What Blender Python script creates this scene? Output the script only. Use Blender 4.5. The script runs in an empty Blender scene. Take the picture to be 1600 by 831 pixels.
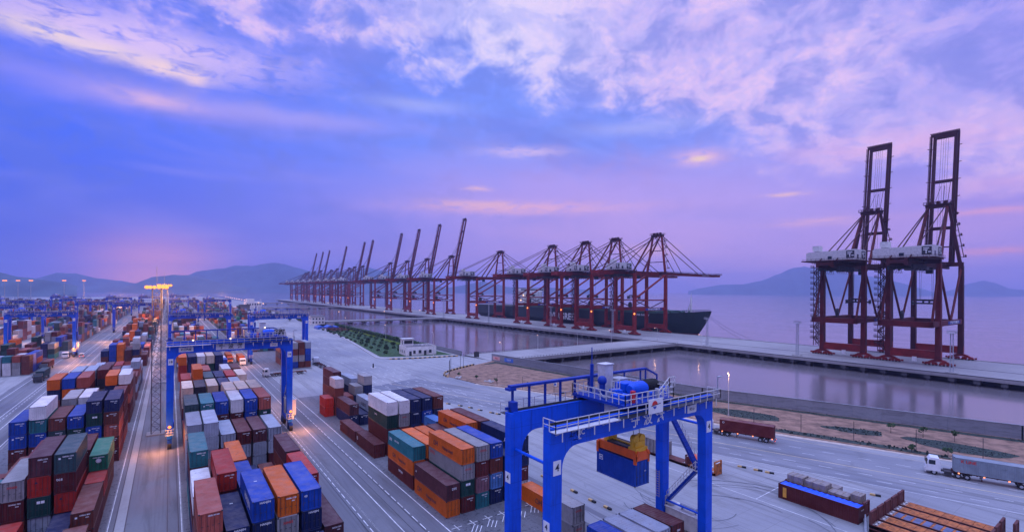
import bpy, bmesh, math, random
import numpy as np
from mathutils import Vector, Matrix

R = math.radians
SC = bpy.context.scene
COL = SC.collection

# ------------------------------------------------------------------ camera
CAM_H = 36.3
YAW = math.atan(535 / 753)          # camera looks 35.4 degrees right of +Y (the yard's long axis)
FPX = 753.0                          # focal length in pixels of the 1600 wide photograph
ROLL = 0.0066
HV = 453.2 - 415.5
cam_data = bpy.data.cameras.new('camera')
cam_data.sensor_width = 36
cam_data.lens = 36 * FPX / 1600
cam_data.shift_y = HV / 1600
cam_data.clip_start = 0.5
cam_data.clip_end = 60000
cam = bpy.data.objects.new('camera', cam_data)
COL.objects.link(cam)
cam.matrix_world = (Matrix.Translation((0, 0, CAM_H)) @ Matrix.Rotation(-YAW, 4, 'Z')
                    @ Matrix.Rotation(R(90), 4, 'X') @ Matrix.Rotation(ROLL, 4, 'Z'))
SC.camera = cam

SC.render.engine = 'CYCLES'
cy = SC.cycles
cy.use_denoising = True
cy.max_bounces = 6
cy.diffuse_bounces = 2
cy.glossy_bounces = 3
cy.transmission_bounces = 2
cy.transparent_max_bounces = 6
cy.volume_bounces = 3
cy.sample_clamp_indirect = 4
cy.caustics_reflective = False
cy.caustics_refractive = False
SC.view_settings.view_transform = 'Standard'
SC.view_settings.look = 'None'
SC.view_settings.exposure = 0.12
SC.view_settings.gamma = 1
SC.view_settings.use_curve_mapping = False


# ------------------------------------------------------------------ node helpers
class NT:
    def __init__(s, tree):
        s.t = tree
        s.n = tree.nodes
        s.l = tree.links

    def new(s, kind, **kw):
        nd = s.n.new(kind)
        for k, v in kw.items():
            setattr(nd, k, v)
        return nd

    def link(s, a, b):
        s.l.new(a, b)

    def setin(s, sock, v):
        if hasattr(v, 'is_output') or isinstance(v, bpy.types.NodeSocket):
            s.l.new(v, sock)
        else:
            sock.default_value = v

    def math(s, op, a, b=None, c=None, clamp=False):
        nd = s.new('ShaderNodeMath', operation=op)
        nd.use_clamp = clamp
        s.setin(nd.inputs[0], a)
        if b is not None:
            s.setin(nd.inputs[1], b)
        if c is not None:
            s.setin(nd.inputs[2], c)
        return nd.outputs[0]

    def ramp01(s, v, lo, hi, to0=0.0, to1=1.0, smooth=True):
        nd = s.new('ShaderNodeMapRange')
        nd.interpolation_type = 'SMOOTHSTEP' if smooth else 'LINEAR'
        s.setin(nd.inputs['Value'], v)
        nd.inputs['From Min'].default_value = lo
        nd.inputs['From Max'].default_value = hi
        nd.inputs['To Min'].default_value = to0
        nd.inputs['To Max'].default_value = to1
        return nd.outputs[0]

    def mix(s, fac, a, b, blend='MIX'):
        nd = s.new('ShaderNodeMix', data_type='RGBA', blend_type=blend)
        s.setin(nd.inputs[0], fac)
        for i, v in ((6, a), (7, b)):
            if isinstance(v, (tuple, list)):
                nd.inputs[i].default_value = (*v[:3], 1)
            else:
                s.l.new(v, nd.inputs[i])
        return nd.outputs[2]

    def noise(s, vec, scale, detail=4, rough=0.55, dist=0.0):
        nd = s.new('ShaderNodeTexNoise')
        nd.inputs['Scale'].default_value = scale
        nd.inputs['Detail'].default_value = detail
        nd.inputs['Roughness'].default_value = rough
        nd.inputs['Distortion'].default_value = dist
        if vec is not None:
            s.l.new(vec, nd.inputs['Vector'])
        return nd.outputs['Fac']

    def comb(s, x, y, z):
        nd = s.new('ShaderNodeCombineXYZ')
        s.setin(nd.inputs[0], x)
        s.setin(nd.inputs[1], y)
        s.setin(nd.inputs[2], z)
        return nd.outputs[0]

    def mapping(s, vec, scale=(1, 1, 1), rot=(0, 0, 0), loc=(0, 0, 0)):
        nd = s.new('ShaderNodeMapping')
        s.l.new(vec, nd.inputs['Vector'])
        nd.inputs['Scale'].default_value = scale
        nd.inputs['Rotation'].default_value = rot
        nd.inputs['Location'].default_value = loc
        return nd.outputs[0]


# ------------------------------------------------------------------ sky (dusk, blue and violet with lit cloud)
def sky_angle(px, py):
    """direction measured in the photograph -> compass and height angle of the sky in degrees"""
    x, y = px - 800, py - 415.5
    c, s_ = math.cos(ROLL), math.sin(ROLL)
    x, y = x * c + y * s_, -x * s_ + y * c
    az = YAW + math.atan(x / FPX)
    el = math.atan((HV - y) / math.hypot(x, FPX))
    return math.degrees(az), math.degrees(el)


SUN_AZ, SUN_EL = R(-125), R(32)
world = bpy.data.worlds.new('World')
SC.world = world
world.use_nodes = True
W = NT(world.node_tree)
W.n.clear()
geo = W.new('ShaderNodeTexCoord').outputs['Generated']
sep = W.new('ShaderNodeSeparateXYZ')
W.link(geo, sep.inputs[0])
dx, dy, dz = sep.outputs
az = W.math('MULTIPLY', W.math('ARCTAN2', dx, dy), 180 / math.pi)
el = W.math('MULTIPLY', W.math('ARCSINE', dz), 180 / math.pi)
sky = W.new('ShaderNodeTexSky', sky_type='NISHITA', sun_disc=False)
sky.sun_elevation = SUN_EL
sky.sun_rotation = SUN_AZ
nish = W.mix(1.0, sky.outputs[0], (0.007, 0.007, 0.012), 'MULTIPLY')
# base gradient : left blue, right violet, pinker low down on the right
lo_l, lo_r = (0.060, 0.10, 0.70), (0.46, 0.30, 0.76)
hi_l, hi_r = (0.045, 0.145, 0.98), (0.20, 0.31, 0.98)
side = W.ramp01(az, -14, 42)
low = W.mix(side, lo_l, lo_r)
high = W.mix(side, hi_l, hi_r)
base = W.mix(W.ramp01(el, 1, 17), low, high)
far_r = W.ramp01(az, 62, 86)
base = W.mix(W.math('MULTIPLY', far_r, 0.75), base, (0.19, 0.20, 0.84))
# soft cloud texture: stretched along the horizon
q = W.comb(az, W.math('ADD', W.math('MULTIPLY', el, 2.6), W.math('MULTIPLY', az, 0.55)), 0.0)
n1 = W.noise(q, 0.055, 7, 0.6, 0.6)
q2 = W.comb(az, W.math('MULTIPLY', el, 1.5), 7.0)
n2 = W.noise(q2, 0.21, 8, 0.60, 0.35)
q3 = W.comb(az, W.math('MULTIPLY', el, 5.0), 3.0)
n3 = W.noise(q3, 0.045, 6, 0.55, 0.4)
veil = W.ramp01(n3, 0.42, 0.72)
base = W.mix(W.math('MULTIPLY', veil, 0.40), base, (0.38, 0.34, 0.92))
dark = W.ramp01(n1, 0.50, 0.30)
base = W.mix(W.math('MULTIPLY', dark, 0.38), base, (0.10, 0.15, 0.66))
# bright cloud deck above a sloping edge
rgt = W.math('MAXIMUM', W.math('SUBTRACT', az, 33.0), 0.0)
lft = W.math('MAXIMUM', W.math('SUBTRACT', 33.0, az), 0.0)
edge = W.math('SUBTRACT', W.math('SUBTRACT', 23.5, W.math('MULTIPLY', rgt, 0.33)), W.math('MULTIPLY', lft, 0.03))
above = W.math('SUBTRACT', el, edge)
above = W.math('ADD', above, W.math('MULTIPLY', W.math('SUBTRACT', n2, 0.5), 17.0))
above = W.math('ADD', above, W.math('MULTIPLY', W.math('SUBTRACT', n1, 0.5), 14.0))
deck = W.ramp01(above, -1.0, 6.0)
holes = W.ramp01(W.math('ADD', W.math('MULTIPLY', n1, 0.6), W.math('MULTIPLY', n2, 0.4)), 0.38, 0.58)
deck = W.math('MULTIPLY', deck, W.math('MAXIMUM', holes, W.ramp01(az, -5, 55, 0.35, 0.80)))
bandtop = W.ramp01(W.math('SUBTRACT', el, edge), 10, 30, 1.0, 0.75)
deckc = W.mix(W.ramp01(n2, 0.32, 0.66), (0.46, 0.40, 0.90), (0.94, 0.64, 0.90))
centre = W.ramp01(W.math('ABSOLUTE', W.math('SUBTRACT', az, 33.0)), 0, 22, 1.0, 0.0)
mott = W.ramp01(W.noise(q2, 0.85, 5, 0.6, 0.3), 0.42, 0.60)
deckc = W.mix(W.math('MULTIPLY', mott, 0.35), deckc, (0.55, 0.50, 0.90))
deckc = W.mix(W.math('MULTIPLY', centre, 0.6), deckc, (0.96, 0.88, 1.0))
cornr = W.math('MULTIPLY', W.ramp01(az, 68, 82), W.ramp01(el, 13, 19))
fac = W.math('MULTIPLY', W.math('MULTIPLY', deck, bandtop), W.math('SUBTRACT', 0.86, W.math('MULTIPLY', cornr, 0.45)))
base = W.mix(fac, base, deckc)
pinkb = W.math('MULTIPLY', W.math('MULTIPLY', W.ramp01(el, 0.0, 3.0), W.ramp01(el, 14, 5)), W.ramp01(az, 5, 45))
pinkb = W.math('MULTIPLY', pinkb, W.ramp01(n3, 0.30, 0.60, 0.25, 1.0))
base = W.mix(W.math('MULTIPLY', pinkb, 0.55), base, (0.74, 0.38, 0.66))
grey = W.math('MULTIPLY', W.ramp01(n2, 0.54, 0.36), W.ramp01(el, 4, 12))
base = W.mix(W.math('MULTIPLY', grey, 0.30), base, (0.14, 0.18, 0.60))
# individual lit cloud shreds: px, py, half width, half height, colour, strength
SHREDS = [(120, 62, 120, 15, (1.0, 0.78, 0.62), 1.0), (200, 60, 230, 34, (0.85, 0.62, 0.93), .8),
          (262, 108, 60, 12, (1.0, 0.72, 0.72), .9), (305, 125, 16, 12, (1.0, .7, .72), .7),
          (235, 157, 62, 10, (0.98, 0.56, 0.66), .8), (280, 165, 210, 22, (0.58, 0.42, 0.86), .5),
          (470, 185, 150, 14, (0.52, 0.42, 0.9), .5),
          (830, 325, 150, 9, (1.0, 0.50, 0.52), .9), (760, 320, 60, 6, (1.0, .55, .45), .8), (900, 300, 330, 45, (0.66, 0.38, 0.78), .5),
          (1095, 246, 38, 12, (0.96, 0.55, 0.68), .8), (1092, 248, 14, 4, (1.0, 0.72, 0.45), .9),
          (820, 238, 60, 8, (0.85, 0.6, 0.85), .6), (745, 295, 18, 4, (.95, .55, .6), .7),
          (1228, 304, 30, 3, (1.0, 0.60, 0.50), .9), (1275, 347, 65, 6, (0.98, 0.5, 0.55), .8),
          (1545, 330, 90, 6, (0.95, 0.40, 0.50), .7), (1550, 393, 70, 6, (1.0, 0.36, 0.42), .9),
          (1560, 285, 120, 10, (0.75, 0.42, 0.75), .5), (1020, 392, 45, 9, (1.0, .5, .5), .7),
          (1400, 225, 200, 22, (0.86, 0.5, 0.78), .7), (1130, 330, 300, 90, (.62, .40, .84), .35),
          (1000, 200, 90, 10, (.62, .6, .95), .4), (650, 165, 70, 10, (.62, .62, .96), .4),
          (1350, 380, 400, 60, (.60, .34, .74), .35)]
nz = W.noise(W.comb(az, W.math('MULTIPLY', el, 3.2), 5.0), 0.42, 6, 0.6, 0.5)
nzz = W.ramp01(nz, 0.30, 0.55, 0.25, 1.15)
for (px, py, sx, sy, colr, st) in SHREDS:
    a0, e0 = sky_angle(px, py)
    a1, _ = sky_angle(px + sx, py)
    _, e1 = sky_angle(px, py - sy)
    u = W.math('DIVIDE', W.math('SUBTRACT', az, a0), abs(a1 - a0))
    v = W.math('DIVIDE', W.math('SUBTRACT', el, e0), abs(e1 - e0))
    v = W.math('ADD', v, W.math('MULTIPLY', W.math('SUBTRACT', n2, 0.5), 1.6))
    d2 = W.math('ADD', W.math('MULTIPLY', u, u), W.math('MULTIPLY', v, v))
    g_ = W.math('EXPONENT', W.math('MULTIPLY', d2, -0.9))
    if st > 0.55:
        g_ = W.math('MULTIPLY', g_, nzz)
    base = W.mix(W.math('MULTIPLY', g_, st, clamp=True), base, colr)
# the mast lamps' glow painted into the sky over the left hills, and a bright pale zenith out of frame
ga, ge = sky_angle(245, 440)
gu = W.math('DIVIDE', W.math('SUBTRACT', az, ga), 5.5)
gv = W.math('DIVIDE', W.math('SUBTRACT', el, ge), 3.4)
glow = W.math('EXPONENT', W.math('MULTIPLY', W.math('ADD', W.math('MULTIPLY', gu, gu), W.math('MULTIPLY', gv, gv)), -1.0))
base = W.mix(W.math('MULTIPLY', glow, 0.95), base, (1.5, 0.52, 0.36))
zen = W.ramp01(el, 33, 60)
base = W.mix(zen, base, (1.35, 1.68, 3.3))
away = W.ramp01(W.math('ABSOLUTE', W.math('SUBTRACT', az, 33.0)), 75, 130)
away = W.math('MULTIPLY', away, W.ramp01(el, 55, 35))
base = W.mix(W.math('MULTIPLY', away, 0.6), base, (0.05, 0.05, 0.22))
below = W.ramp01(el, -1, -8)
base = W.mix(below, base, (0.12, 0.12, 0.35))
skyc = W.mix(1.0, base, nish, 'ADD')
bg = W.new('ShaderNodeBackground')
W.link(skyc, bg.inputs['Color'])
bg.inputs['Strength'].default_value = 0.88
wo = W.new('ShaderNodeOutputWorld')
W.link(bg.outputs[0], wo.inputs['Surface'])
world.cycles.sampling_method = 'MANUAL'
world.cycles.sample_map_resolution = 512

# ------------------------------------------------------------------ sun: low, diffused by the cloud
sun_data = bpy.data.lights.new('sun', 'SUN')
sun_data.energy = 0.30
sun_data.angle = R(25)
sun_data.color = (1.0, 0.80, 0.78)
sun = bpy.data.objects.new('sun', sun_data)
COL.objects.link(sun)
sdir = Vector((math.sin(SUN_AZ) * math.cos(SUN_EL), math.cos(SUN_AZ) * math.cos(SUN_EL), math.sin(SUN_EL)))
sun.rotation_euler = sdir.to_track_quat('Z', 'Y').to_euler()
sun.location = (0, -50, 200)


# ------------------------------------------------------------------ geometry helpers
def world_at_depth(px, py, d):
    """a point of an outline measured in the photograph, placed at its real distance d"""
    x, y = px - 800, py - 415.5
    c, s_ = math.cos(ROLL), math.sin(ROLL)
    x, y = x * c + y * s_, -x * s_ + y * c
    l = x / FPX * d
    return Vector((d * math.sin(YAW) + l * math.cos(YAW), d * math.cos(YAW) - l * math.sin(YAW), CAM_H - (y - HV) * d / FPX))


def ground_at(px, py, z=0.0):
    x, y = px - 800, py - 415.5
    c, s_ = math.cos(ROLL), math.sin(ROLL)
    x, y = x * c + y * s_, -x * s_ + y * c
    d = (CAM_H - z) * FPX / (y - HV)
    l = x / FPX * d
    return Vector((d * math.sin(YAW) + l * math.cos(YAW), d * math.cos(YAW) - l * math.sin(YAW), z))


class MB:
    """collects shapes and links them as one mesh object"""

    def __init__(s):
        s.v = []
        s.f = []
        s.m = []

    def _add(s, vs, fs, mi=0):
        o = len(s.v)
        s.v.extend([tuple(v) for v in vs])
        for f in fs:
            s.f.append(tuple(i + o for i in f))
            s.m.append(mi)

    def box(s, x0, x1, y0, y1, z0, z1, m=0):
        vs = [(x, y, z) for z in (z0, z1) for y in (y0, y1) for x in (x0, x1)]
        s._add(vs, [(0, 2, 3, 1), (4, 5, 7, 6), (0, 1, 5, 4), (2, 6, 7, 3), (0, 4, 6, 2), (1, 3, 7, 5)], m)
        return s

    def bar(s, p, q, w, h=None, m=0, w2=None, h2=None, up=(0, 0, 1)):
        """rectangular bar p to q, w across and h tall (may taper)"""
        h = w if h is None else h
        w2 = w if w2 is None else w2
        h2 = h if h2 is None else h2
        p, q = Vector(p), Vector(q)
        d = (q - p).normalized()
        u = Vector(up)
        if abs(d.dot(u)) > 0.98:
            u = Vector((0, 1, 0))
        a = d.cross(u).normalized()
        b = a.cross(d).normalized()
        vs = []
        for c, ww, hh in ((p, w, h), (q, w2, h2)):
            for sa, sb in ((-1, -1), (1, -1), (1, 1), (-1, 1)):
                vs.append(c + a * sa * ww / 2 + b * sb * hh / 2)
        s._add(vs, [(3, 2, 1, 0), (4, 5, 6, 7), (0, 1, 5, 4), (1, 2, 6, 5), (2, 3, 7, 6), (3, 0, 4, 7)], m)
        return s

    def tube(s, p, q, r, n=8, m=0, r2=None, cap=True):
        r2 = r if r2 is None else r2
        p, q = Vector(p), Vector(q)
        d = (q - p).normalized()
        u = Vector((0, 0, 1)) if abs(d.z) < 0.95 else Vector((1, 0, 0))
        a = d.cross(u).normalized()
        b = a.cross(d)
        vs = []
        for c, rr in ((p, r), (q, r2)):
            for i in range(n):
                t = 2 * math.pi * i / n
                vs.append(c + (a * math.cos(t) + b * math.sin(t)) * rr)
        fs = [(i, (i + 1) % n, n + (i + 1) % n, n + i) for i in range(n)]
        if cap:
            fs += [tuple(range(n - 1, -1, -1)), tuple(range(n, 2 * n))]
        s._add(vs, fs, m)
        return s

    def prism(s, pts, z0, z1, m=0, axis='z'):
        """extrude a polygon; axis z: pts (x,y); axis y: pts (x,z); axis x: pts (y,z)"""
        n = len(pts)
        ar = sum(pts[i][0] * pts[(i + 1) % n][1] - pts[(i + 1) % n][0] * pts[i][1] for i in range(n))
        if ar < 0:
            pts = pts[::-1]
        if axis == 'z':
            vs = [(a, b, z0) for a, b in pts] + [(a, b, z1) for a, b in pts]
            flip = False
        elif axis == 'y':
            vs = [(a, z0, b) for a, b in pts] + [(a, z1, b) for a, b in pts]
            flip = True
        else:
            vs = [(z0, a, b) for a, b in pts] + [(z1, a, b) for a, b in pts]
            flip = False
        fs = [tuple(range(n - 1, -1, -1)), tuple(range(n, 2 * n))] + [(i, (i + 1) % n, n + (i + 1) % n, n + i) for i in range(n)]
        if flip:
            fs = [f[::-1] for f in fs]
        s._add(vs, fs, m)
        return s

    def sphere(s, c, r, seg=10, rings=6, m=0, sz=1.0):
        vs = [(c[0], c[1], c[2] + r * sz)]
        for i in range(1, rings):
            t = math.pi * i / rings
            for j in range(seg):
                a = 2 * math.pi * j / seg
                vs.append((c[0] + r * math.sin(t) * math.cos(a), c[1] + r * math.sin(t) * math.sin(a), c[2] + r * sz * math.cos(t)))
        vs.append((c[0], c[1], c[2] - r * sz))
        fs = [(0, 1 + j, 1 + (j + 1) % seg) for j in range(seg)]
        for i in range(rings - 2):
            for j in range(seg):
                a, b = 1 + i * seg + j, 1 + i * seg + (j + 1) % seg
                fs.append((a, a + seg, b + seg, b))
        l = len(vs) - 1
        o = 1 + (rings - 2) * seg
        fs += [(l, o + (j + 1) % seg, o + j) for j in range(seg)]
        s._add(vs, fs, m)
        return s

    def rail(s, p, q, h=1.1, step=2.0, r=0.035, m=0, mid=True):
        p, q = Vector(p), Vector(q)
        L = (q - p).length
        n = max(1, int(round(L / step)))
        up = Vector((0, 0, 1))
        s.bar(p + up * h, q + up * h, r * 2, r * 2, m)
        if mid:
            s.bar(p + up * h * .5, q + up * h * .5, r * 1.6, r * 1.6, m)
        for i in range(n + 1):
            a = p.lerp(q, i / n)
            s.bar(a, a + up * h, r * 2, r * 2, m)
        return s

    def mesh(s, name, mats, smooth=False):
        me = bpy.data.meshes.new(name)
        me.from_pydata(s.v, [], s.f)
        if not isinstance(mats, (list, tuple)):
            mats = [mats]
        for mt in mats:
            me.materials.append(mt)
        if len(mats) > 1:
            me.polygons.foreach_set('material_index', s.m)
        if smooth:
            me.polygons.foreach_set('use_smooth', [True] * len(me.polygons))
        me.update()
        return me

    def build(s, name, mats, parent=None, loc=None, smooth=False, bevel=0):
        o = bpy.data.objects.new(name, s.mesh(name, mats, smooth))
        COL.objects.link(o)
        if parent:
            o.parent = parent
        if loc:
            o.location = loc
        if bevel:
            b = o.modifiers.new('bevel', 'BEVEL')
            b.width = bevel
            b.segments = 2
            b.limit_method = 'ANGLE'
        return o


def tag(o, label=None, cat=None, group=None, kind=None):
    if label:
        n = len(label.split())
        if not 4 <= n <= 16:
            print('LABEL LENGTH', n, label)
        o['label'] = label
    if cat:
        o['category'] = cat
    if group:
        o['group'] = group
    if kind:
        o['kind'] = kind
    return o


def thing(name, label, cat, loc=(0, 0, 0), rz=0.0, group=None):
    o = bpy.data.objects.new(name, None)
    o.empty_display_size = 0.3
    COL.objects.link(o)
    o.location = loc
    o.rotation_euler = (0, 0, rz)
    return tag(o, label, cat, group)


def copy_tree(o, parent=None):
    c = o.copy()
    COL.objects.link(c)
    if parent:
        c.parent = parent
    for ch in list(o.children):
        copy_tree(ch, c)
    return c


# ------------------------------------------------------------------ materials
MATS = {}


def mat(name, rgb, rough=0.6, metal=0.0, var=0.12, scale=1.2, bump=0.0, bscale=20, emit=None, spec=0.5, rnd=0.0, coords='Object'):
    if name in MATS:
        return MATS[name]
    m = bpy.data.materials.new(name)
    m.use_nodes = True
    t = NT(m.node_tree)
    b = t.n['Principled BSDF']
    b.inputs['Roughness'].default_value = rough
    b.inputs['Metallic'].default_value = metal
    b.inputs['Specular IOR Level'].default_value = spec
    tc = t.new('ShaderNodeTexCoord').outputs[coords]
    if var:
        n = t.noise(tc, scale, 5, 0.6)
        f = t.ramp01(n, 0.3, 0.7)
        c = t.mix(f, tuple(v * (1 - var) for v in rgb), tuple(min(1, v * (1 + var)) for v in rgb))
        if rnd:
            oi = t.new('ShaderNodeObjectInfo').outputs['Random']
            k = t.ramp01(oi, 0, 1, 1 - rnd, 1 + rnd, smooth=False)
            mm = t.new('ShaderNodeVectorMath', operation='SCALE')
            t.link(c, mm.inputs[0])
            t.link(k, mm.inputs['Scale'])
            c = mm.outputs[0]
        t.link(c, b.inputs['Base Color'])
    else:
        b.inputs['Base Color'].default_value = (*rgb, 1)
    if bump:
        n = t.noise(tc, bscale, 4, 0.6)
        bn = t.new('ShaderNodeBump')
        bn.inputs['Strength'].default_value = bump
        bn.inputs['Distance'].default_value = 0.05
        t.link(n, bn.inputs['Height'])
        t.link(bn.outputs[0], b.inputs['Normal'])
    if emit:
        b.inputs['Emission Color'].default_value = (*emit[:3], 1)
        b.inputs['Emission Strength'].default_value = emit[3]
    MATS[name] = m
    return m


def paint(name, rgb, rust=0.35, rough=0.5):
    """weathered container paint: slight tint per container, dirt, chalky fading and rust"""
    if name in MATS:
        return MATS[name]
    m = bpy.data.materials.new(name)
    m.use_nodes = True
    t = NT(m.node_tree)
    b = t.n['Principled BSDF']
    tc = t.new('ShaderNodeTexCoord').outputs['Object']
    oi = t.new('ShaderNodeObjectInfo').outputs['Random']
    off = t.comb(t.math('MULTIPLY', oi, 97.0), t.math('MULTIPLY', oi, 31.0), 0.0)
    va = t.new('ShaderNodeVectorMath', operation='ADD')
    t.link(tc, va.inputs[0])
    t.link(off, va.inputs[1])
    v = va.outputs[0]
    n = t.noise(v, 0.55, 6, 0.62)
    c = t.mix(t.ramp01(n, 0.35, 0.7), tuple(x * 0.86 for x in rgb), tuple(min(1, x * 1.08 + 0.01) for x in rgb))
    streak = t.noise(t.mapping(v, (6, 6, 0.35)), 1.0, 4, 0.6)
    c = t.mix(t.math('MULTIPLY', t.ramp01(streak, 0.5, 0.8), 0.30), c, tuple(x * 0.5 + 0.015 for x in rgb))
    gm = t.new('ShaderNodeNewGeometry')
    sn = t.new('ShaderNodeSeparateXYZ')
    t.link(gm.outputs['Normal'], sn.inputs[0])
    dust = t.math('MULTIPLY', t.ramp01(sn.outputs[2], 0.7, 0.95), t.ramp01(t.noise(v, 0.9, 6, 0.66), 0.35, 0.7, 0.03, 0.26))
    c = t.mix(dust, c, (0.34, 0.28, 0.25))
    stain = t.noise(t.mapping(v, (1.1, 0.5, 1.1)), 1.0, 5, 0.7)
    c = t.mix(t.math('MULTIPLY', t.ramp01(stain, 0.58, 0.72), 0.45), c, tuple(x * 0.35 + 0.01 for x in rgb))
    rn = t.noise(v, 2.3, 8, 0.72)
    c = t.mix(t.math('MULTIPLY', t.ramp01(rn, 0.60, 0.68), rust), c, (0.13, 0.055, 0.03))
    sc = t.ramp01(oi, 0, 1, 0.80, 1.16, smooth=False)
    mm = t.new('ShaderNodeVectorMath', operation='SCALE')
    t.link(c, mm.inputs[0])
    t.link(sc, mm.inputs['Scale'])
    t.link(mm.outputs[0], b.inputs['Base Color'])
    b.inputs['Roughness'].default_value = rough
    b.inputs['Specular IOR Level'].default_value = 0.22
    bn = t.new('ShaderNodeBump')
    bn.inputs['Strength'].default_value = 0.25
    bn.inputs['Distance'].default_value = 0.03
    t.link(t.noise(v, 1.6, 3, 0.5), bn.inputs['Height'])
    t.link(bn.outputs[0], b.inputs['Normal'])
    MATS[name] = m
    return m


PAL = {'or': ((0.72, 0.135, 0.010), 'orange'), 'rd': ((0.44, 0.028, 0.016), 'bright red'), 'pk': ((0.40, 0.085, 0.055), 'faded brick red'),
       'mr': ((0.125, 0.018, 0.018), 'maroon'), 'br': ((0.165, 0.038, 0.025), 'rust brown'), 'pu': ((0.105, 0.030, 0.036), 'plum'),
       'bl': ((0.006, 0.060, 0.36), 'bright blue'), 'nv': ((0.006, 0.018, 0.085), 'navy blue'), 'gy': ((0.34, 0.32, 0.31), 'light grey'),
       'sv': ((0.33, 0.36, 0.42), 'silver grey'), 'wh': ((0.72, 0.68, 0.66), 'off white'), 'cr': ((0.70, 0.55, 0.42), 'cream'),
       'tl': ((0.02, 0.17, 0.19), 'teal'), 'gn': ((0.008, 0.055, 0.045), 'dark green'), 'bg': ((0.010, 0.18, 0.09), 'bright green'),
       'lb': ((0.08, 0.22, 0.50), 'pale blue'), 'sg': ((0.035, 0.08, 0.085), 'slate green'), 'dk': ((0.035, 0.035, 0.05), 'near black'),
       'mv': ((0.24, 0.11, 0.13), 'mauve')}
for k, (rgb, nm) in PAL.items():
    paint('paint_' + nm.replace(' ', '_'), rgb, 0.85 if k in ('wh', 'cr', 'sv', 'gy') else 0.5)


def pm(k):
    return MATS['paint_' + PAL[k][1].replace(' ', '_')]


M_dark = mat('dark_steel', (0.03, 0.03, 0.035), 0.5)
M_black = mat('black_rubber', (0.015, 0.015, 0.017), 0.8)
M_white = mat('white_paint', (0.78, 0.78, 0.78), 0.45, var=0.06)
M_offw = mat('dirty_white_paint', (0.62, 0.60, 0.58), 0.55, var=0.15)
M_galv = mat('galvanised_steel', (0.42, 0.44, 0.47), 0.45, metal=0.3)
M_rail = mat('pale_handrail', (0.62, 0.60, 0.58), 0.5, var=0.08)


def grimy(name, rgb, rough):
    m = bpy.data.materials.new(name)
    m.use_nodes = True
    t = NT(m.node_tree)
    b = t.n['Principled BSDF']
    v = t.new('ShaderNodeTexCoord').outputs['Object']
    c = t.mix(t.ramp01(t.noise(v, 0.4, 5, 0.6), 0.3, 0.7), tuple(x * 0.78 for x in rgb), rgb)
    st = t.noise(t.mapping(v, (3.2, 3.2, 0.16)), 1.0, 5, 0.65)
    c = t.mix(t.math('MULTIPLY', t.ramp01(st, 0.52, 0.74), 0.42), c, (0.012, 0.02, 0.06))
    ch = t.noise(v, 3.4, 7, 0.75)
    c = t.mix(t.math('MULTIPLY', t.ramp01(ch, 0.63, 0.68), 0.7), c, (0.11, 0.05, 0.035))
    sp_ = t.new('ShaderNodeSeparateXYZ')
    t.link(v, sp_.inputs[0])
    for k_, per in ((2, 2.9), (0, 5.3)):
        f = t.math('FRACT', t.math('DIVIDE', sp_.outputs[k_], per))
        ln = t.math('LESS_THAN', t.math('ABSOLUTE', t.math('SUBTRACT', f, 0.5)), 0.006)
        c = t.mix(t.math('MULTIPLY', ln, 0.5), c, tuple(x * 0.3 for x in rgb))
    t.link(c, b.inputs['Base Color'])
    b.inputs['Roughness'].default_value = rough
    b.inputs['Specular IOR Level'].default_value = 0.3
    MATS[name] = m
    return m


M_blue = grimy('crane_blue_paint', (0.002, 0.105, 0.74), 0.45)
M_blued = grimy('crane_deep_blue', (0.004, 0.045, 0.36), 0.5)
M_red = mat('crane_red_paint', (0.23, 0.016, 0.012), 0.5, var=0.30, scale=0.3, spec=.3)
M_redd = mat('backlit_dark_red', (0.060, 0.010, 0.012), 0.6, spec=.25, var=0.2, scale=0.3)  # crane red with backlit shade put into the colour; truck trailers reuse it
M_redm = mat('crane_half_backlit_red', (0.12, 0.012, 0.011), 0.55, var=0.25, scale=0.3, spec=.25)  # crane red half darkened for backlight, shade put into the colour
M_glass = mat('dark_glass', (0.02, 0.03, 0.04), 0.1, var=0)
M_txtw = mat('white_lettering', (0.80, 0.80, 0.80), 0.6, var=0)
M_txtk = mat('dark_lettering', (0.02, 0.02, 0.05), 0.6, var=0)
M_txtr = mat('red_lettering', (0.65, 0.03, 0.03), 0.6, var=0)
M_yel = mat('yellow_paint', (0.82, 0.44, 0.015), 0.5)
M_oran = mat('spreader_orange', (0.82, 0.115, 0.008), 0.45)
M_amber = mat('amber_lamp', (0.01, 0.01, 0.01), 0.4, var=0, emit=(1.0, 0.22, 0.03, 2.8))
M_sod = mat('sodium_lamp', (0.01, 0.01, 0.01), 0.4, var=0, emit=(1.0, 0.27, 0.045, 2.4))
M_warm = mat('warm_lamp', (0.01, 0.01, 0.01), 0.4, var=0, emit=(1.0, 0.55, 0.32, 2.4))
M_whl = mat('white_lamp', (0.01, 0.01, 0.01), 0.4, var=0, emit=(1.0, 0.80, 0.6, 1.6))

TXT = {}


def text_mesh(body, size, m, bold=0.0):
    k = (body, size, m.name, bold)
    if k in TXT:
        return TXT[k]
    c = bpy.data.curves.new('lettering', 'FONT')
    c.body = body
    c.size = size
    c.align_x = 'CENTER'
    c.align_y = 'CENTER'
    c.offset = bold
    c.extrude = 0.0
    c.resolution_u = 2
    c.materials.append(m)
    o = bpy.data.objects.new('lettering', c)
    COL.objects.link(o)
    dg = bpy.context.evaluated_depsgraph_get()
    me = bpy.data.meshes.new_from_object(o.evaluated_get(dg))
    me.name = 'lettering'
    if not me.materials:
        me.materials.append(m)
    bpy.data.objects.remove(o)
    bpy.data.curves.remove(c)
    TXT[k] = me
    return me


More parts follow.
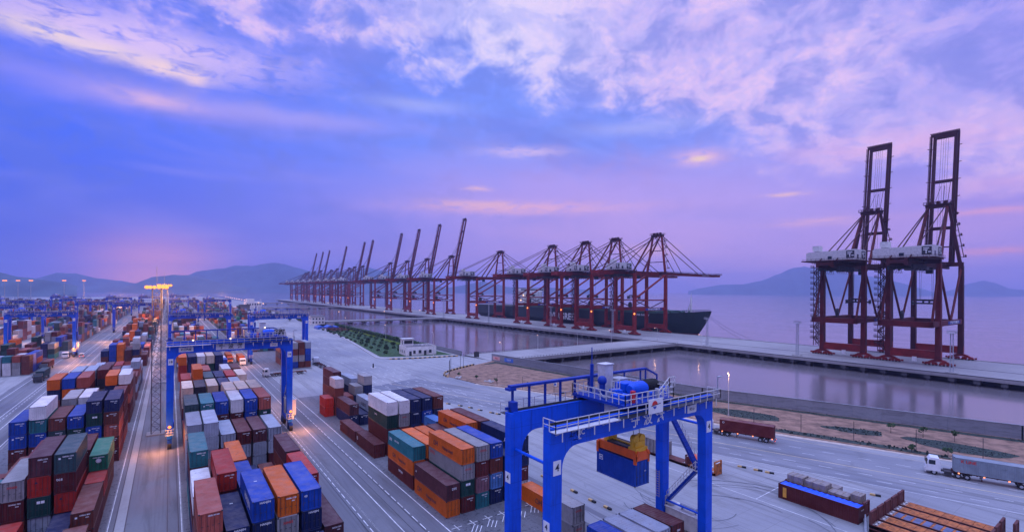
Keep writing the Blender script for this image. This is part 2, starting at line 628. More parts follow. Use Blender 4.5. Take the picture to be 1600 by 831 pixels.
def lettering(body, size, m, parent, loc, face='-y', bold=0.0, name='lettering', sx=1.0):
    o = bpy.data.objects.new(name, text_mesh(body, size, m, bold))
    COL.objects.link(o)
    o.parent = parent
    o.location = loc
    o.rotation_euler = {'-y': (R(90), 0, 0), '-x': (R(90), 0, R(-90)), '+x': (R(90), 0, R(90)), 'up': (0, 0, 0), 'upy': (0, 0, R(-90))}[face]
    o.scale = (sx, 1, 1)
    return o

# ================================================================== the setting
WATER_Z = -4.2
SHORE = [(196, -60), (173, 24), (148.2, 96), (135.2, 207), (131.5, 232), (133, 560), (140, 1000), (170, 1500), (150, 2400)]


def concrete_mat(name, rgb, dark, joints=5.0, stain=0.35, speck=0.0, skew=0.0, rough=0.75):
    m = bpy.data.materials.new(name)
    m.use_nodes = True
    t = NT(m.node_tree)
    b = t.n['Principled BSDF']
    tc = t.new('ShaderNodeTexCoord').outputs['Object']
    v = t.mapping(tc, rot=(0, 0, skew)) if skew else tc
    big = t.noise(v, 0.022, 6, 0.6, 0.3)
    c = t.mix(t.ramp01(big, 0.33, 0.66), dark, rgb)
    st = t.noise(t.mapping(v, (0.5, 0.028, 1)), 1.0, 6, 0.62, 0.5)
    c = t.mix(t.math('MULTIPLY', t.ramp01(st, 0.48, 0.68), stain), c, tuple(x * 0.34 for x in rgb))
    st3 = t.noise(t.mapping(v, (1.4, 0.012, 1), loc=(31, 7, 0)), 1.0, 3, 0.5, 0.2)
    c = t.mix(t.math('MULTIPLY', t.ramp01(st3, 0.56, 0.66), stain * 0.7), c, tuple(x * 0.45 for x in rgb))
    st2 = t.noise(t.mapping(v, (0.15, 0.10, 1)), 1.0, 7, 0.68, 1.2)
    c = t.mix(t.math('MULTIPLY', t.ramp01(st2, 0.56, 0.70), stain * 0.8), c, tuple(x * 0.45 for x in rgb))
    fine = t.noise(v, 2.2, 6, 0.7)
    c = t.mix(t.math('MULTIPLY', t.ramp01(fine, 0.45, 0.72), 0.22), c, tuple(x * 0.5 for x in rgb))
    if joints:
        sp = t.new('ShaderNodeSeparateXYZ')
        t.link(v, sp.inputs[0])
        jj = None
        for k in (0, 1):
            f = t.math('FRACT', t.math('DIVIDE', sp.outputs[k], joints))
            a = t.math('LESS_THAN', t.math('ABSOLUTE', t.math('SUBTRACT', f, 0.5)), 0.008)
            jj = a if jj is None else t.math('MAXIMUM', jj, a)
        c = t.mix(t.math('MULTIPLY', jj, 0.45), c, tuple(x * 0.35 for x in rgb))
    if speck:
        sn = t.noise(v, 1.4, 3, 0.8)
        c = t.mix(t.math('MULTIPLY', t.ramp01(sn, 0.55, 0.62), speck), c, (0.02, 0.02, 0.03))
        s3 = t.noise(v, 3.6, 2, 0.7)
        c = t.mix(t.math('MULTIPLY', t.ramp01(s3, 0.60, 0.68), speck * .6), c, tuple(min(1, x * 1.6) for x in rgb))
    t.link(c, b.inputs['Base Color'])
    rr = t.ramp01(big, 0.3, 0.7, rough - 0.22, rough + 0.1)
    t.link(rr, b.inputs['Roughness'])
    bn = t.new('ShaderNodeBump')
    bn.inputs['Strength'].default_value = 0.25
    bn.inputs['Distance'].default_value = 0.02
    t.link(fine, bn.inputs['Height'])
    t.link(bn.outputs[0], b.inputs['Normal'])
    MATS[name] = m
    return m


G_conc = concrete_mat('yard_concrete', (0.40, 0.385, 0.375), (0.25, 0.25, 0.265), 5.0, 0.55)
G_road = concrete_mat('road_concrete', (0.31, 0.30, 0.31), (0.15, 0.16, 0.19), 0, 0.65, skew=R(-17.5))
G_asph = concrete_mat('stack_ground', (0.19, 0.185, 0.20), (0.13, 0.13, 0.145), 0, 0.45, speck=0.8)
G_lane = concrete_mat('lane_concrete', (0.22, 0.215, 0.225), (0.135, 0.135, 0.155), 0, 0.65)
G_quay = concrete_mat('quay_concrete', (0.40, 0.37, 0.35), (0.28, 0.26, 0.26), 6.0, 0.4)
G_wall = concrete_mat('sea_wall_concrete', (0.12, 0.115, 0.12), (0.06, 0.06, 0.07), 0, 0.6)
G_beam = concrete_mat('runway_beam_concrete', (0.46, 0.43, 0.41), (0.34, 0.32, 0.31), 1.9, 0.3)
M_dirt = mat('bare_earth', (0.27, 0.155, 0.10), 0.95, var=0.38, scale=0.35, bump=0.6, bscale=2.0)
M_sand = mat('pale_sand', (0.55, 0.44, 0.35), 0.95, var=0.15, scale=0.8, bump=0.3, bscale=6)
M_grass = mat('grass', (0.035, 0.085, 0.02), 0.95, var=0.4, scale=0.6, bump=0.8, bscale=8)
M_gcov = mat('dark_ground_cover', (0.03, 0.045, 0.035), 0.95, var=0.5, scale=1.1, bump=0.9, bscale=6)
M_line = mat('road_line_paint', (0.72, 0.70, 0.68), 0.7, var=0.25, scale=0.7)
M_liney = mat('yellow_line_paint', (0.60, 0.47, 0.30), 0.7, var=0.25, scale=0.5)
M_stone = mat('pale_rock', (0.45, 0.42, 0.40), 0.9, var=0.2, bump=0.5, bscale=4)


def struct(name, mb, m, loc=None, smooth=False):
    return tag(mb.build(name, m, None, loc, smooth), kind='structure')


land = MB()
poly = [(-2600, -60)] + SHORE + [(-2600, 2400)]
land.prism(poly, -7, 0.0)
struct('ground', land, G_conc)
# the earth sheet that runs on under the water to the horizon
struct('seabed', MB().box(-9500, 9500, -9500, 9500, -9, -8), M_dirt)

# water
wm = bpy.data.materials.new('water')
wm.use_nodes = True
t = NT(wm.node_tree)
b = t.n['Principled BSDF']
tc = t.new('ShaderNodeTexCoord').outputs['Object']
b.inputs['Base Color'].default_value = (0.085, 0.072, 0.080, 1)
b.inputs['IOR'].default_value = 1.33
b.inputs['Specular IOR Level'].default_value = 0.9
w1 = t.noise(t.mapping(tc, (0.35, 0.9, 1), rot=(0, 0, 0.3)), 1.0, 5, 0.6)
w2 = t.noise(tc, 0.03, 4, 0.6)
t.link(t.ramp01(w2, 0.35, 0.65, 0.12, 0.17), b.inputs['Roughness'])
bn = t.new('ShaderNodeBump')
bn.inputs['Strength'].default_value = 0.06
bn.inputs['Distance'].default_value = 0.05
t.link(w1, bn.inputs['Height'])
t.link(bn.outputs[0], b.inputs['Normal'])
t.link(t.mix(t.ramp01(w2, 0.3, 0.7), (0.145, 0.125, 0.135), (0.165, 0.14, 0.145)), b.inputs['Base Color'])
MATS['water'] = wm
wat = MB()
wat._add([(-9500, -9500, WATER_Z), (9500, -9500, WATER_Z), (9500, 9500, WATER_Z), (-9500, 9500, WATER_Z)], [(0, 1, 2, 3)])
struct('water', wat, wm)

# quay: deck on piles, with a recessed dark wall of cross beams below
QX0, QX1 = 286.0, 354.5
QY0, QY1 = -160, 1760
q = MB()
q.box(QX0, QX1, QY0, QY1, -1.5, 0.0)
struct('quay_deck', q, G_quay)
q = MB()
y = QY0
while y < 900:
    q.box(QX0 + .4, QX0 + 5, y, y + 2.2, -3.2, -1.5)
    q.tube((QX0 + 1.6, y + 1.1, -9), (QX0 + 1.6, y + 1.1, -3.2), .6, 8)
    q.tube((QX0 + 6, y + 1.1, -9), (QX0 + 6, y + 1.1, -1.5), .6, 8)
    y += 8.5
q.box(QX0 + 9, QX1 - 3, QY0, QY1, -7, -1.5)
struct('quay_piles', q, G_wall)
# crane rails, kerb, fenders
q = MB()
for x in (313, 313.9, 353.0):
    q.box(x - .08, x + .08, QY0, QY1, 0.0, 0.05)
q.box(QX0, QX0 + .35, QY0, QY1, 0.0, .30)
struct('quay_rails', q, M_dark)
q = MB()
q.box(QX1 - .4, QX1, QY0, QY1, 0, .3)
struct('quay_kerb', q, G_beam)


def causeway(name, x0, x1, y0, y1, z=0.0, pier=14, flare=0):
    c = MB()
    pts = [(x0 - 3, y0 - flare), (x0 + 22, y0), (x1 + 2, y0), (x1 + 2, y1), (x0 + 22, y1), (x0 - 3, y1 + flare * .4)]
    c.prism(pts, z - 1.5, z + .012)
    c.box(x0, x1, y0 - .02, y0 + .35, z, z + .35)
    c.box(x0, x1, y1 - .35, y1 + .02, z, z + .35)
    struct(name, c, G_quay)
    c = MB()
    x = x0 + 4
    while x < x1:
        c.box(x, x + 1.6, y0 + .5, y1 - .5, -3.3, -1.5)
        for yy in (y0 + 1.4, (y0 + y1) / 2, y1 - 1.4):
            c.tube((x + .8, yy, -9), (x + .8, yy, -3.3), .55, 8)
        x += pier
    struct(name + '_piers', c, G_wall)


causeway('causeway', 138, 286, 205, 235.5, 0, 13)
causeway('second_causeway', 134, 286, 556, 572, 0.0, 16)
causeway('third_causeway', 142, 286, 1010, 1024, 0.0, 20)
causeway('fourth_causeway', 165, 286, 1330, 1344, 0.0, 26)

# ---------------------------------------------------------------- stack areas, lanes, road, verge
def sheet(name, pts, z, m):
    mb = MB()
    mb.prism(pts, z - 0.003, z)
    return struct(name, mb, m)


Z1, Z2, Z3, Z4 = 0.006, 0.011, 0.016, 0.021
for nm, x0, x1, y0, y1 in (('stack_ground', -30.5, -7.6, 20, 1500), ('stack_ground', 1.9, 20.0, 20, 1500), ('stack_ground', 35.0, 53.6, 20, 172),
                           ('stack_ground', 35.0, 53.6, 232, 1500), ('stack_ground', -64.8, -46, 276, 1500)):
    sheet(nm, [(x0, y0), (x1, y0), (x1, y1), (x0, y1)], Z1, G_asph)
for x0, x1 in ((20.2, 35.0), (-46, -30.7)):
    sheet('truck_lane', [(x0, 10), (x1, 10), (x1, 1500), (x0, 1500)], Z1, G_lane)
sheet('service_lane', [(-7.5, 10), (1.8, 10), (1.8, 1500), (-7.5, 1500)], Z1, G_lane)
for x in (-6.0, .6, 25.2, 30.9, -32.5, -40.6, 57.0):
    sheet('crane_runway', [(x - .58, 10), (x + .58, 10), (x + .58, 1400), (x - .58, 1400)], Z2, G_beam if x in (-6.0,) else G_lane)

# road along the shore, turned 17.5 degrees from the yard
ra = math.atan2(124.2 - 107.2, 17.0 - 67.3)
rd = Vector((107.2 - 124.2, 67.3 - 17.0, 0)).normalized()
rn = Vector((rd.y, -rd.x, 0))
r0 = Vector((107.2, 67.3, 0))


def rp(u, w):
    v = r0 + rd * u + rn * w
    return (v.x, v.y)


sheet('road', [rp(-140, -9.5), rp(118, -9.5), rp(118, 13.2), rp(-140, 13.2)], Z1, G_road)
lm = MB()


def dash(mb, a, b_, w, z=Z3):
    p, q_ = Vector((*a, z)), Vector((*b_, z))
    d = (q_ - p).normalized()
    n = Vector((-d.y, d.x, 0)) * w / 2
    mb._add([p - n, q_ - n, q_ + n, p + n], [(0, 1, 2, 3)])


for w_ in (-9.2,):
    dash(lm, rp(-140, w_), rp(60, w_), .16)
for w_ in (-6.4, -3.4, 3.6, 7.4):
    u = -140 + (3 if w_ in (-3.4, 7.4) else 0)
    while u < 112:
        dash(lm, rp(u, w_), rp(u + 2.4, w_), .14)
        u += 6.6
# yard lines
for x in (25.9, 28.9, 34.6):
    dash(lm, (x, 10), (x, 420), .15)
for x in (31.9, 25.05):
    y = 10
    while y < 420:
        dash(lm, (x, y), (x, y + 2.2), .13)
        y += 3.0
for x in (-31.2, -35.0, -38.2, -44.0):
    dash(lm, (x, 60), (x, 700), .15)
for x in (-37.2,):
    y = 100
    while y < 500:
        dash(lm, (x, y), (x, y + 2.2), .13)
        y += 3.4
for x in (20.3, -7.4, 1.7):
    dash(lm, (x, 20), (x, 700), .12)
for x in (25.9, 28.9, 34.6):
    dash(lm, (x, 420), (x, 1300), .3)
# parking bays and slot marks on the apron behind the blue crane
for (ax, ay, bx, by) in ((96, 62, 101.5, 44), (84, 66, 84, 20), (84, 44, 101, 44.5), (101, 45, 104.5, 33), (84, 56, 96, 58), (96, 29.5, 103.5, 29)):
    dash(lm, (ax, ay), (bx, by), .13)
random.seed(5)
for i in range(46):
    x = 61 + 26 * random.random()
    y = 118 + 250 * random.random()
    dash(lm, (x, y), (x - .3, y + 3.0), .22)
for i in range(7):
    for j in range(12):
        dash(lm, (62 + i * 3.6, 128 + j * 8), (62 + i * 3.6, 130.6 + j * 8), .16)
for j in range(9):      # white container slot corners on the open ground near the crane
    for i in range(6):
        x, y = 36 + i * 2.78, 52.5 + (j % 2) * 12.3
        if j < 2:
            dash(lm, (x, y - .9), (x, y + .9), .13)
            dash(lm, (x - .9, y), (x + .9, y), .13)
for i in range(5):
    for k in range(3):
        dash(lm, (37.2 + i * 2.8 + k * .45, 62.4 - k * .4), (38.6 + i * 2.8 + k * .45, 64.0 - k * .4), .12)
struct('road_markings', lm, M_line)
lm = MB()
for x in (-6.68, -5.32, -.1, 1.3, 24.5, 25.9, 30.2, 31.6):
    dash(lm, (x, 10), (x, 900), .10, Z4)
struct('joint_lines', lm, M_dark)
lm = MB()
dash(lm, rp(-140, 0), rp(118, 0), .28)
dash(lm, rp(-140, 13.0), rp(110, 13.0), .15)
struct('yellow_road_line', lm, M_liney)

# curved tyre marks on the apron
M_tyre = mat('tyre_mark', (0.13, 0.13, 0.15), 0.8, var=0.3, scale=2)
tm = MB()
random.seed(11)


def arc(cx, cy, r, a0, a1, w=.22, z=Z4 - .004):
    n = 18
    pts = [(cx + r * math.cos(a0 + (a1 - a0) * i / n), cy + r * math.sin(a0 + (a1 - a0) * i / n)) for i in range(n + 1)]
    for i in range(n):
        dash(tm, pts[i], pts[i + 1], w, z)


for i in range(16):
    r = 5 + random.random() * 9
    a = random.uniform(2.2, 3.4)
    arc(72 + random.uniform(-3, 4), 52 + random.uniform(-4, 5), r, a, a + random.uniform(.8, 1.9), random.uniform(.06, .15), Z4 - .004 + i * .0012)
for i in range(10):
    r = 9 + random.random() * 12
    a = random.uniform(-1.2, .4)
    arc(74 + random.uniform(-3, 4), 40 + random.uniform(-4, 5), r, a, a + random.uniform(.5, 1.2), random.uniform(.08, .2), Z4 + .016 + i * .0012)
struct('tyre_marks', tm, M_tyre)

# verge of bare earth between road and shore wall
verge_pts = [(94.9, 181.5), (97.5, 157), (106.3, 137), (118.6, 98), (122.4, 76.8), (126.9, 61.5), (136.7, 34.6), (146, 10), (160, -20), (180, -20),
             (172.2, 24), (147.6, 96), (134.6, 206), (119.2, 199.0), (102, 190)]
ve = MB()
ve.prism(verge_pts, 0.0, .22)
struct('verge', ve, M_dirt)
edge = [(96.8, 160), (101.5, 147), (106.0, 136.8), (113, 116), (118.3, 97.8), (122.1, 76.6), (126.6, 61.3), (136.4, 34.4), (146, 10)]
random.seed(3)
sp = MB()
outl = [(x - .6 + random.uniform(-.5, .3), y - .4) for x, y in edge]
inl = [(x + 1.2 + random.uniform(0, 1.8), y + .5) for x, y in edge]
for i in range(len(edge) - 1):
    sp._add([(*outl[i], .03), (*outl[i + 1], .03), (*inl[i + 1], .235), (*inl[i], .235)], [(3, 2, 1, 0)])
struct('sand_edge', sp, M_sand)


def blob(cx, cy, a, b_, ang, n=40, rough=.12, seed=1):
    random.seed(seed)
    pts = []
    ph = [random.uniform(0, 6.28) for _ in range(4)]
    for i in range(n):
        t_ = 2 * math.pi * i / n
        k = 1 + rough * (math.sin(3 * t_ + ph[0]) + .6 * math.sin(5 * t_ + ph[1]) + .4 * math.sin(9 * t_ + ph[2]))
        x, y = a * k * math.cos(t_), b_ * k * math.sin(t_)
        pts.append((cx + x * math.cos(ang) - y * math.sin(ang), cy + x * math.sin(ang) + y * math.cos(ang)))
    return pts


def tufts(name, label, pts, z, density, hmax, m, seed, cat='ground cover'):
    """low leafy cover: many small upright blades and leaf clumps inside an outline"""
    random.seed(seed)
    xs = [p[0] for p in pts]
    ys = [p[1] for p in pts]

    def inside(x, y):
        c = False
        j = len(pts) - 1
        for i in range(len(pts)):
            if (pts[i][1] > y) != (pts[j][1] > y) and x < (pts[j][0] - pts[i][0]) * (y - pts[i][1]) / (pts[j][1] - pts[i][1]) + pts[i][0]:
                c = not c
            j = i
        return c
    mb = MB()
    mb.prism(pts, z - .02, z + .05, 0)
    n = int((max(xs) - min(xs)) * (max(ys) - min(ys)) * density)
    for i in range(n):
        x, y = random.uniform(min(xs), max(xs)), random.uniform(min(ys), max(ys))
        if not inside(x, y):
            continue
        h = hmax * random.uniform(.3, 1)
        w_ = h * random.uniform(.5, 1.1)
        a = random.uniform(0, 3.14)
        ca, sa = math.cos(a) * w_, math.sin(a) * w_
        l1, l2 = random.uniform(-.3, .3) * h, random.uniform(-.3, .3) * h
        mb._add([(x - ca, y - sa, z), (x + ca, y + sa, z), (x + ca * .6 + l1, y + sa * .6 + l2, z + h), (x - ca * .7 + l1, y - sa * .7 + l2, z + h * .9)], [(0, 1, 2, 3)], 1)
    o = mb.build(name, [m, m])
    return tag(o, label, cat, kind='stuff')


tufts('ground_cover', 'dark oval planting bed on the earth verge beneath the street lamp', blob(138.0, 76.5, 10.5, 4.6, R(107), seed=4, rough=.06), .22, 2.6, .22, M_gcov, 1)
tufts('ground_cover', 'small weedy patch on the bare earth verge past the middle', blob(145.8, 50.8, 6.6, 2.9, R(112), seed=7, rough=.1), .22, 2.2, .35, M_gcov, 2)
tufts('ground_cover', 'long dark planted strip on the verge above the grey truck', blob(150.4, 31.4, 9.8, 4.2, R(100), seed=9, rough=.07), .22, 2.6, .22, M_gcov, 3)
tufts('ground_cover', 'scattered weeds by the road edge of the earth verge', blob(132.6, 56.5, 6.0, 1.0, R(112), seed=19, rough=.3), .22, 1.6, .3, M_gcov, 4)
gs = [(133.9, 203), (146.8, 96), (171.3, 24), (178, 5), (174.5, 5), (168.6, 24), (144.6, 96), (131.4, 198), (122, 197)]
tufts('grass', 'narrow green grass strip at the foot of the shore wall', gs, .23, 1.2, .25, M_gcov, 5, 'grass')

# lawn with the white office at its end
LAWN = [(88.9, 246.5), (93.5, 241.5), (128.0, 232.6), (130.6, 236), (132.2, 560), (119.8, 520), (104.0, 353), (96.5, 298)]
lw = MB()
lw.prism(LAWN, 0, .2)
struct('kerbed_island', lw, G_beam)
inner = [(92, 251), (95.5, 247.5), (128.6, 238), (130.3, 520), (120.5, 505), (105.4, 350), (98.2, 298)]
tufts('grass', 'green lawn between the truck road and the basin hedge', [(x, y) for x, y in inner], .22, .55, .25, M_grass, 6, 'grass')
d2 = MB()
d2.prism([(113, 430), (131, 430), (131.3, 556), (121, 515)], .2, .27)
struct('bare_soil', d2, M_dirt)


# ---------------------------------------------------------------- hills
def fnoise(x, y, seed=0):
    from mathutils import noise
    return noise.fractal(Vector((x, y, seed * 7.3)), 0.9, 2.1, 5)


def hill(name, outline, d, depth, m, seed):
    """a ridge at its true distance; it falls towards us and away behind"""
    pts = []
    for (a, b_), (c, e) in zip(outline[:-1], outline[1:]):
        k = 8
        for i in range(k):
            t_ = i / k
            pts.append((a + (c - a) * t_, b_ + (e - b_) * t_))
    pts.append(outline[-1])
    vs, fs = [], []
    prof = [(-1.0, -.06), (-.8, .08), (-.6, .28), (-.42, .5), (-.25, .72), (-.1, .92), (0, 1.0), (.15, .85), (.4, .5), (.7, .2), (1.0, -.06)]
    for i, (px, py) in enumerate(pts):
        p = world_at_depth(px, py, d)
        base_dir = Vector((p.x, p.y, 0)).normalized()
        hz = max(p.z + 6, 1)
        for k, (o, hh) in enumerate(prof):
            w_ = depth * (0.45 + 0.55 * min(1, hz / 150))
            q_ = Vector((p.x, p.y, 0)) + base_dir * (o * w_)
            nn = fnoise(q_.x / 260, q_.y / 260, seed) * hz * .22 * (1 - abs(hh - .5)) if 0 < k < len(prof) - 1 and k != 6 else 0
            if k == 6:
                nn = fnoise(q_.x / 90, q_.y / 90, seed) * hz * .03
            vs.append((q_.x, q_.y, -6 + hz * max(hh, -.02) + nn))
    n = len(prof)
    for i in range(len(pts) - 1):
        for k in range(n - 1):
            fs.append((i * n + k, i * n + n + k, i * n + n + k + 1, i * n + k + 1))
    mb = MB()
    mb._add(vs, fs)
    return struct(name, mb, m, smooth=True)


M_hill = mat('hazed_wooded_hillside', (0.06, 0.095, 0.12), 0.95, var=0.35, scale=0.006)  # wooded slopes with some pale blue haze put into the colour
hill('hill', [(-320, 448), (-200, 430), (-80, 424), (0, 426), (26, 432), (44, 434), (88, 440), (120, 447)], 2300, 420, M_hill, 1)
hill('hill', [(20, 446), (60, 434), (88, 426), (118, 427), (149, 434), (197, 440), (240, 448)], 4600, 600, M_hill, 2)
hill('hill', [(190, 450), (206, 445), (236, 433), (271, 429), (306, 431), (332, 438), (362, 446), (384, 449.5)], 4000, 600, M_hill, 3)
hill('hill', [(262, 447), (284, 434), (306, 424), (350, 419), (367, 415), (394, 416), (424, 410), (446, 413), (472, 421), (499, 428), (540, 424), (577, 418), (612, 426), (647, 437), (682, 446), (700, 451)], 5600, 900, M_hill, 4)
hill('hill', [(690, 451), (715, 447), (753, 440), (770, 442), (791, 448), (815, 450), (850, 449), (880, 450), (925, 453)], 6500, 700, M_hill, 5)
hill('hill', [(1075, 455), (1090, 451), (1124, 445), (1161, 444), (1187, 439), (1225, 425), (1240, 418), (1257, 416), (1285, 421), (1337, 429), (1375, 434), (1405, 441), (1440, 451), (1462, 457)], 7000, 900, M_hill, 6)
hill('hill', [(1475, 456), (1490, 452), (1510, 444), (1536, 438), (1555, 442), (1577, 451), (1600, 453), (1660, 447), (1760, 458)], 7500, 800, M_hill, 7)

# ---------------------------------------------------------------- air
hz = MB().box(-9700, 9700, -9700, 9700, -10, 395)
hm = bpy.data.materials.new('haze')
hm.use_nodes = True
t = NT(hm.node_tree)
t.n.clear()
pv = t.new('ShaderNodeVolumePrincipled')
pv.inputs['Color'].default_value = (0.55, 0.66, 1.0, 1)
pv.inputs['Density'].default_value = 0.00015
pv.inputs['Anisotropy'].default_value = 0.7
ou = t.new('ShaderNodeOutputMaterial')
t.link(pv.outputs[0], ou.inputs['Volume'])
HAZE = hz.build('haze', hm)
tag(HAZE, 'thin blue evening haze over the harbour', 'haze', kind='stuff')
cy.volume_step_rate = 1

# ================================================================== containers
CW = 2.44


def wave_pts(L, pitch, depth, margin=.18):
    """trapezoid corrugation along L: list of (pos, inset)"""
    n = max(2, int((L - 2 * margin) / pitch))
    p = (L - 2 * margin) / n
    out = [(-L / 2, 0), (-L / 2 + margin, 0)]
    for i in range(n):
        a = -L / 2 + margin + i * p
        out += [(a + p * .12, depth), (a + p * .5, depth), (a + p * .62, 0), (a + p * .99, 0)]
    out += [(L / 2 - margin, 0), (L / 2, 0)]
    return out


CM = {}


def container_meshes(L, H):
    k = (L, H)
    if k in CM:
        return CM[k]
    # walls + roof + front bulkhead, all in one body
    b = MB()
    hw = CW / 2
    prof = wave_pts(L, .30, .045)
    for s in (-1, 1):
        o = len(b.v)
        vs = []
        for (y, ins) in prof:
            x = s * (hw - .02 - ins)
            vs += [(x, y, .16), (x, y, H - .12)]
        fs = []
        for i in range(len(prof) - 1):
            f = (2 * i, 2 * i + 2, 2 * i + 3, 2 * i + 1)
            fs.append(f if s > 0 else f[::-1])
        b._add(vs, fs)
    # roof, shallow ribs across
    prof = wave_pts(L, .42, .02, .3)
    vs = []
    for (y, ins) in prof:
        z = H - .035 - ins
        vs += [(-hw + .05, y, z), (hw - .05, y, z)]
    b._add(vs, [(2 * i, 2 * i + 1, 2 * i + 3, 2 * i + 2) for i in range(len(prof) - 1)])
    # front bulkhead at +y, vertical ribs
    prof = wave_pts(CW, .26, .04, .12)
    vs = []
    for (x, ins) in prof:
        vs += [(x, L / 2 - .02 - ins, .16), (x, L / 2 - .02 - ins, H - .12)]
    b._add(vs, [(2 * i + 2, 2 * i, 2 * i + 1, 2 * i + 3) for i in range(len(prof) - 1)])
    # frame: posts, rails
    for sx in (-1, 1):
        for sy in (-1, 1):
            b.box(*sorted((sx * hw, sx * (hw - .11))), *sorted((sy * L / 2, sy * (L / 2 - .12))), 0, H)
        b.box(*sorted((sx * hw, sx * (hw - .07))), -L / 2 + .12, L / 2 - .12, 0.02, .17)
        b.box(*sorted((sx * (hw - .005), sx * (hw - .07))), -L / 2 + .12, L / 2 - .12, H - .13, H - .01)
    for sy in (-1, 1):
        b.box(-hw + .11, hw - .11, *sorted((sy * (L / 2 - .005), sy * (L / 2 - .12))), 0.02, .17)
        b.box(-hw + .11, hw - .11, *sorted((sy * (L / 2 - .005), sy * (L / 2 - .12))), H - .13, H - .01)
    b.box(-hw + .1, hw - .1, -L / 2 + .1, L / 2 - .1, .12, .16)
    body = b
    # doors
    doors = []
    for s in (-1, 1):
        d = MB()
        x0, x1 = sorted((s * .012, s * (hw - .12)))
        prof2 = [(x0, 0), (x0 + .1, 0), (x0 + .16, .03), (x0 + .38, .03), (x0 + .44, 0), (x0 + .58, 0), (x0 + .64, .03), (x0 + .86, .03), (x0 + .92, 0), (x1, 0)]
        vs = []
        for (x, ins) in prof2:
            vs += [(x, -L / 2 + .04 + ins, .18), (x, -L / 2 + .04 + ins, H - .14)]
        d._add(vs, [(2 * i, 2 * i + 2, 2 * i + 3, 2 * i + 1) for i in range(len(prof2) - 1)])
        doors.append(d)
    rods = MB()
    for x in (-.92, -.36, .36, .92):
        rods.bar((x, -L / 2 + .01, .14), (x, -L / 2 + .01, H - .12), .035, .035)
        rods.bar((x - .0, -L / 2 - .0, 1.1), (x + (.22 if x < 0 else -.22), -L / 2 - .0, 1.1), .03, .05)
    cst = MB()
    for sx in (-1, 1):
        for sy in (-1, 1):
            for z in (0, H - .12):
                a, c = sx * (hw + .004), sy * (L / 2 + .004)
                cst.box(*sorted((a, a - sx * .17)), *sorted((c, c - sy * .18)), z - .002 * (z > 0) * -1, z + .122)
    CM[k] = (body, doors, rods, cst)
    return CM[k]


OBJMESH = {}


def cont_mesh(kind, L, H):
    """mesh with one empty material slot; the paint is linked on the object so copies share data"""
    k = (kind, L, H)
    if k in OBJMESH:
        return OBJMESH[k]
    body, doors, rods, cst = container_meshes(L, H)
    if kind == 'body':
        bb = MB()
        bb._add(body.v, body.f)
        bb._add(cst.v, cst.f, 1)
        me = bb.mesh('container_body', [M_white, M_dark])
    elif kind == 'door0':
        me = doors[0].mesh('container_door', M_white)
    elif kind == 'door1':
        me = doors[1].mesh('container_door', M_white)
    elif kind == 'rods':
        me = rods.mesh('door_gear', M_dark)
    else:   # whole, for the smaller ones: body + doors in one mesh
        m = MB()
        for part in (body, doors[0], doors[1]):
            m._add(part.v, part.f)
        me = m.mesh('shipping_container', M_white)
    OBJMESH[k] = me
    return me


def child(name, me, parent, pk=None):
    o = bpy.data.objects.new(name, me)
    COL.objects.link(o)
    o.parent = parent
    if pk:
        o.material_slots[0].link = 'OBJECT'
        o.material_slots[0].material = pm(pk)
    return o


def make_container(x, y, z, L, H, pk, label, group, detail, flip=False, rz=0.0, name='shipping_container', cat='shipping container', marks=None):
    """x,y = centre of the base. detail 2: doors, rods, castings; 1: doors; 0: one mesh"""
    if detail == 0:
        o = child(name, cont_mesh('whole', L, H), None, pk)
        o.location = (x, y, z)
        o.rotation_euler = (0, 0, rz + (math.pi if flip else 0))
        tag(o, label, cat, group)
        return o
    r = thing(name, label, cat, (x, y, z), rz, group)
    f = math.pi if flip else 0
    parts = [child('body', cont_mesh('body', L, H), r, pk)]
    d0 = child('door', cont_mesh('door0', L, H), r, pk)
    d1 = child('door', cont_mesh('door1', L, H), r, pk)
    parts += [d0, d1]
    if detail >= 2:
        parts.append(child('door_gear', cont_mesh('rods', L, H), r))
    for p in parts:
        p.rotation_euler = (0, 0, f)
    for mk in (marks or []):
        side, body_, size, colr, u, v = mk[:6]
        sx = mk[6] if len(mk) > 6 else 1.0
        mt = {'w': M_txtw, 'k': M_txtk, 'r': M_txtr}[colr]
        if side == 'front':
            lettering(body_, size, mt, r, (u, -L / 2 - .03, v), '-y', .01, sx=sx)
        elif side == 'left':
            lettering(body_, size, mt, r, (-CW / 2 - .015, -u, v), '-x', .015, sx=sx)
        elif side == 'roof':
            lettering(body_, size, mt, r, (u, v, H + .012), 'upy', .02, sx=sx)
    return r


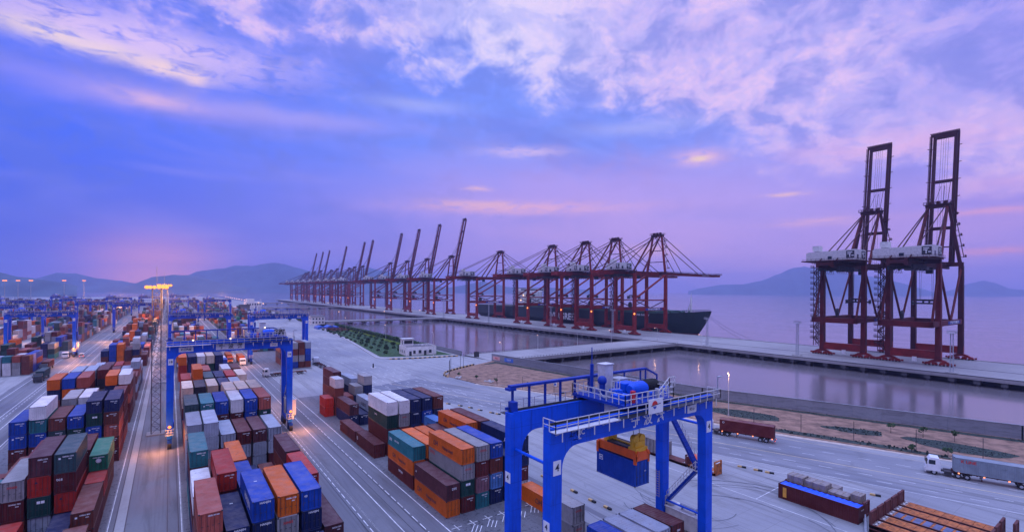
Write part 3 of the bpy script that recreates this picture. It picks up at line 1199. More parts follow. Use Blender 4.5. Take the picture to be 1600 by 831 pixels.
# Rows of stacks. (block, y0, length, tier height, {column: colours bottom to top}), columns from the left.
XB = {'A': -24.9, 'B': 2.75, 'C': 36.0, 'D': 43.0, 'Z': -63.6}
PITCH = 2.79
ROWS = [
    # A: left of the lattice mast
    ('A', 71.6, 12.19, 2.6, {0: 'mr br', 1: 'gy mr', 2: 'br pu', 3: 'mr nv', 4: 'nv', 5: 'br br'}),
    ('A', 84.3, 12.19, 2.9, {1: 'mr', 2: 'rd', 4: 'nv'}),
    ('A', 88.9, 12.19, 2.6, {5: 'mr br'}),
    ('A', 96.9, 12.19, 2.9, {0: 'gn gn', 1: 'mr tl', 2: 'pk mr gy', 3: 'sv gn rd pu', 4: 'nv rd mr sg'}),
    ('A', 101.3, 6.06, 2.6, {5: 'br rd'}),
    ('A', 107.5, 12.19, 2.6, {5: 'br br bg'}),
    ('A', 112.0, 12.19, 2.6, {0: 'br', 1: 'nv br', 2: 'mr br mr', 3: 'gn br', 4: 'mr br mr'}),
    ('A', 130.2, 12.19, 2.6, {0: 'br mr bl bl', 1: 'gn br bl tl wh', 2: 'gn mr sg br', 3: 'nv gn gn bl', 4: 'nv bl bl gn nv', 5: 'mr mr pk br nv'}),
    ('A', 144.0, 12.19, 2.9, {0: 'sv mr', 1: 'br sv', 2: 'nv gn br gy', 3: 'nv br mr wh', 4: 'mr br br', 5: 'pk mr br mr'}),
    ('A', 165.5, 12.19, 2.6, {0: 'nv br mr nv or', 1: 'br nv nv or bl', 2: 'mr nv br mr pk', 3: 'nv mr dk', 4: 'br mr br nv or', 5: 'br mr pk br wh'}),
    ('A', 178.4, 12.19, 2.6, {0: 'br', 1: 'mr nv gy sv sv', 2: 'nv mr br nv sv', 3: 'nv br mr dk mr', 4: 'br br mr', 5: 'mr br mr br'}),
    ('A', 197.0, 12.19, 2.6, {0: 'sv', 1: 'sv sv', 2: 'sv br', 3: 'br mr pk', 4: 'nv br mr', 5: 'mr sv br'}),
    ('A', 214.0, 12.19, 2.6, {0: 'nv or', 1: 'gy sv sv', 2: 'bl nv', 3: 'mr bl br', 4: 'br pk sv', 5: 'dk sv pk sv'}),
    ('A', 228.0, 12.19, 2.6, {1: 'nv mr sv', 2: 'br mr pu', 3: 'nv nv rd', 4: 'mr br', 5: 'nv br sv'}),
    # B: between the legs of the amber-lit crane
    ('B', 52.6, 12.19, 2.6, {0: 'mr gy', 1: 'br nv', 2: 'nv gy', 3: 'nv gn', 4: 'nv nv', 5: 'pu'}),
    ('B', 65.6, 12.19, 2.6, {0: 'mr mr br pk', 1: 'nv nv nv', 2: 'nv nv nv bl', 3: 'mr nv gy or', 4: 'nv nv nv bl', 5: 'mr pu'}),
    ('B', 78.5, 12.19, 2.6, {0: 'nv mr wh', 1: 'mr br mr rd', 2: 'nv nv bl', 3: 'mr nv', 4: 'br mr', 5: 'mr mr rd'}),
    ('B', 91.5, 12.19, 2.6, {0: 'tl nv mr tl', 1: 'mr mr', 2: 'mr br or', 3: 'nv', 4: 'br', 5: 'mr br pu'}),
    ('B', 109.2, 12.19, 2.6, {0: 'sv sv sv sv', 1: 'mr sv sv sv', 2: 'br mr sv', 3: 'mr sv mr', 4: 'sv sv pu', 5: 'mr sv sv'}),
    ('B', 122.6, 12.19, 2.9, {0: 'br mr nv sg', 1: 'nv gn mr tl', 2: 'br nv mr bl', 3: 'mr br mr wh', 4: 'nv nv bl bl', 5: 'mr br gn pk'}),
    ('B', 135.6, 12.19, 2.9, {0: 'mr', 1: 'br nv', 2: 'mr', 3: 'nv mr br cr', 4: 'br nv mr cr', 5: 'mr br cr cr'}),
    ('B', 150.5, 12.19, 2.6, {0: 'nv br cr cr', 1: 'mr br nv dk', 2: 'br mr mr cr', 3: 'nv br dk nv', 4: 'mr br cr sv', 5: 'br mr nv'}),
    ('B', 165.3, 12.19, 2.6, {0: 'br mr rd rd', 1: 'nv mr br or or', 2: 'mr nv nv sg', 3: 'nv br nv nv', 4: 'br nv rd rd', 5: 'mr nv br cr'}),
    ('B', 180.0, 12.19, 2.6, {0: 'mr', 1: 'br', 2: 'nv mr br pk', 3: 'br mr', 4: 'nv mr br wh', 5: 'br mr nv br'}),
    ('B', 208.0, 12.19, 2.9, {0: 'sv rd rd or', 1: 'dk wh nv nv', 2: 'cr cr rd wh', 3: 'sv bl gn cr', 4: 'nv sv nv nv'}),
    # C: right of the double dashed lane
    ('C', 36.4, 6.06, 2.6, {2: 'nv gn bl', 3: 'mr gy sv', 4: 'gy br sv', 5: 'br gy mr'}),
    ('C', 51.0, 6.06, 2.6, {4: 'gy gy'}),
    ('C', 55.2, 12.19, 2.6, {5: 'or'}),
    ('C', 68.3, 12.19, 2.6, {0: 'or pu', 1: 'mr gn gy or', 2: 'tl mv mr gy', 3: 'nv lb br bl', 4: 'nv mr nv', 5: 'wh mr nv nv'}),
    ('C', 81.2, 12.19, 2.6, {0: 'mr or tl', 1: 'br mr or', 2: 'mr gy or', 3: 'nv br pu', 4: 'nv gn mr or', 5: 'br nv gn mr'}),
    ('C', 94.5, 6.06, 2.6, {4: 'nv br lb'}),
    ('C', 101.2, 12.19, 2.9, {0: 'mr', 1: 'mr mr gn wh', 2: 'nv mr gy wh', 3: 'br nv nv nv', 4: 'mr br bl nv', 5: 'nv gn nv br'}),
    ('C', 114.6, 12.19, 2.6, {0: 'mr'}),
    ('C', 128.2, 12.19, 2.9, {1: 'nv pu', 2: 'nv', 3: 'nv sv'}),
    ('C', 141.8, 6.06, 2.6, {0: 'rd rd', 1: 'br br br wh', 2: 'mr pk', 3: 'nv nv gy', 4: 'mr br nv gy'}),
    ('C', 154.4, 12.19, 2.6, {2: 'mr br pu pu', 4: 'mr nv sv'}),
    # D: grey and rust stacks by the far crane leg
    ('D', 237.0, 12.19, 2.9, {0: 'gy mr gy gy', 1: 'bl gy br gy', 2: 'br gy br br', 3: 'br bl bl sv'}),
    ('D', 250.4, 12.19, 2.9, {0: 'mr nv br', 1: 'sv br rd or', 2: 'br mr nv', 3: 'nv br sv'}),
]
HERO = {  # writing and marks of single containers: (block, y0, column, tier)
    ('C', 68.3, 1, 3): [('left', 'Hapag-Lloyd', .75, 'k', 1.2, 1.2), ('left', '\u2302H', 1.2, 'k', -3.2, 1.3)],
    ('C', 68.3, 0, 0): [('left', 'Hapag-Lloyd', .75, 'k', .6, 1.2), ('left', '\u2302H', 1.2, 'k', -4.0, 1.3)],
    ('C', 68.3, 1, 2): [('left', 'OOCL', .75, 'r', -4.6, 1.9), ('front', 'OOCL', .45, 'r', 0, 1.75)],
    ('C', 68.3, 2, 3): [('front', 'OOCL', .45, 'r', 0, 1.75)],
    ('C', 68.3, 0, 1): [('front', 'DFS', .5, 'w', .2, 1.8), ('left', '40', .4, 'w', -5.4, 1.4)],
    ('C', 68.3, 1, 1): [('front', '\u25a0\u25a0', .5, 'w', 0, 1.9)],
    ('C', 81.2, 0, 1): [('left', 'Hapag-Lloyd', .7, 'k', 1.0, 1.2), ('left', '\u2302H', 1.1, 'k', -2.8, 1.3)],
    ('C', 81.2, 0, 2): [('left', 'UNI', .85, 'w', -4.8, 1.4), ('left', 'UASC GULF', .42, 'w', -1.6, 1.6)],
    ('C', 81.2, 0, 0): [('left', 'TRITON', .55, 'w', .4, 1.7)],
    ('C', 81.2, 4, 3): [('left', 'Hapag-Lloyd', .7, 'k', 1.0, 1.2), ('left', '\u2302H', 1.1, 'k', -2.8, 1.3)],
    ('C', 68.3, 5, 3): [('left', 'APL', 1.1, 'w', 2.8, 1.2), ('front', 'APLU 4071', .22, 'w', .1, 2.2)],
    ('C', 68.3, 2, 2): [('front', 'TGHU 711', .2, 'w', .2, 2.2)],
    ('C', 68.3, 3, 2): [('front', 'CLHU 305', .2, 'w', .2, 2.2)],
    ('C', 101.2, 1, 2): [('left', 'CAPITAL', .4, 'w', -1.0, 1.9)],
    ('C', 101.2, 2, 2): [('front', 'OOCL', .35, 'r', 0, 2.1)],
    ('C', 101.2, 3, 3): [('front', 'HANJIN', .34, 'w', 0, 2.45)],
    ('C', 101.2, 4, 3): [('front', 'HANJIN', .34, 'w', 0, 2.45)],
    ('C', 101.2, 3, 2): [('front', 'HANJIN', .34, 'w', 0, 2.45)],
    ('C', 94.5, 4, 2): [('left', 'COSCO', .95, 'k', .2, 1.1)],
    ('C', 128.2, 3, 1): [('left', 'COSCO', 1.2, 'k', .4, 1.2)],
    ('C', 114.6, 0, 0): [('left', '40', .4, 'w', -5.4, 1.7)],
    ('C', 101.2, 0, 0): [('left', '\u25a3', .9, 'w', -5.2, 1.6)],
    ('C', 51.0, 4, 1): [('left', 'OOCL', .6, 'r', -1.2, 1.7), ('front', 'OOCL', .42, 'r', 0, 1.9)],
    ('C', 51.0, 4, 0): [('left', 'OOCL', .6, 'r', -1.2, 1.7), ('front', 'OOCL', .42, 'r', 0, 1.9)],
    ('C', 55.2, 5, 0): [('left', 'Hapag-Lloyd', .85, 'k', 3.4, 1.2), ('left', '\u2302H', 1.2, 'k', -1.0, 1.3)],
    ('C', 36.4, 5, 2): [('front', 'tex', .5, 'w', .1, 1.8)],
    ('B', 65.6, 2, 3): [('front', 'HANJIN', .36, 'w', .2, 2.3), ('left', 'HANJIN', 1.4, 'w', 1.5, 1.3), ('roof', 'II', .5, 'w', 0, 1.0)],
    ('B', 65.6, 4, 3): [('front', '40', .4, 'w', -.7, 1.9)],
    ('B', 65.6, 4, 2): [('front', 'HANJIN', .36, 'w', .2, 2.3)],
    ('B', 65.6, 2, 2): [('front', 'HANJIN', .36, 'w', .2, 2.3)],
    ('B', 65.6, 1, 2): [('roof', 'II', .5, 'w', 0, 2.0), ('front', 'HANJIN', .36, 'w', .2, 2.3)],
    ('B', 65.6, 3, 2): [('front', 'XINES', .42, 'r', 0, 1.8)],
    ('B', 65.6, 0, 3): [('front', 'CRSU 91160', .22, 'w', .3, 2.25)],
    ('B', 122.6, 0, 3): [('front', '\u25a0\u25a0', .4, 'w', .2, 1.2)],
    ('B', 122.6, 5, 2): [('front', '\u25a0\u25a0', .4, 'w', 0, 2.2)],
    ('B', 165.3, 2, 3): [('front', '\u25a0\u25a0', .4, 'w', .1, 1.2)],
    ('B', 165.3, 3, 3): [('front', 'HANJIN', .34, 'w', 0, 2.2)],
    ('B', 165.3, 3, 2): [('front', 'HANJIN', .34, 'w', 0, 2.2)],
    ('A', 96.9, 4, 2): [('front', 'tcs', .62, 'w', -.6, 2.1)],
    ('A', 96.9, 4, 1): [('front', '\u25b2', .4, 'k', -.5, 2.1)],
    ('A', 96.9, 3, 2): [('front', '\u25b2', .4, 'k', -.3, 2.1)],
    ('A', 96.9, 3, 1): [('front', '\u25a0\u25a0', .5, 'w', .2, 2.1)],
    ('A', 96.9, 2, 2): [('front', 'XINES', .4, 'r', 0, 2.0)],
    ('A', 107.5, 5, 2): [('front', '\u25c9', .9, 'w', 0, 1.6), ('front', 'CHINA SHIPPING', .2, 'w', 0, 2.2)],
    ('A', 130.2, 4, 3): [('front', '\u25a0\u25a0', .45, 'w', .1, 1.8)],
}

# every stacked box: dict list
BOXES = []
for blk, y0, L, H, cols in ROWS:
    for c, s in cols.items():
        ks = s.split()
        for ti, k in enumerate(ks):
            x = XB[blk] + PITCH * c + CW / 2
            BOXES.append(dict(b=blk, y0=y0, c=c, t=ti, n=len(ks), x=x, y=y0 + L / 2, z=ti * H, L=L, H=H - .01, k=k))
# the far yard: blocks of stacks, six abreast, on both sides
random.seed(42)
FARC = ['sv', 'gy', 'br', 'mr', 'nv', 'br', 'mr', 'gn', 'bl', 'or', 'wh', 'pu', 'tl', 'sg', 'pk', 'br', 'mr', 'nv']


def far_block(blk, x0, ya, yb, gap=.12, ncol=6, hmax=4, green=0):
    y = ya
    while y < yb:
        L = 12.19 if random.random() < .8 else 6.06
        if random.random() > gap:
            base = random.choice((2, 3, 3, hmax))
            for c in range(ncol):
                n = max(0, min(hmax + 1, base + random.choice((-2, -1, 0, 0, 0, 1))))
                runk = random.choice(FARC)
                for ti in range(n):
                    if random.random() < .55:
                        runk = random.choice(FARC)
                    kk = random.choice(('gn', 'bg', 'tl', 'gn')) if random.random() < green else runk
                    BOXES.append(dict(b=blk, y0=round(y, 1), c=c, t=ti, n=n, x=x0 + PITCH * c + CW / 2, y=y + L / 2, z=ti * 2.6, L=L, H=2.59, k=kk))
        y += L + random.choice((.5, .5, .9, 1.2))
        if random.random() < .10:
            y += 14


far_block('A', XB['A'], 243, 1400)
far_block('B', XB['B'], 224, 700)
far_block('B', XB['B'], 700, 1400, green=.3)
far_block('C', XB['C'], 284, 420, gap=.35)
far_block('C', XB['C'], 430, 900, gap=.05, hmax=4, green=.55)
far_block('C', XB['C'], 900, 1400)
far_block('Z', -63.6, 279, 1400)
far_block('W', -97.0, 372, 1400)
far_block('V', -131.5, 480, 1400)
for i, x in enumerate((-163, -197, -231, -262, -296, -330, -364, -400)):
    far_block('U', x, 560 + i * 60, 1400, gap=.2)
far_block('E', 66, 640, 1400, gap=.1, ncol=5, green=.2)


# which boxes show largest from the photograph's viewpoint (a small depth buffer)
def visible_pixels(boxes, Wd=800, Hd=416):
    c, s_ = math.cos(ROLL), math.sin(ROLL)
    k = Wd / 1600
    zb = np.full((Hd, Wd), 1e9)
    idb = np.full((Hd, Wd), -1, int)
    cyaw, syaw = math.cos(YAW), math.sin(YAW)
    for bi, b in enumerate(boxes):
        x0, x1 = b['x'] - CW / 2, b['x'] + CW / 2
        y0, y1 = b['y'] - b['L'] / 2, b['y'] + b['L'] / 2
        z0, z1 = b['z'], b['z'] + b['H']
        faces = [[(x0, y0, z0), (x1, y0, z0), (x1, y0, z1), (x0, y0, z1)]]
        if b['z'] + b['H'] < CAM_H:
            faces.append([(x0, y0, z1), (x1, y0, z1), (x1, y1, z1), (x0, y1, z1)])
        if x0 > 0:
            faces.append([(x0, y0, z0), (x0, y1, z0), (x0, y1, z1), (x0, y0, z1)])
        elif x1 < 0:
            faces.append([(x1, y0, z0), (x1, y1, z0), (x1, y1, z1), (x1, y0, z1)])
        for f in faces:
            P2 = []
            for (X, Y, Z) in f:
                d = X * syaw + Y * cyaw
                l = X * cyaw - Y * syaw
                if d < 2:
                    break
                u, v = l / d * FPX, HV + (CAM_H - Z) * FPX / d
                P2.append(((800 + u * c - v * s_) * k, (415.5 + u * s_ + v * c) * k, d))
            if len(P2) < 4:
                continue
            us, vs = [p[0] for p in P2], [p[1] for p in P2]
            a0, a1 = max(0, int(min(us))), min(Wd - 1, int(max(us)) + 1)
            b0, b1 = max(0, int(min(vs))), min(Hd - 1, int(max(vs)) + 1)
            if a1 <= a0 or b1 <= b0:
                continue
            gx, gy = np.meshgrid(np.arange(a0, a1 + 1) + .5, np.arange(b0, b1 + 1) + .5)
            ar = sum(us[i] * vs[(i + 1) % 4] - us[(i + 1) % 4] * vs[i] for i in range(4))
            m = np.ones(gx.shape, bool)
            for i in range(4):
                ax, ay, bx, by = us[i], vs[i], us[(i + 1) % 4], vs[(i + 1) % 4]
                e = (bx - ax) * (gy - ay) - (by - ay) * (gx - ax)
                m &= (e >= 0) if ar > 0 else (e <= 0)
            if not m.any():
                continue
            dm = sum(p[2] for p in P2) / 4
            sub = zb[b0:b1 + 1, a0:a1 + 1]
            upd = m & (dm < sub)
            sub[upd] = dm
            idb[b0:b1 + 1, a0:a1 + 1][upd] = bi
    return np.bincount(idb[idb >= 0], minlength=len(boxes))


near_boxes = [b for b in BOXES if b['y'] < 430]
cnt = visible_pixels(near_boxes)
order = np.argsort(-cnt)
NIND = 286
chosen = set(int(i) for i in order[:NIND] if cnt[i] >= 3)

BLKNAME = {'A': 'the block left of the lattice mast', 'B': 'the centre block', 'C': 'the block behind the near gantry',
           'D': 'the grey and brown end block', 'Z': 'the far left block', 'W': 'the farthest left block', 'V': 'the distant left block', 'U': 'the outer left block', 'E': 'the inland far block'}
GRP = {'A': 'containers stacked left of the lattice mast', 'B': 'containers stacked in the centre block', 'C': 'containers stacked behind the near gantry crane',
       'D': 'containers in the grey and brown end block', 'Z': 'containers stacked at the far left', 'W': 'containers stacked beyond the far left', 'V': 'containers stacked beyond the far left',
       'U': 'containers stacked beyond the far left', 'E': 'containers by the inland road'}
ORD = ['first', 'second', 'third', 'fourth', 'fifth', 'sixth', 'seventh', 'eighth', 'ninth', 'tenth', 'eleventh', 'twelfth', 'thirteenth', 'fourteenth',
       'fifteenth', 'sixteenth', 'seventeenth', 'eighteenth', 'nineteenth', 'twentieth', 'twenty-first', 'twenty-second', 'twenty-third', 'twenty-fourth', 'twenty-fifth']
rowidx = {}
for b in BOXES:
    rowidx.setdefault(b['b'], set()).add(b['y0'])
rowidx = {k: {y: i for i, y in enumerate(sorted(v))} for k, v in rowidx.items()}
TIER = ['bottom', 'second', 'third', 'fourth', 'fifth', 'sixth']
LAB = {'A': 'left of mast', 'B': 'in centre block', 'C': 'behind near gantry', 'D': 'in end block', 'Z': 'in far-left block', 'W': 'in farthest-left block',
       'V': 'in distant-left block', 'U': 'in outer-left block', 'E': 'in inland block'}


def clabel(b):
    ri = rowidx[b['b']][b['y0']]
    short = 'short ' if b['L'] < 7 else ''
    tier = 'topmost' if b['t'] == b['n'] - 1 else ('bottom' if b['t'] == 0 else ORD[b['t']] + ' tier')
    s = '%s%s container, %s of %s stack from left, %s row %s' % (short, PAL[b['k']][1], tier, ORD[b['c']], 'nearest' if ri == 0 else ORD[ri], LAB[b['b']])
    if len(s.split()) > 16:
        s = s.replace('faded ', '').replace(' from left', '')
    return s


random.seed(8)
N_IND = 0
for i, b in enumerate(near_boxes):
    if i not in chosen:
        continue
    marks = HERO.get((b['b'], b['y0'], b['c'], b['t']))
    if not marks and b['y0'] < 140 and b['k'] not in ('wh', 'cr', 'sv'):
        code = ''.join(random.choice('CGHLMNSTX') for _ in range(3)) + 'U ' + str(random.randint(100, 999))
        marks2 = [('front', code, .26, 'w', .3, b['H'] - .45), ('front', '22G1' if b['L'] < 7 else '45G1', .18, 'w', .55, b['H'] - .8)]
        if random.random() < .4:
            marks2.append(('front', '\u25a0', .32, 'w', -.62, b['H'] - .7))
    else:
        marks2 = None
    det = 2 if (b['y0'] < 140 or marks) else (1 if b['y0'] < 185 else 0)
    fl = random.random() < .5 and not marks
    make_container(b['x'] + random.uniform(-.05, .05), b['y'] + random.uniform(-.12, .12), b['z'], b['L'], b['H'], b['k'], clabel(b), GRP[b['b']], det, fl and not marks2, marks=marks or marks2)
    N_IND += 1
print('individual containers', N_IND)

# all the others as one mass
rest = [b for i, b in enumerate(near_boxes) if i not in chosen] + [b for b in BOXES if b['y'] >= 430]
vs = np.zeros((len(rest), 8, 3))
for i, b in enumerate(rest):
    x0, x1 = b['x'] - CW / 2, b['x'] + CW / 2
    y0, y1 = b['y'] - b['L'] / 2, b['y'] + b['L'] / 2
    z0, z1 = b['z'] + .02, b['z'] + b['H'] - .03
    vs[i] = [(x, y, z) for z in (z0, z1) for y in (y0, y1) for x in (x0, x1)]
fq = np.array([(0, 2, 3, 1), (4, 5, 7, 6), (0, 1, 5, 4), (2, 6, 7, 3), (0, 4, 6, 2), (1, 3, 7, 5)])
faces = (fq[None] + (np.arange(len(rest)) * 8)[:, None, None]).reshape(-1, 4)
me = bpy.data.meshes.new('container_stacks')
me.from_pydata(vs.reshape(-1, 3).tolist(), [], faces.tolist())
ca = me.color_attributes.new('paint', 'FLOAT_COLOR', 'POINT')
colv = np.ones((len(rest) * 8, 4), np.float32)
for i, b in enumerate(rest):
    f = random.uniform(.8, 1.15)
    colv[i * 8:(i + 1) * 8, :3] = [min(1, v * f) for v in PAL[b['k']][0]]
ca.data.foreach_set('color', colv.reshape(-1))
m = bpy.data.materials.new('mixed_container_paint')
m.use_nodes = True
t = NT(m.node_tree)
bs = t.n['Principled BSDF']
at = t.new('ShaderNodeAttribute')
at.attribute_name = 'paint'
tc = t.new('ShaderNodeTexCoord').outputs['Object']
nn = t.noise(tc, .8, 5, .65)
cc = t.mix(t.math('MULTIPLY', t.ramp01(nn, .5, .75), .45), at.outputs['Color'], (.08, .05, .04))
t.link(cc, bs.inputs['Base Color'])
bs.inputs['Roughness'].default_value = .55
wv = t.new('ShaderNodeTexWave', wave_type='BANDS', bands_direction='DIAGONAL')
wv.inputs['Scale'].default_value = 1.4
t.link(tc, wv.inputs['Vector'])
bn = t.new('ShaderNodeBump')
bn.inputs['Strength'].default_value = .35
bn.inputs['Distance'].default_value = .05
t.link(wv.outputs['Fac'], bn.inputs['Height'])
t.link(bn.outputs[0], bs.inputs['Normal'])
me.materials.append(m)
o = bpy.data.objects.new('container_stacks', me)
COL.objects.link(o)
tag(o, 'mass of mixed containers filling the distant yard towards the hills', 'container stacks', kind='stuff')

# ================================================================== rubber tyred gantry cranes
RW, RD, RH = 26.6, 7.6, 23.3      # overall width (x), depth (y), top of girder


def gate_leg(mb, x, inner, y0, y1):
    """one leg with its curved haunch; inner=+1 when the span lies towards +x"""
    w = 1.45
    pts = [(x, 3.0), (x + inner * w * .9, 3.0), (x + inner * w, RH - 4.6)]
    for i in range(7):
        a = math.pi / 2 * i / 6
        pts.append((x + inner * (w + 1.9 - 1.9 * math.cos(a)), RH - 4.2 + 2.1 * math.sin(a)))
    pts += [(x + inner * 3.6, RH - 2.1), (x + inner * 3.6, RH - .02), (x, RH - .02)]
    mb.prism(pts, y0, y1, axis='y')


def build_rtg(label, number, detail=True):
    r = thing('gantry_crane', label, 'gantry crane', group='blue rubber tyred gantry cranes')
    for fy, (ya, yb) in (('f', (0, 1.15)), ('r', (RD - 1.15, RD))):
        for x, s in ((0, 1), (RW, -1)):
            mb = MB()
            gate_leg(mb, x, s, ya, yb)
            leg = mb.build('leg', M_blue, r, bevel=.03)
            if number:
                px = x + s * .80
                if ya == 0:
                    pl = MB().box(px - .48, px + .48, -.03, 0, RH - 4.6, RH - 3.2).build('number_plate', M_white, leg)
                    lettering(number, .95 if len(number) < 2 else .7, M_txtk, pl, (px, -.05, RH - 3.9), '-y', .02)
                pz = 13.2 if ya == 0 else 15.9
                px2 = -.03 if s > 0 else RW + .03
                if s > 0:
                    pl = MB().box(-.03, 0, ya + .1, ya + 1.0, pz, pz + 1.1).build('number_plate', M_white, leg)
                    lettering(number, .75, M_txtk, pl, (-.05, ya + .55, pz + .55), '-x', .02)
        g = MB()
        g.box(3.55, RW - 3.55, ya + .04, yb - .04, RH - 2.1, RH)
        g.box(.3, RW - .3, ya - .05 if ya == 0 else ya, yb if ya == 0 else yb + .05, RH + .003, RH + .09)
        gi = g.build('girder', [M_blue], r, bevel=.02)
        rl = MB()
        rl.box(.2, RW - .2, (ya + yb) / 2 - .28, (ya + yb) / 2 + .28, RH + .092, RH + .12)
        rl.box(.2, RW - .2, (ya + yb) / 2 - .05, (ya + yb) / 2 + .05, RH + .122, RH + .28)
        rl.build('trolley_rail', M_dark, gi)
        if detail and ya == 0:
            for (tx, ss, xx, zz) in (('ZPMC', .78, 3.4, RH - 1.0), ('SHANGHAI', .22, 3.4, RH - 1.6), ('宁', 1.55, 12.0, RH - 1.22), ('波', 1.55, 14.1, RH - 1.22), ('港', 1.55, 16.2, RH - 1.22)):
                lettering(tx, ss, M_txtw, gi, (xx, .0, zz), '-y', .02 if ss > .5 else .008)
        if ya == 0:
            pl = MB().box(RW - 5.3, RW - 3.6, -.05, .02, RH - 1.65, RH - .75).build('capacity_plate', M_white, gi)
            lettering('40.6t', .5, M_txtk, pl, (RW - 4.45, -.08, RH - 1.2), '-y', .0)
    # front walkway outside the front girder
    wk = MB()
    wk.box(-.2, 8.6, -.95, -.06, RH - .32, RH - .25, 0)
    wk.box(8.6, RW + .2, -.95, -.06, RH - .32, RH - .25, 1)
    wk.rail((-.2, -.93, RH - .25), (RW + .2, -.93, RH - .25), 1.1, 1.45, .035)
    wk.rail((-.2, -.93, RH - .25), (-.2, .9, RH - .25), 1.1, .9, .035)
    wk.rail((RW + .2, -.93, RH - .25), (RW + .2, .9, RH - .25), 1.1, .9, .035)
    for i in range(13):
        x = .6 + i * 2.1
        wk.bar((x, 0, RH - .8), (x, -.9, RH - .3), .08, .08)
        wk.bar((x, -.97, RH - 1.15), (x, -.97, RH - .25), .09, .06)
    wk.build('walkway', [M_rail, M_dark], r)
    # rear cable tray on posts, with a walkway
    tr = MB()
    yr = RD + .35
    tr.box(.8, RW * .55, yr - .35, yr + .35, RH + 2.35, RH + 2.62)
    tr.box(.5, 1.4, yr - .45, yr + .45, RH + 2.1, RH + 2.36)
    for i in range(7):
        x = 1.2 + i * 2.3
        tr.box(x - .1, x + .1, yr - .12, yr + .12, RH - 1.0, RH + 2.35)
        tr.bar((x, RD - .1, RH - .9), (x, yr, RH - .9), .12, .12)
    tr.bar((RW * .6, yr, RH + 2.5), (RW - 3.2, yr, RH + 2.5), .5, .26)
    tr.bar((RW - 3.2, yr, RH + 2.5), (RW - .8, yr, RH + 1.4), .22, .22)
    for x in (RW * .6, RW * .72, RW * .84, RW - 3.2, RW - .8):
        tr.bar((x, yr, RH - .9), (x, yr, RH + 2.4 if x < RW - 2 else RH + 1.4), .16, .16)
    tr.build('cable_tray', M_blued, r)
    w2 = MB()
    w2.box(0, RW, RD + .06, RD + .95, RH - .32, RH - .25, 1)
    w2.rail((0, RD + .9, RH - .25), (RW, RD + .9, RH - .25), 1.1, 1.6, .03)
    w2.build('walkway', [M_rail, M_dark], r)
    # sill beams, tubes and bogies
    for x, s in ((0, 1), (RW, -1)):
        sb = MB()
        xx = x + s * .65
        sb.box(xx - .5, xx + .5, -1.0, RD + 1.0, 2.1, 3.1)
        sb.build('sill_beam', M_blue, r, bevel=.04)
        MB().tube((xx, 1.1, RH - 3.9), (xx, RD - 1.1, RH - 3.9), .16, 8).build('tie_tube', M_blue, r)
        MB().tube((xx, 1.1, 7.9), (xx, RD - 1.1, 7.9), .13, 8).build('tie_tube', M_blue, r)
        for y in (-.4, RD + .4):
            wb = MB()
            wb.box(xx - .42, xx + .42, y - 1.4, y + 1.4, 1.25, 1.9)
            wb.box(xx - .3, xx + .3, y - .35, y + .35, 1.9, 2.1)
            bg_ = wb.build('bogie', M_blued, r)
            for yy in (y - .85, y + .85):
                ty = MB()
                ty.tube((xx - .38, yy, .78), (xx + .38, yy, .78), .78, 18)
                ty.tube((xx - .40, yy, .78), (xx + .40, yy, .78), .36, 12, 1)
                ty.build('wheel', [M_black, M_blued], bg_)
    # lamps on the left and right rear corners, with a ladder rail box
    for x in (.65, RW - .65):
        lp = MB()
        lp.rail((x - .8, -1.5, 3.1), (x + .8, -1.5, 3.1), 1.2, .5, .05)
        lp.rail((x - .8, -1.5, 3.1), (x - .8, -.2, 3.1), 1.2, .6, .05)
        lp.rail((x + .8, -1.5, 3.1), (x + .8, -.2, 3.1), 1.2, .6, .05)
        lp.box(x - .8, x + .8, -1.5, -.1, 3.02, 3.1)
        lp.build('corner_platform', M_rail, r)
    # generator on the right sill beam
    px = RW - .75
    gp = MB()
    gp.box(px - .2, px + 1.9, 1.3, 6.3, 3.2, 7.2)
    gp.box(px - .3, px + 2.0, 1.2, 6.4, 7.2, 7.35)
    gen = gp.build('power_pack', M_offw, r, bevel=.06)
    ex = MB()
    ex.tube((px + .6, 2.0, 7.9), (px + .6, 4.4, 7.9), .28, 10)
    ex.tube((px + .6, 4.2, 7.3), (px + .6, 4.2, 7.9), .12, 8)
    ex.tube((px + .6, 2.2, 7.3), (px + .6, 2.2, 7.9), .12, 8)
    ex.build('silencer', M_galv, gen)
    vt = MB()
    for i in range(9):
        vt.box(px - .23, px - .2, 1.4 + i * .22, 1.52 + i * .22, 3.8, 5.2)
    vt.build('air_grille', M_dark, gen)
    eh = MB().box(.2, 1.5, 2.0, 5.0, 3.1, 5.2)
    eh.build('electrical_cabin', M_offw if False else M_blue, r, bevel=.04)
    # stairs on the right side
    st = MB()
    sx = RW - .2
    st.bar((sx, RD - 1.3, 7.9), (sx, 1.9, 13.3), .9, .34)
    st.build('stair', M_blued, r)
    s2 = MB()
    s2.bar((sx, RD - 1.7, RH - 4.0), (sx, 1.8, 13.3), .85, .3, 0)
    for i in range(15):
        t_ = i / 14
        y = (RD - 1.7) * (1 - t_) + 1.8 * t_
        z = (RH - 4.0) * (1 - t_) + 13.3 * t_
        s2.box(sx - .44, sx + .44, y - .12, y + .12, z + .16, z + .2)
    s2.build('stair', M_blued, r)
    s3 = MB()
    s3.rail((sx - .45, RD - 1.3, 8.1), (sx - .45, 1.9, 13.5), 1.0, .7, .03)
    s3.rail((sx + .45, RD - 1.7, RH - 3.8), (sx + .45, 1.8, 13.5), 1.0, .8, .025)
    s3.rail((sx - .6, RD - 1.2, 6.9), (sx + .6, RD - 1.2, 6.9), 1.6, .5, .035)
    s3.box(sx - .6, sx + .6, RD - 2.2, RD - 1.1, 7.6, 7.7)
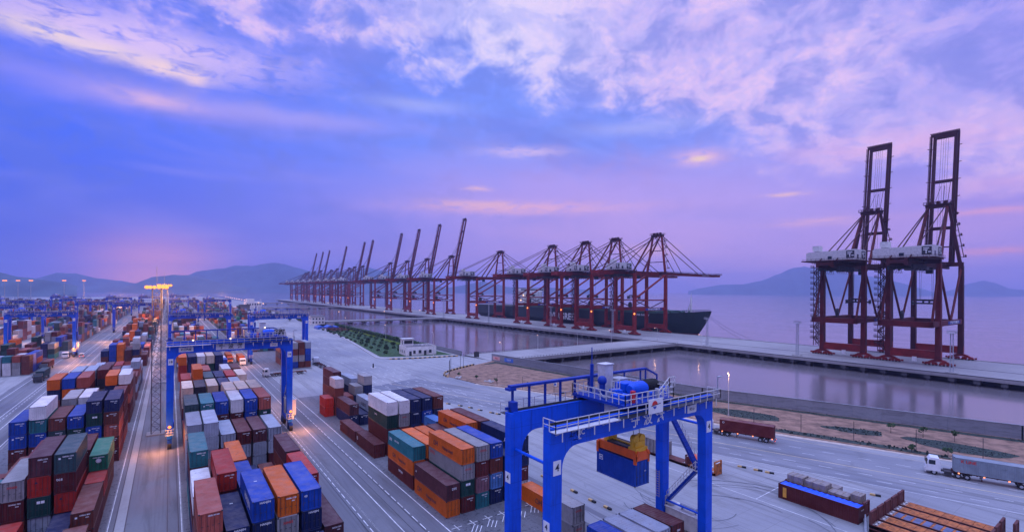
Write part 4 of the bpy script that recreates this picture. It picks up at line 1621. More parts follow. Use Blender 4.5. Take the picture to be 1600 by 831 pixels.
    s3.box(sx - .6, sx + .6, .9, 2.1, 13.2, 13.3)
    s3.rail((sx - .6, 1.9, 13.3), (sx - .6, 1.0, 13.3), 1.1, .45, .035)
    s3.rail((sx - .6, 1.0, 13.3), (sx + .6, 1.0, 13.3), 1.1, .45, .035)
    s3.build('stair_rail', M_rail, r)
    ld = MB()
    for yy in (-.25, .25):
        ld.bar((RW - 1.7, RD + yy - .6, 8.4), (RW - 1.7, RD + yy - .6, 12.0), .05, .05)
    for i in range(11):
        ld.bar((RW - 1.7, RD - .85, 8.5 + i * .33), (RW - 1.7, RD - .35, 8.5 + i * .33), .04, .04)
    ld.build('ladder', mat('tan_ladder', (.5, .36, .22), .6), r)
    # floodlight on the right corner
    fl = MB()
    fl.bar((RW + .1, -.6, RH), (RW + .1, -.6, RH + 2.3), .1, .1)
    fl.bar((RW + .1, -.6, RH + 2.3), (RW + .9, -.6, RH + 2.3), .25, .12)
    fl.build('floodlight', M_galv, r)
    # aerial/limit-switch post at left rear
    ar = MB()
    ar.box(.25, .95, RD - 1.0, RD - .2, RH + .1, RH + 1.1)
    ar.box(-.25, 1.3, RD - .5, RD - .3, RH + .25, RH + .55)
    ar.build('rail_stop', M_blued, r)
    return r


def build_trolley(cx, rope_z, parent):
    """winch trolley spanning the two girders, centre cx"""
    t = bpy.data.objects.new('trolley', None)
    COL.objects.link(t)
    t.parent = parent
    z = RH + .5
    b = MB()
    b.box(cx - 4.6, cx + 3.6, -.3, RD + .3, z, z + .3)
    b.box(cx - 4.6, cx + 3.6, .3, .7, z - .2, z)
    b.box(cx - 4.6, cx + 3.6, RD - .7, RD - .3, z - .2, z)
    random.seed(int(cx * 10))
    for _ in range(34):
        x_, y_ = cx + random.uniform(-4.2, 3.2), random.uniform(.2, RD - .4)
        w_, d_, h_ = random.uniform(.15, .5), random.uniform(.15, .5), random.uniform(.3, 1.1)
        b.box(x_, x_ + w_, y_, y_ + d_, z + .3, z + .3 + h_, 1)
    for _ in range(26):
        x_, y_ = cx + random.uniform(-4.2, 3.0), random.uniform(.2, RD - .4)
        b.tube((x_, y_, z + .45), (x_ + random.uniform(-1, 1), y_ + random.uniform(-1.5, 1.5), z + .3 + random.uniform(.1, .9)), .05, 6, 1)
    b.build('trolley_frame', [M_blued, M_galv], t)
    z += .3
    m = MB()
    m.box(cx - 1.1, cx + .8, 2.9, 4.4, z, z + 1.5)
    m.box(cx - 2.6, cx - 1.5, 2.9, 4.0, z, z + .9)
    m.box(cx + .8, cx + 2.2, 1.2, 3.0, z, z + .5)
    m.build('gearbox', M_blue, t, bevel=.12)
    m = MB()
    m.tube((cx - .6, 2.0, z + .95), (cx + .9, 2.0, z + .95), .85, 20)
    m.tube((cx - 1.3, 2.0, z + .95), (cx - .6, 2.0, z + .95), .5, 20, 0, .85)
    m.tube((cx + .9, 2.0, z + .95), (cx + 1.3, 2.0, z + .95), .62, 20)
    m.box(cx - .9, cx + 1.0, 1.4, 2.6, z, z + .3)
    m.build('hoist_motor', M_blue, t, smooth=False)
    m = MB()
    m.tube((cx + 1.3, 2.6, z + .95), (cx + 3.9, 2.6, z + .95), .72, 20)
    for i in range(9):
        m.tube((cx + 1.45 + i * .27, 2.6, z + .95), (cx + 1.52 + i * .27, 2.6, z + .95), .76, 20)
    m.build('rope_drum', M_black, t)
    m = MB()
    m.box(cx - 1.5, cx - .1, 5.6, 6.8, z, z + 3.3)
    m.box(cx - 1.6, cx, 5.5, 6.9, z + 3.3, z + 3.42)
    m.build('electrical_cabinet', M_offw, t, bevel=.04)
    m = MB()
    m.box(cx + .5, cx + 2.2, 5.2, 6.8, z, z + 1.5)
    m.build('resistor_box', M_galv, t, bevel=.04)
    m = MB()
    m.tube((cx - 3.0, 4.6, z), (cx - 3.0, 4.6, z + 1.6), .35, 12)
    m.sphere((cx - 3.0, 4.6, z + 1.8), .55, 12, 8)
    m.tube((cx - 2.5, 6.8, z), (cx - 2.5, 6.8, z + 3.4), .22, 8)
    m.tube((cx - 2.5, 6.8, z + 3.4), (cx - 2.5, 6.8, z + 5.4), .06, 6)
    m.build('mast', M_blued, t)
    m = MB()
    m.box(cx - 4.2, cx - 2.4, .6, 2.2, z, z + .8)
    m.box(cx - 3.9, cx - 3.5, 1.0, 1.5, z + .8, z + 1.4)
    m.box(cx + 2.4, cx + 3.4, 4.0, 6.0, z, z + .9)
    m.build('drive_unit', M_blue, t, bevel=.06)
    MB().box(cx - 2.9, cx - 2.5, .1, .5, z, z + 1.3).build('control_box', M_txtr, t)
    rr = MB()
    for (p, q) in (((cx - 4.6, -.3), (cx + 3.6, -.3)), ((cx - 4.6, -.3), (cx - 4.6, RD + .3)), ((cx + 3.6, -.3), (cx + 3.6, RD + .3)), ((cx - 4.6, RD + .3), (cx + 3.6, RD + .3))):
        rr.rail((p[0], p[1], z), (q[0], q[1], z), 1.15, .95, .04)
    rr.rail((cx + .6, -.6, z + .0), (cx + 2.4, -.6, z + 1.3), 1.1, .8, .04)
    rr.rail((cx + 2.4, -.6, z + 1.3), (cx + 3.4, -.6, z + 1.3), 1.1, .5, .04)
    rr.rail((cx - 3.0, 3.2, z), (cx - 1.6, 3.2, z), 1.9, .5, .04)
    rr.build('handrail', M_rail, t)
    # operator cabin slung under, on the left
    m = MB()
    m.box(cx - 3.7, cx - 2.0, 1.6, 3.6, RH - 2.6, RH + .3)
    cb = m.build('operator_cabin', M_offw, t, bevel=.06)
    MB().box(cx - 3.5, cx - 2.2, 1.56, 1.6, RH - 2.3, RH - .9).build('window', M_glass, cb)
    return t


# crane number four, close to us
rtg4 = build_rtg('near blue gantry crane numbered 4 lifting a blue container over the apron', '4')
rtg4.location = (29.4, 34.9, 0)
build_trolley(14.6, 17, rtg4)
lb_ = MB().box(12.9, 15.3, -1.05, -.99, RH - .35, RH + 1.25).build('logo_board', M_white, rtg4)
lg = MB()
n = 20
cx_, cz_ = 13.9, RH + .55
lg._add([(cx_, -1.07, cz_)] + [(cx_ + .48 * math.cos(math.pi * i / n), -1.07, cz_ + .48 * math.sin(math.pi * i / n)) for i in range(n + 1)], [(0, i, i + 1) for i in range(1, n + 1)], 0)
lg._add([(cx_, -1.07, cz_ - .12)] + [(cx_ + .28 * math.cos(math.pi + math.pi * i / n), -1.07, cz_ - .12 + .28 * math.sin(math.pi + math.pi * i / n)) for i in range(n + 1)], [(0, i, i + 1) for i in range(1, n + 1)], 1)
lg.bar((cx_ - .6, -1.075, cz_ - .05), (cx_ + 1.0, -1.075, cz_ + .12), .01, .07, 2)
lg.build('emblem', [M_txtr, mat('emblem_blue', (.05, .1, .45), .6, var=0), M_txtk], lb_)
# spreader hanging from the trolley, holding a short blue container
SPX, SPY, SPZ = 44.7, 39.7, 13.85
sp_ = thing('spreader', 'orange and yellow lifting spreader clamped on the hanging blue container', 'spreader', (SPX, SPY, SPZ + 2.9))
m = MB()
m.box(-.62, .62, -2.9, 2.9, .35, .95)
for s in (-1, 1):
    m.box(*sorted((s * 1.05, s * .66)), -2.9, 2.9, .15, 1.15)
m.build('main_frame', M_oran, sp_, bevel=.03)
for s in (-1, 1):
    m = MB()
    m.box(-1.22, 1.22, *sorted((s * 2.75, s * 3.12)), .02, 1.0)
    for k in (-1, 1):
        m.box(*sorted((k * 1.24, k * 1.0)), *sorted((s * 2.75, s * 3.12)), -.35, .9)
        m.bar((k * 1.1, s * 3.1, .6), (k * .75, s * 3.05, 1.15), .3, .2)
    m.build('end_beam', M_oran, sp_, bevel=.03)
m = MB()
m.box(-.95, .95, -1.6, 1.6, 1.0, 1.35, 1)
m.box(-1.0, 1.0, -3.0, -1.8, 1.0, 1.45)
m.box(-.15, .15, -1.8, 1.7, 1.36, 1.5)
for sx_ in (-.52, .52):
    m.tube((sx_, -2.65, 2.35), (sx_, -2.05, 2.35), .50, 16)
m.prism([(-1.0, 1.4), (1.0, 1.4), (.95, 2.5), (.5, 2.85), (-.5, 2.85), (-.95, 2.5)], -2.5, -2.2, axis='y')
m.box(-.85, .85, -2.75, -1.95, 1.4, 2.1)
m.box(-.75, .75, 1.5, 2.3, 1.0, 2.2)
m.tube((-.55, 1.9, 2.25), (.55, 1.9, 2.25), .5, 16)
m.build('head_block', [M_yel, M_dark], sp_, bevel=.02)
m = MB()
for dx_ in (-.45, .45):
    for dy_ in (-2.3, 1.9):
        m.tube((dx_, dy_, 2.2), (dx_ * 1.8, dy_ * .65, RH - SPZ - 2.9 + .4), .035, 6)
m.build('hoist_rope', M_dark, sp_)
make_container(SPX, SPY, SPZ, 6.06, 2.9, 'bl', 'short deep blue container hanging from the orange spreader of the near gantry', None, 2, False,
               marks=[('left', '\u25a3', .8, 'w', -2.3, 2.0), ('front', 'I I I', .2, 'w', .5, 1.6)])

# the other yard cranes: number 18 has its own labels, the rest are copies
rtg18 = build_rtg('blue gantry crane numbered 18 straddling the centre block, amber lamps on its legs', '18')
rtg18.location = (-.5, 134.6, 0)
build_trolley(21.2, 17, rtg18)
wb_ = MB().box(9.6, 15.6, -.04, .0, RH - 1.75, RH - .35).build('name_board', M_white, rtg18)
for i, ch_ in enumerate('宁波港'):
    lettering(ch_, 1.2, M_txtk, wb_, (10.8 + i * 1.9, -.06, RH - 1.05), '-y', .02)
for o in list(rtg18.children):
    if o.name.startswith('girder'):
        for c in list(o.children):
            if c.name.startswith('lettering') and c.location.y == 0 and c.location.x > 10:
                bpy.data.objects.remove(c)
pb = MB().box(2.3, 5.1, -.045, -.005, RH - 1.75, RH - .75).build('maker_plate', M_white, rtg18)
lettering('KONE', .75, M_txtk, pb, (3.7, -.06, RH - 1.25), '-y', .02)

base_rtg = build_rtg('blue gantry crane over the next rows of the centre block, behind crane 18', '17')
base_rtg.location = (-.5, 288, 0)
build_trolley(6.0, 17, base_rtg)
RTGS = [((31.5, 262, 0), 'blue gantry crane over the inland block, between lane and office building'),
        ((-66.5, 338, 0), 'blue gantry crane over the far left stacks, red lamps on its right leg'),
        ((-37.5, 505, 0), 'blue gantry crane directly left of the lattice mast, beyond the orange containers'),
        ((-67, 560, 0), 'distant blue gantry crane behind the far left crane, right of it'),
        ((-99, 470, 0), 'distant blue gantry crane at the left edge of the yard'),
        ((-66.5, 800, 0), 'small distant blue gantry crane below the lamp row, centre left'),
        ((-99, 720, 0), 'small distant blue gantry crane low under the second hill lamp'),
        ((-133, 900, 0), 'tiny distant blue gantry crane left under the hills'),
        ((-36, 860, 0), 'tiny distant blue gantry crane just left of the mast lamps'),
        ((-.5, 620, 0), 'small distant blue gantry crane just right of the mast lamps'),
        ((31.5, 640, 0), 'distant blue gantry crane over green stacks beside the straight road'),
        ((-.5, 960, 0), 'tiny distant blue gantry crane at the end of the centre block'),
        ((-133, 640, 0), 'distant blue gantry crane among the outer left stacks'),
        ((-231, 900, 0), 'tiny blue gantry crane near the left edge below the dark hill')]
for loc, lb in RTGS:
    c = copy_tree(base_rtg)
    c.location = loc
    c['label'] = lb


def point_lamp(name, loc, e, colr, size=.25, parent=None):
    l = bpy.data.lights.new(name, 'POINT')
    l.energy = e
    l.color = colr
    l.shadow_soft_size = size
    o = bpy.data.objects.new(name, l)
    COL.objects.link(o)
    o.location = loc
    if parent:
        o.parent = parent
    return o


AMB = (1.0, .36, .10)
for x in (.65, RW - .65):
    lm_ = MB().sphere((x, -1.3, 4.9), .32, 10, 6).build('warning_lamp', M_amber, rtg18)
    point_lamp('warning_light', (x + (-2.2 if x < 5 else 2.2), -3.6, 3.4), 1500, AMB, .3, rtg18)
for loc in ((12.5, -.95, RH + .9), (5.0, -.95, RH + .9), (20.5, 3.0, RH + 3.0)):
    MB().sphere(loc, .22, 8, 6).build('work_lamp', M_whl, rtg18)

# ================================================================== ship to shore cranes
# local x: 0 at the landside rail, 42 at the seaside rail; y along the quay
GA = 40.5


def part(mb, name, m, parent, **kw):
    return mb.build(name, m, parent, **kw)


def build_sts(label, boom_up, kind, group, half=10.3, ga=40.5):
    GA = ga
    r = thing('ship_to_shore_crane', label, 'harbour crane', group=group)
    gz = 51.0
    A = kind == 'A'
    # legs
    for x, tp in ((0, 'land'), (GA, 'sea')):
        for s in (-1, 1):
            mb = MB()
            y = s * half
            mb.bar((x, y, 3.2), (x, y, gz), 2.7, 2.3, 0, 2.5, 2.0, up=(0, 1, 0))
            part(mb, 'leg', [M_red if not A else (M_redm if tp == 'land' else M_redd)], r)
        # sill beam and bogies
        mb = MB()
        mb.box(x - 1.1, x + 1.1, -half - 1.2, half + 1.2, 3.2, 7.2)
        sill = part(mb, 'sill_beam', M_red, r)
        for s in (-1, 1):
            y = s * half
            bo = MB()
            bo.prism([(y - 3.6, 1.9), (y + 3.6, 1.9), (y + 3.0, 2.6), (y + .9, 3.3), (y - .9, 3.3), (y - 3.0, 2.6)], x - .6, x + .6, axis='x')
            for sy_ in (-1, 1):
                bo.prism([(y + sy_ * 2.8 - 2.2, 1.2), (y + sy_ * 2.8 + 2.2, 1.2), (y + sy_ * 2.8 + .7, 2.2), (y + sy_ * 2.8 - .7, 2.2)], x - .7, x + .7, axis='x')
            for k in range(4):
                yy = y - 4.2 + k * 2.8
                bo.prism([(yy - 1.25, .5), (yy + 1.25, .5), (yy + .7, 1.7), (yy - .7, 1.7)], x - .75, x + .75, axis='x')
            for k in range(8):
                yy = y - 4.9 + k * 1.4
                bo.tube((x - .5, yy, .42), (x + .5, yy, .42), .42, 10, 1)
            for yy in (y - 6.0, y + 6.0):
                bo.box(x - .5, x + .5, yy - .5, yy + .3, .6, 1.5)
            part(bo, 'bogie', [M_red, M_black], r)
        # top cross beam
        mb = MB()
        mb.box(x - 1.0, x + 1.0, -half - .9, half + .9, gz, gz + 2.2)
        part(mb, 'cross_beam', M_redd, r)
    # portal beams (x direction) at z 19-21
    pz = 19.6
    for s in (-1, 1):
        y = s * half
        mb = MB()
        x0 = -12.5 if A else -1.4
        mb.box(x0, GA + 1.2, y - .8, y + .8, pz, pz + 2.6)
        pb_ = part(mb, 'portal_beam', M_redm if A else M_red, r)
        if s < 0:
            bd = MB().box(GA * .32, GA * .86, y - .86, y - .80, pz + .5, pz + 2.1)
            bd = part(bd, 'name_board', M_blued, pb_)
            lettering('宁波港集团', 1.7, M_txtw, bd, (GA * .59, y - .9, pz + 1.25), '-y', .04, sx=1.9)
        if A:
            for (xa, za, xb, zb) in ((0, gz - .5, -10.5, pz + 2.6), (0, gz - .5, GA * .5 - 1, pz + 2.6), (GA, gz - .5, GA * .5 + 1, pz + 2.6)):
                part(MB().tube((xa, y, za), (xb, y, zb), .55, 8), 'brace', M_redm, r)
        else:
            part(MB().tube((0, y, 28.5), (GA, y, 28.5), .5, 8), 'brace', M_red, r)
            part(MB().tube((0, y, 29.5), (GA, y, gz - .5), .85, 8), 'brace', M_red, r)
            part(MB().tube((0, y, 28.5), (GA * .5, y, pz + 2.4), .4, 8), 'brace', M_redd, r)
            part(MB().tube((GA, y, 28.5), (GA * .5, y, pz + 2.4), .4, 8), 'brace', M_redd, r)
    if A:
        part(MB().box(-12.5, -10.5, -half - .8, half + .8, pz - .3, pz + 2.5), 'portal_beam', M_redm, r)
        part(MB().box(GA - .8, GA + .8, -half + .8, half - .8, pz, pz + 2.2), 'portal_beam', M_redd, r)
    # cable reel
    cr = MB()
    cr.tube((GA * .42, half - 1.4, pz + 4.6), (GA * .42, half - .9, pz + 4.6), 2.5, 20)
    cr.tube((GA * .42, half - 1.7, pz + 4.6), (GA * .42, half - .6, pz + 4.6), 1.2, 16)
    cr.box(GA * .42 - 1, GA * .42 + 1, half - 1.6, half - .7, pz + 2.6, pz + 4)
    part(cr, 'cable_reel', M_dark, r)
    # main girder (twin boxes) from the back reach to the hinge
    g0 = -24 if A else -36
    mb = MB()
    for s in (-1, 1):
        mb.box(g0, GA + 5, s * 3.6 - .7, s * 3.6 + .7, gz - 1.3, gz + 2.0)
    for x in (g0 + .5, -12, 12, 26, GA + 3.4):
        mb.box(x - .5, x + .5, -2.9, 2.9, gz - .3, gz + 1.4)
    if A:
        mb.box(g0, 2, -half - 1.5, half + 1.5, gz + 2.0, gz + 2.5)
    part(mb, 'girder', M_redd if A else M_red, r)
    # walkways, equipment hung below
    wk = MB()
    for s in (-1, 1):
        y = s * 5.6
        wk.box(g0, GA + 6, y - .6, y + .6, gz + .6, gz + .72)
        wk.rail((g0, y + s * .6, gz + .7), (GA + 6, y + s * .6, gz + .7), 1.2, 3.2, .07)
    part(wk, 'walkway', M_redd, r)
    fs = MB()
    for i in range(9):
        x = -20 + i * 2.4
        for y in (-4.6, 4.6):
            fs.bar((x, y, gz - .5), (x, y, gz - 3.8), .16, .16)
            fs.bar((x, y, gz - 3.8), (x + 1.2, y, gz - 4.6), .16, .16)
    for y in (-4.6, 4.6):
        fs.bar((-20.5, y, gz - 2.2), (0, y, gz - 2.2), .18, .18)
    fs.box(-13, -9, -3, 3, gz - 2.8, gz - 1.4)
    fs.box(3, 8, -4.6, 4.6, gz - 2.9, gz - 1.5)
    for i in range(11):
        fs.box(-19 + i * 1.9, -18.2 + i * 1.9, -5.4, -4.4, gz - 3.6 + (i % 3) * .5, gz - .8)
        fs.box(-19 + i * 1.9, -18.2 + i * 1.9, 4.4, 5.4, gz - 3.2 + (i % 4) * .4, gz - .8)
    part(fs, 'festoon', M_dark, r)
    # machinery house
    if A:
        hx0, hx1, hy0, hy1 = -17.5, -3.5, -12.2, 12.0
    else:
        hx0, hx1, hy0, hy1 = -17, -2.5, -9.5, 5.5
    hb = MB()
    pr = [(hy0, gz + 2.8), (hy1, gz + 2.8), (hy1, gz + 7.0), (hy1 - 1.2, gz + 7.6), (hy0, gz + 8.3)]
    hb.prism(pr, hx0, hx1, axis='x')
    house = part(hb, 'machinery_house', M_offw, r)
    # emblem panel on its near end and on the long side
    lp = MB()
    lp.box(hx0 + 8, hx1 - .8, hy0 - .07, hy0 - .02, gz + 3.4, gz + 7.6)
    panel = part(lp, 'emblem_panel', M_dark, house)
    part(MB().box(hx0 - .07, hx0 - .02, hy0 + .5, hy0 + 4.3, gz + 3.6, gz + 7.6), 'emblem_panel', M_dark, house)
    em = MB()
    for k, (a, b_, c, d_) in enumerate(((.15, .75, .75, .85), (.15, .55, .6, .65), (.4, .15, .5, .55), (.65, .3, .95, .4))):
        w_, h_ = hx1 - .8 - (hx0 + 8), 4.2
        em.box(hx0 - .13, hx0 - .08, hy0 + .5 + (1 - c) * 3.8, hy0 + .5 + (1 - a) * 3.8, gz + 3.6 + b_ * 4, gz + 3.6 + d_ * 4)
        em.box(hx0 + 8 + a * w_, hx0 + 8 + c * w_, hy0 - .12, hy0 - .08, gz + 3.4 + b_ * h_, gz + 3.4 + d_ * h_)
    part(em, 'emblem', M_txtw, panel)
    dv = MB()
    dv.box(hx0 - .08, hx0 - .02, -1, 1, gz + 3.4, gz + 5.0)
    dv.box(hx0 + 2, hx0 + 4, hy0 - .08, hy0 - .02, gz + 3.4, gz + 5.6)
    part(dv, 'window', M_glass, house)
    rb = MB()
    rb.box(hx0 + 2, hx0 + 6, hy1 - 6, hy1 - 2.5, gz + 8.2, gz + 11.2)
    part(rb, 'roof_cabin', M_offw, house)
    hr = MB()
    for (p, q_) in (((hx0 - 1.4, hy0 - 1.2), (hx0 - 1.4, hy1 + 1.2)), ((hx0 - 1.4, hy0 - 1.2), (hx1, hy0 - 1.2))):
        hr.rail((*p, gz + 2.5), (*q_, gz + 2.5), 1.2, 2.2, .05)
    hr.box(hx0 - 1.6, hx1, hy0 - 1.4, hy1 + 1.4, gz + 2.3, gz + 2.55)
    part(hr, 'house_deck', M_redd, r)
    # A-frame
    ax, azt = GA + 1.5, 85.5
    top = MB()
    top.box(ax - 2.2, ax + 2.6, -5.2, 5.2, azt - .9, azt + .9)
    top.rail((ax - 2.6, -6, azt + .9), (ax - 2.6, 6, azt + .9), 1.3, 1.6, .1)
    top.rail((ax + 3, -6, azt + .9), (ax + 3, 6, azt + .9), 1.3, 1.6, .1)
    top.box(ax - 3.0, ax + 3.2, -6, 6, azt + .7, azt + .92)
    for y in (-3.4, 0, 3.4):
        top.tube((ax - .2, y - .6, azt + 1.7), (ax - .2, y + .6, azt + 1.7), 1.2, 14)
    part(top, 'apex', M_redd, r)
    for s in (-1, 1):
        part(MB().bar((GA, s * half * .95, gz + 1.5), (ax, s * 4.6, azt), 1.7, 1.5, 0, 1.3, 1.2, up=(0, 1, 0)), 'mast_leg', M_redd if A else M_red, r)
        part(MB().tube((GA - 18 if A else GA - 24, s * 5.5, gz + 2), (ax - 1, s * 4.2, azt), .75, 8), 'mast_brace', M_redm, r)
        part(MB().tube((g0 + 3, s * 4.0, gz + 2), (ax - 1, s * 3.6, azt), .30, 6), 'back_stay', M_redd, r)
        part(MB().tube((0, s * half * .8, gz + 2), (ax - 1, s * 4.0, azt - 1), .36, 6), 'back_stay', M_redd, r)
    x3 = MB()
    for z_, k_ in ((gz + 11, .32), (gz + 21, .63)):
        yw = half * .95 * (1 - k_) + 4.6 * k_
        xx = GA + 1.5 * k_
        x3.bar((xx, -yw, z_), (xx, yw, z_), .6, .6)
    part(x3, 'mast_tie', M_redd, r)
    lad = MB()
    for k in range(5):
        z_ = gz + 5 + k * 6
        kk = (z_ - gz) / (azt - gz)
        yy = -(half * .95 * (1 - kk) + 4.6 * kk)
        lad.box(GA + .4, GA + 3.6, yy - 2.6, yy - .8, z_, z_ + .15)
        lad.rail((GA + .4, yy - 2.6, z_), (GA + 3.6, yy - 2.6, z_), 1.2, 1.0, .09)
        lad.bar((GA + 3.4, yy - 1.6, z_), (GA + .6, yy - 1.2, z_ + 6), .35, .12)
    part(lad, 'mast_ladder', M_redd, r)
    # boom
    bl = 77.0 if A else (94.0 if boom_up else 89.0)
    hx, hz_ = GA + 5.2, gz + 1.0
    bm = bpy.data.objects.new('boom', None)
    COL.objects.link(bm)
    bm.parent = r
    bm.location = (hx, 0, hz_)
    bw = 4.7 if A else 3.6
    for s in (-1, 1):
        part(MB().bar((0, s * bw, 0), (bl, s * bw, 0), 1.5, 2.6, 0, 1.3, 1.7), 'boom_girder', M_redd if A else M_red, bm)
    for x in ((1.0, bl * .28, bl * .64, bl - 1.0) if A else (1, bl * .2, bl * .4, bl * .6, bl * .8, bl - 1)):
        part(MB().box(x - .7, x + .7, -bw + .6, bw - .6, -.9, .9), 'cross_tie', M_redd, bm)
    w3 = MB()
    for s in (-1, 1):
        y = s * (bw + 1.4)
        w3.box(0, bl, y - .5, y + .5, .9, 1.0)
        w3.rail((0, y + s * .5, 1.0), (bl, y + s * .5, 1.0), 1.2, 4.4, .07)
    for k in range(7):
        x = bl * (.12 + .13 * k)
        w3.bar((x, -bw - .6, .5), (x + .2, -bw - 3.0, 1.4), .3, .3)
        w3.bar((x, bw + .6, .5), (x + .2, bw + 3.0, 1.4), .3, .3)
    w3.box(bl - .6, bl + 1.4, -bw - 1.8, bw + 1.8, .9, 1.05)
    w3.rail((bl + 1.3, -bw - 1.8, 1.0), (bl + 1.3, bw + 1.8, 1.0), 1.3, 1.4, .09)
    part(w3, 'boom_walkway', M_redd, bm)
    if not boom_up:
        lettering('NINGBO PORT', 1.5, M_txtw, bm, (bl * .72, -bw - .80, .0), '-y', .03, sx=1.2)
    rp_ = MB()
    for s in (-.5, .5, -1.6, 1.6):
        rp_.bar((2, s, 1.0), (bl - 2, s, 1.0), .10, .10)
    part(rp_, 'hoist_ropes', M_dark, bm)
    ang = R(82.5 if A else 78.0) if boom_up else R(-.4)
    bm.rotation_euler = (0, -ang, 0)

    def bp_(d, y):
        return (hx + d * math.cos(ang) - 1.2 * math.sin(ang), y, hz_ + d * math.sin(ang) + 1.2 * math.cos(ang))
    for s in (-1, 1):
        if boom_up:
            part(MB().tube((ax + 1, s * 3.8, azt + 1), bp_(bl * .64, s * 3.4), .14, 6), 'fore_stay', M_redd, r)
            part(MB().tube((ax + 1, s * 2, azt + 1), bp_(bl * .60, s * .8), .12, 6), 'fore_stay', M_dark, r)
        else:
            part(MB().tube((ax + 1, s * 3.8, azt), bp_(bl * .30, s * 3.6), .30, 6), 'fore_stay', M_redd, r)
            part(MB().tube((ax + 1, s * 3.8, azt + .4), bp_(bl * .72, s * 3.6), .34, 6), 'fore_stay', M_redd, r)
    # trolley, cab and headblock
    tx = 22 if A else -2.0 + 13
    tr = MB()
    tr.box(tx - 3.5, tx + 3.5, -3.4, 3.4, gz - 2.2, gz - .9)
    tr.box(tx + 3.8, tx + 6.4, -1.4, 1.4, gz - 4.2, gz - 1.2)
    t_o = part(tr, 'trolley', M_dark, r)
    hb2 = MB()
    hb2.box(tx - 1, tx + 1, -4.4, 4.4, 31.8, 32.8)
    hb2.box(tx - 1.5, tx + 1.5, -6.1, 6.1, 30.2, 31.0)
    for s in (-1, 1):
        hb2.box(tx - 1.5, tx + 1.5, *sorted((s * 6.1, s * 5.7)), 29.6, 32.0)
        hb2.box(tx - .6, tx + .6, *sorted((s * 1.0, s * 1.6)), 31.0, 31.8)
    part(hb2, 'spreader', M_dark, t_o)
    ro = MB()
    for s in (-1, 1):
        for dx_ in (-.8, .8):
            ro.bar((tx + dx_, s * 2.6, 32.6), (tx + dx_ * 2, s * 2.6, gz - 2), .10, .10)
    part(ro, 'hoist_rope', M_dark, t_o)
    # lift shaft and zigzag stair on the far landside leg
    ls = MB()
    y0 = half + 1.6
    for xa, ya in ((-1.6, y0), (1.6, y0), (-1.6, y0 + 2.6), (1.6, y0 + 2.6)):
        ls.bar((xa, ya, 5), (xa, ya, gz + 1), .32, .32)
    n = 14
    for k in range(n):
        z0_, z1_ = 6 + k * 3.2, 6 + (k + 1) * 3.2
        ya = y0 if k % 2 == 0 else y0 + 2.6
        yb = y0 + 2.6 if k % 2 == 0 else y0
        ls.bar((-1.6, ya, z0_), (-1.6, yb, z1_), .42, .45)
        ls.bar((1.6, ya, z0_), (1.6, yb, z1_), .42, .45)
        ls.box(-1.9, 1.9, y0 - .1, y0 + 4.4, z1_ - .15, z1_ + .15)
        ls.rail((-1.9, y0 + 4.3, z1_), (1.9, y0 + 4.3, z1_), 1.2, 1.2, .06)
    part(ls, 'stair_tower', M_redd, r)
    # landside platform with the white driver cabinet
    cbx = MB()
    cbx.box(-1.6, -.95, -2.0, -.2, 1.4, 3.7)
    part(cbx, 'control_cabinet', M_white, r)
    if not A:
        lam = MB()
        lam.sphere((-1.8, -half - 1.4, 17.5), .75, 8, 6)
        part(lam, 'lamp', M_sod, r)
    return r


NB = {}


def number_plate(cr, txt):
    o = lettering(txt, 2.1, M_txtw, cr, (-.95, 0, 4.8), '-x', .06)
    return o


GR = 'red ship to shore cranes on the quay'
GA1 = 'red ship to shore cranes with raised booms at the right'
c13 = build_sts('dark red quay crane numbered 13, boom raised, left of the right-hand pair', True, 'A', GA1)
c14 = copy_tree(c13)
c14['label'] = 'dark red quay crane numbered 14, boom raised highest, nearest and rightmost'
c13.location = (313, 114.8, 0)
c14.location = (313, 83.0, 0)
number_plate(c13, '13')
number_plate(c14, '14')
cd = build_sts('red quay crane with lowered boom over the green ship, nearest of five', False, 'B', GR)
cd.location = (313, 276, 0)
names_d = ['second nearest', 'third', 'fourth', 'farthest']
LD = [(325.5, 'red lowered boom crane over the green ship, second of five from right'),
      (367, 'red lowered boom crane over the green ship, middle one of five'),
      (421, 'red lowered boom crane over the green ship, fourth of five from right'),
      (526.5, 'red lowered boom crane standing alone by the green ship stern')]
for y, lb in LD:
    c = copy_tree(cd)
    c.location = (313, y, 0)
    c['label'] = lb
cu = build_sts('red quay crane with raised boom, tallest of the distant row beside the lowered cranes', True, 'B', GR, 10.3, 32.0)
cu.location = (313, 646, 0)
UP = [730, 812, 893, 1056, 1112, 1253, 1413, 1484, 1562]
for i, y in enumerate(UP):
    c = copy_tree(cu)
    c.location = (313, y, 0)
    c['label'] = 'red quay crane with raised boom, %s of the distant row counted from the tall one' % ORD[i + 1]
for y, w_ in ((1180, 'one'), (1340, 'two'), (1640, 'three')):
    c = copy_tree(cd)
    c.location = (313, y, 0)
    c['label'] = {'one': 'distant lowered boom crane, nearest one standing among the raised ones', 'two': 'tiny lowered boom crane, second standing among the raised ones',
                  'three': 'tiny lowered boom crane at the far left end of the quay row'}[w_]

# ================================================================== container ship
ship = thing('container_ship', 'dark green container ship moored at the quay behind the red cranes', 'container ship', (356.5 + 20, 0, 0))
BY, SY = 236.0, 588.0        # stem and transom
HWID = 19.5
DZ = 16.0


def hull_section(yb, n=9):
    """half breadths at heights for station y (distance from stem)"""
    f = min(1, yb / 62.0)
    out = []
    for k in range(n):
        h = k / (n - 1)              # 0 keel .. 1 deck
        z = -7 + h * (DZ + 7 + (3.6 if yb < 40 else 0) * max(0, 1 - yb / 40))
        flare = f ** (1.0 - .55 * h)
        sh = .62 + .38 * min(1, h * 2.2)
        out.append((HWID * flare * (sh if yb < 300 else sh), z))
    return out


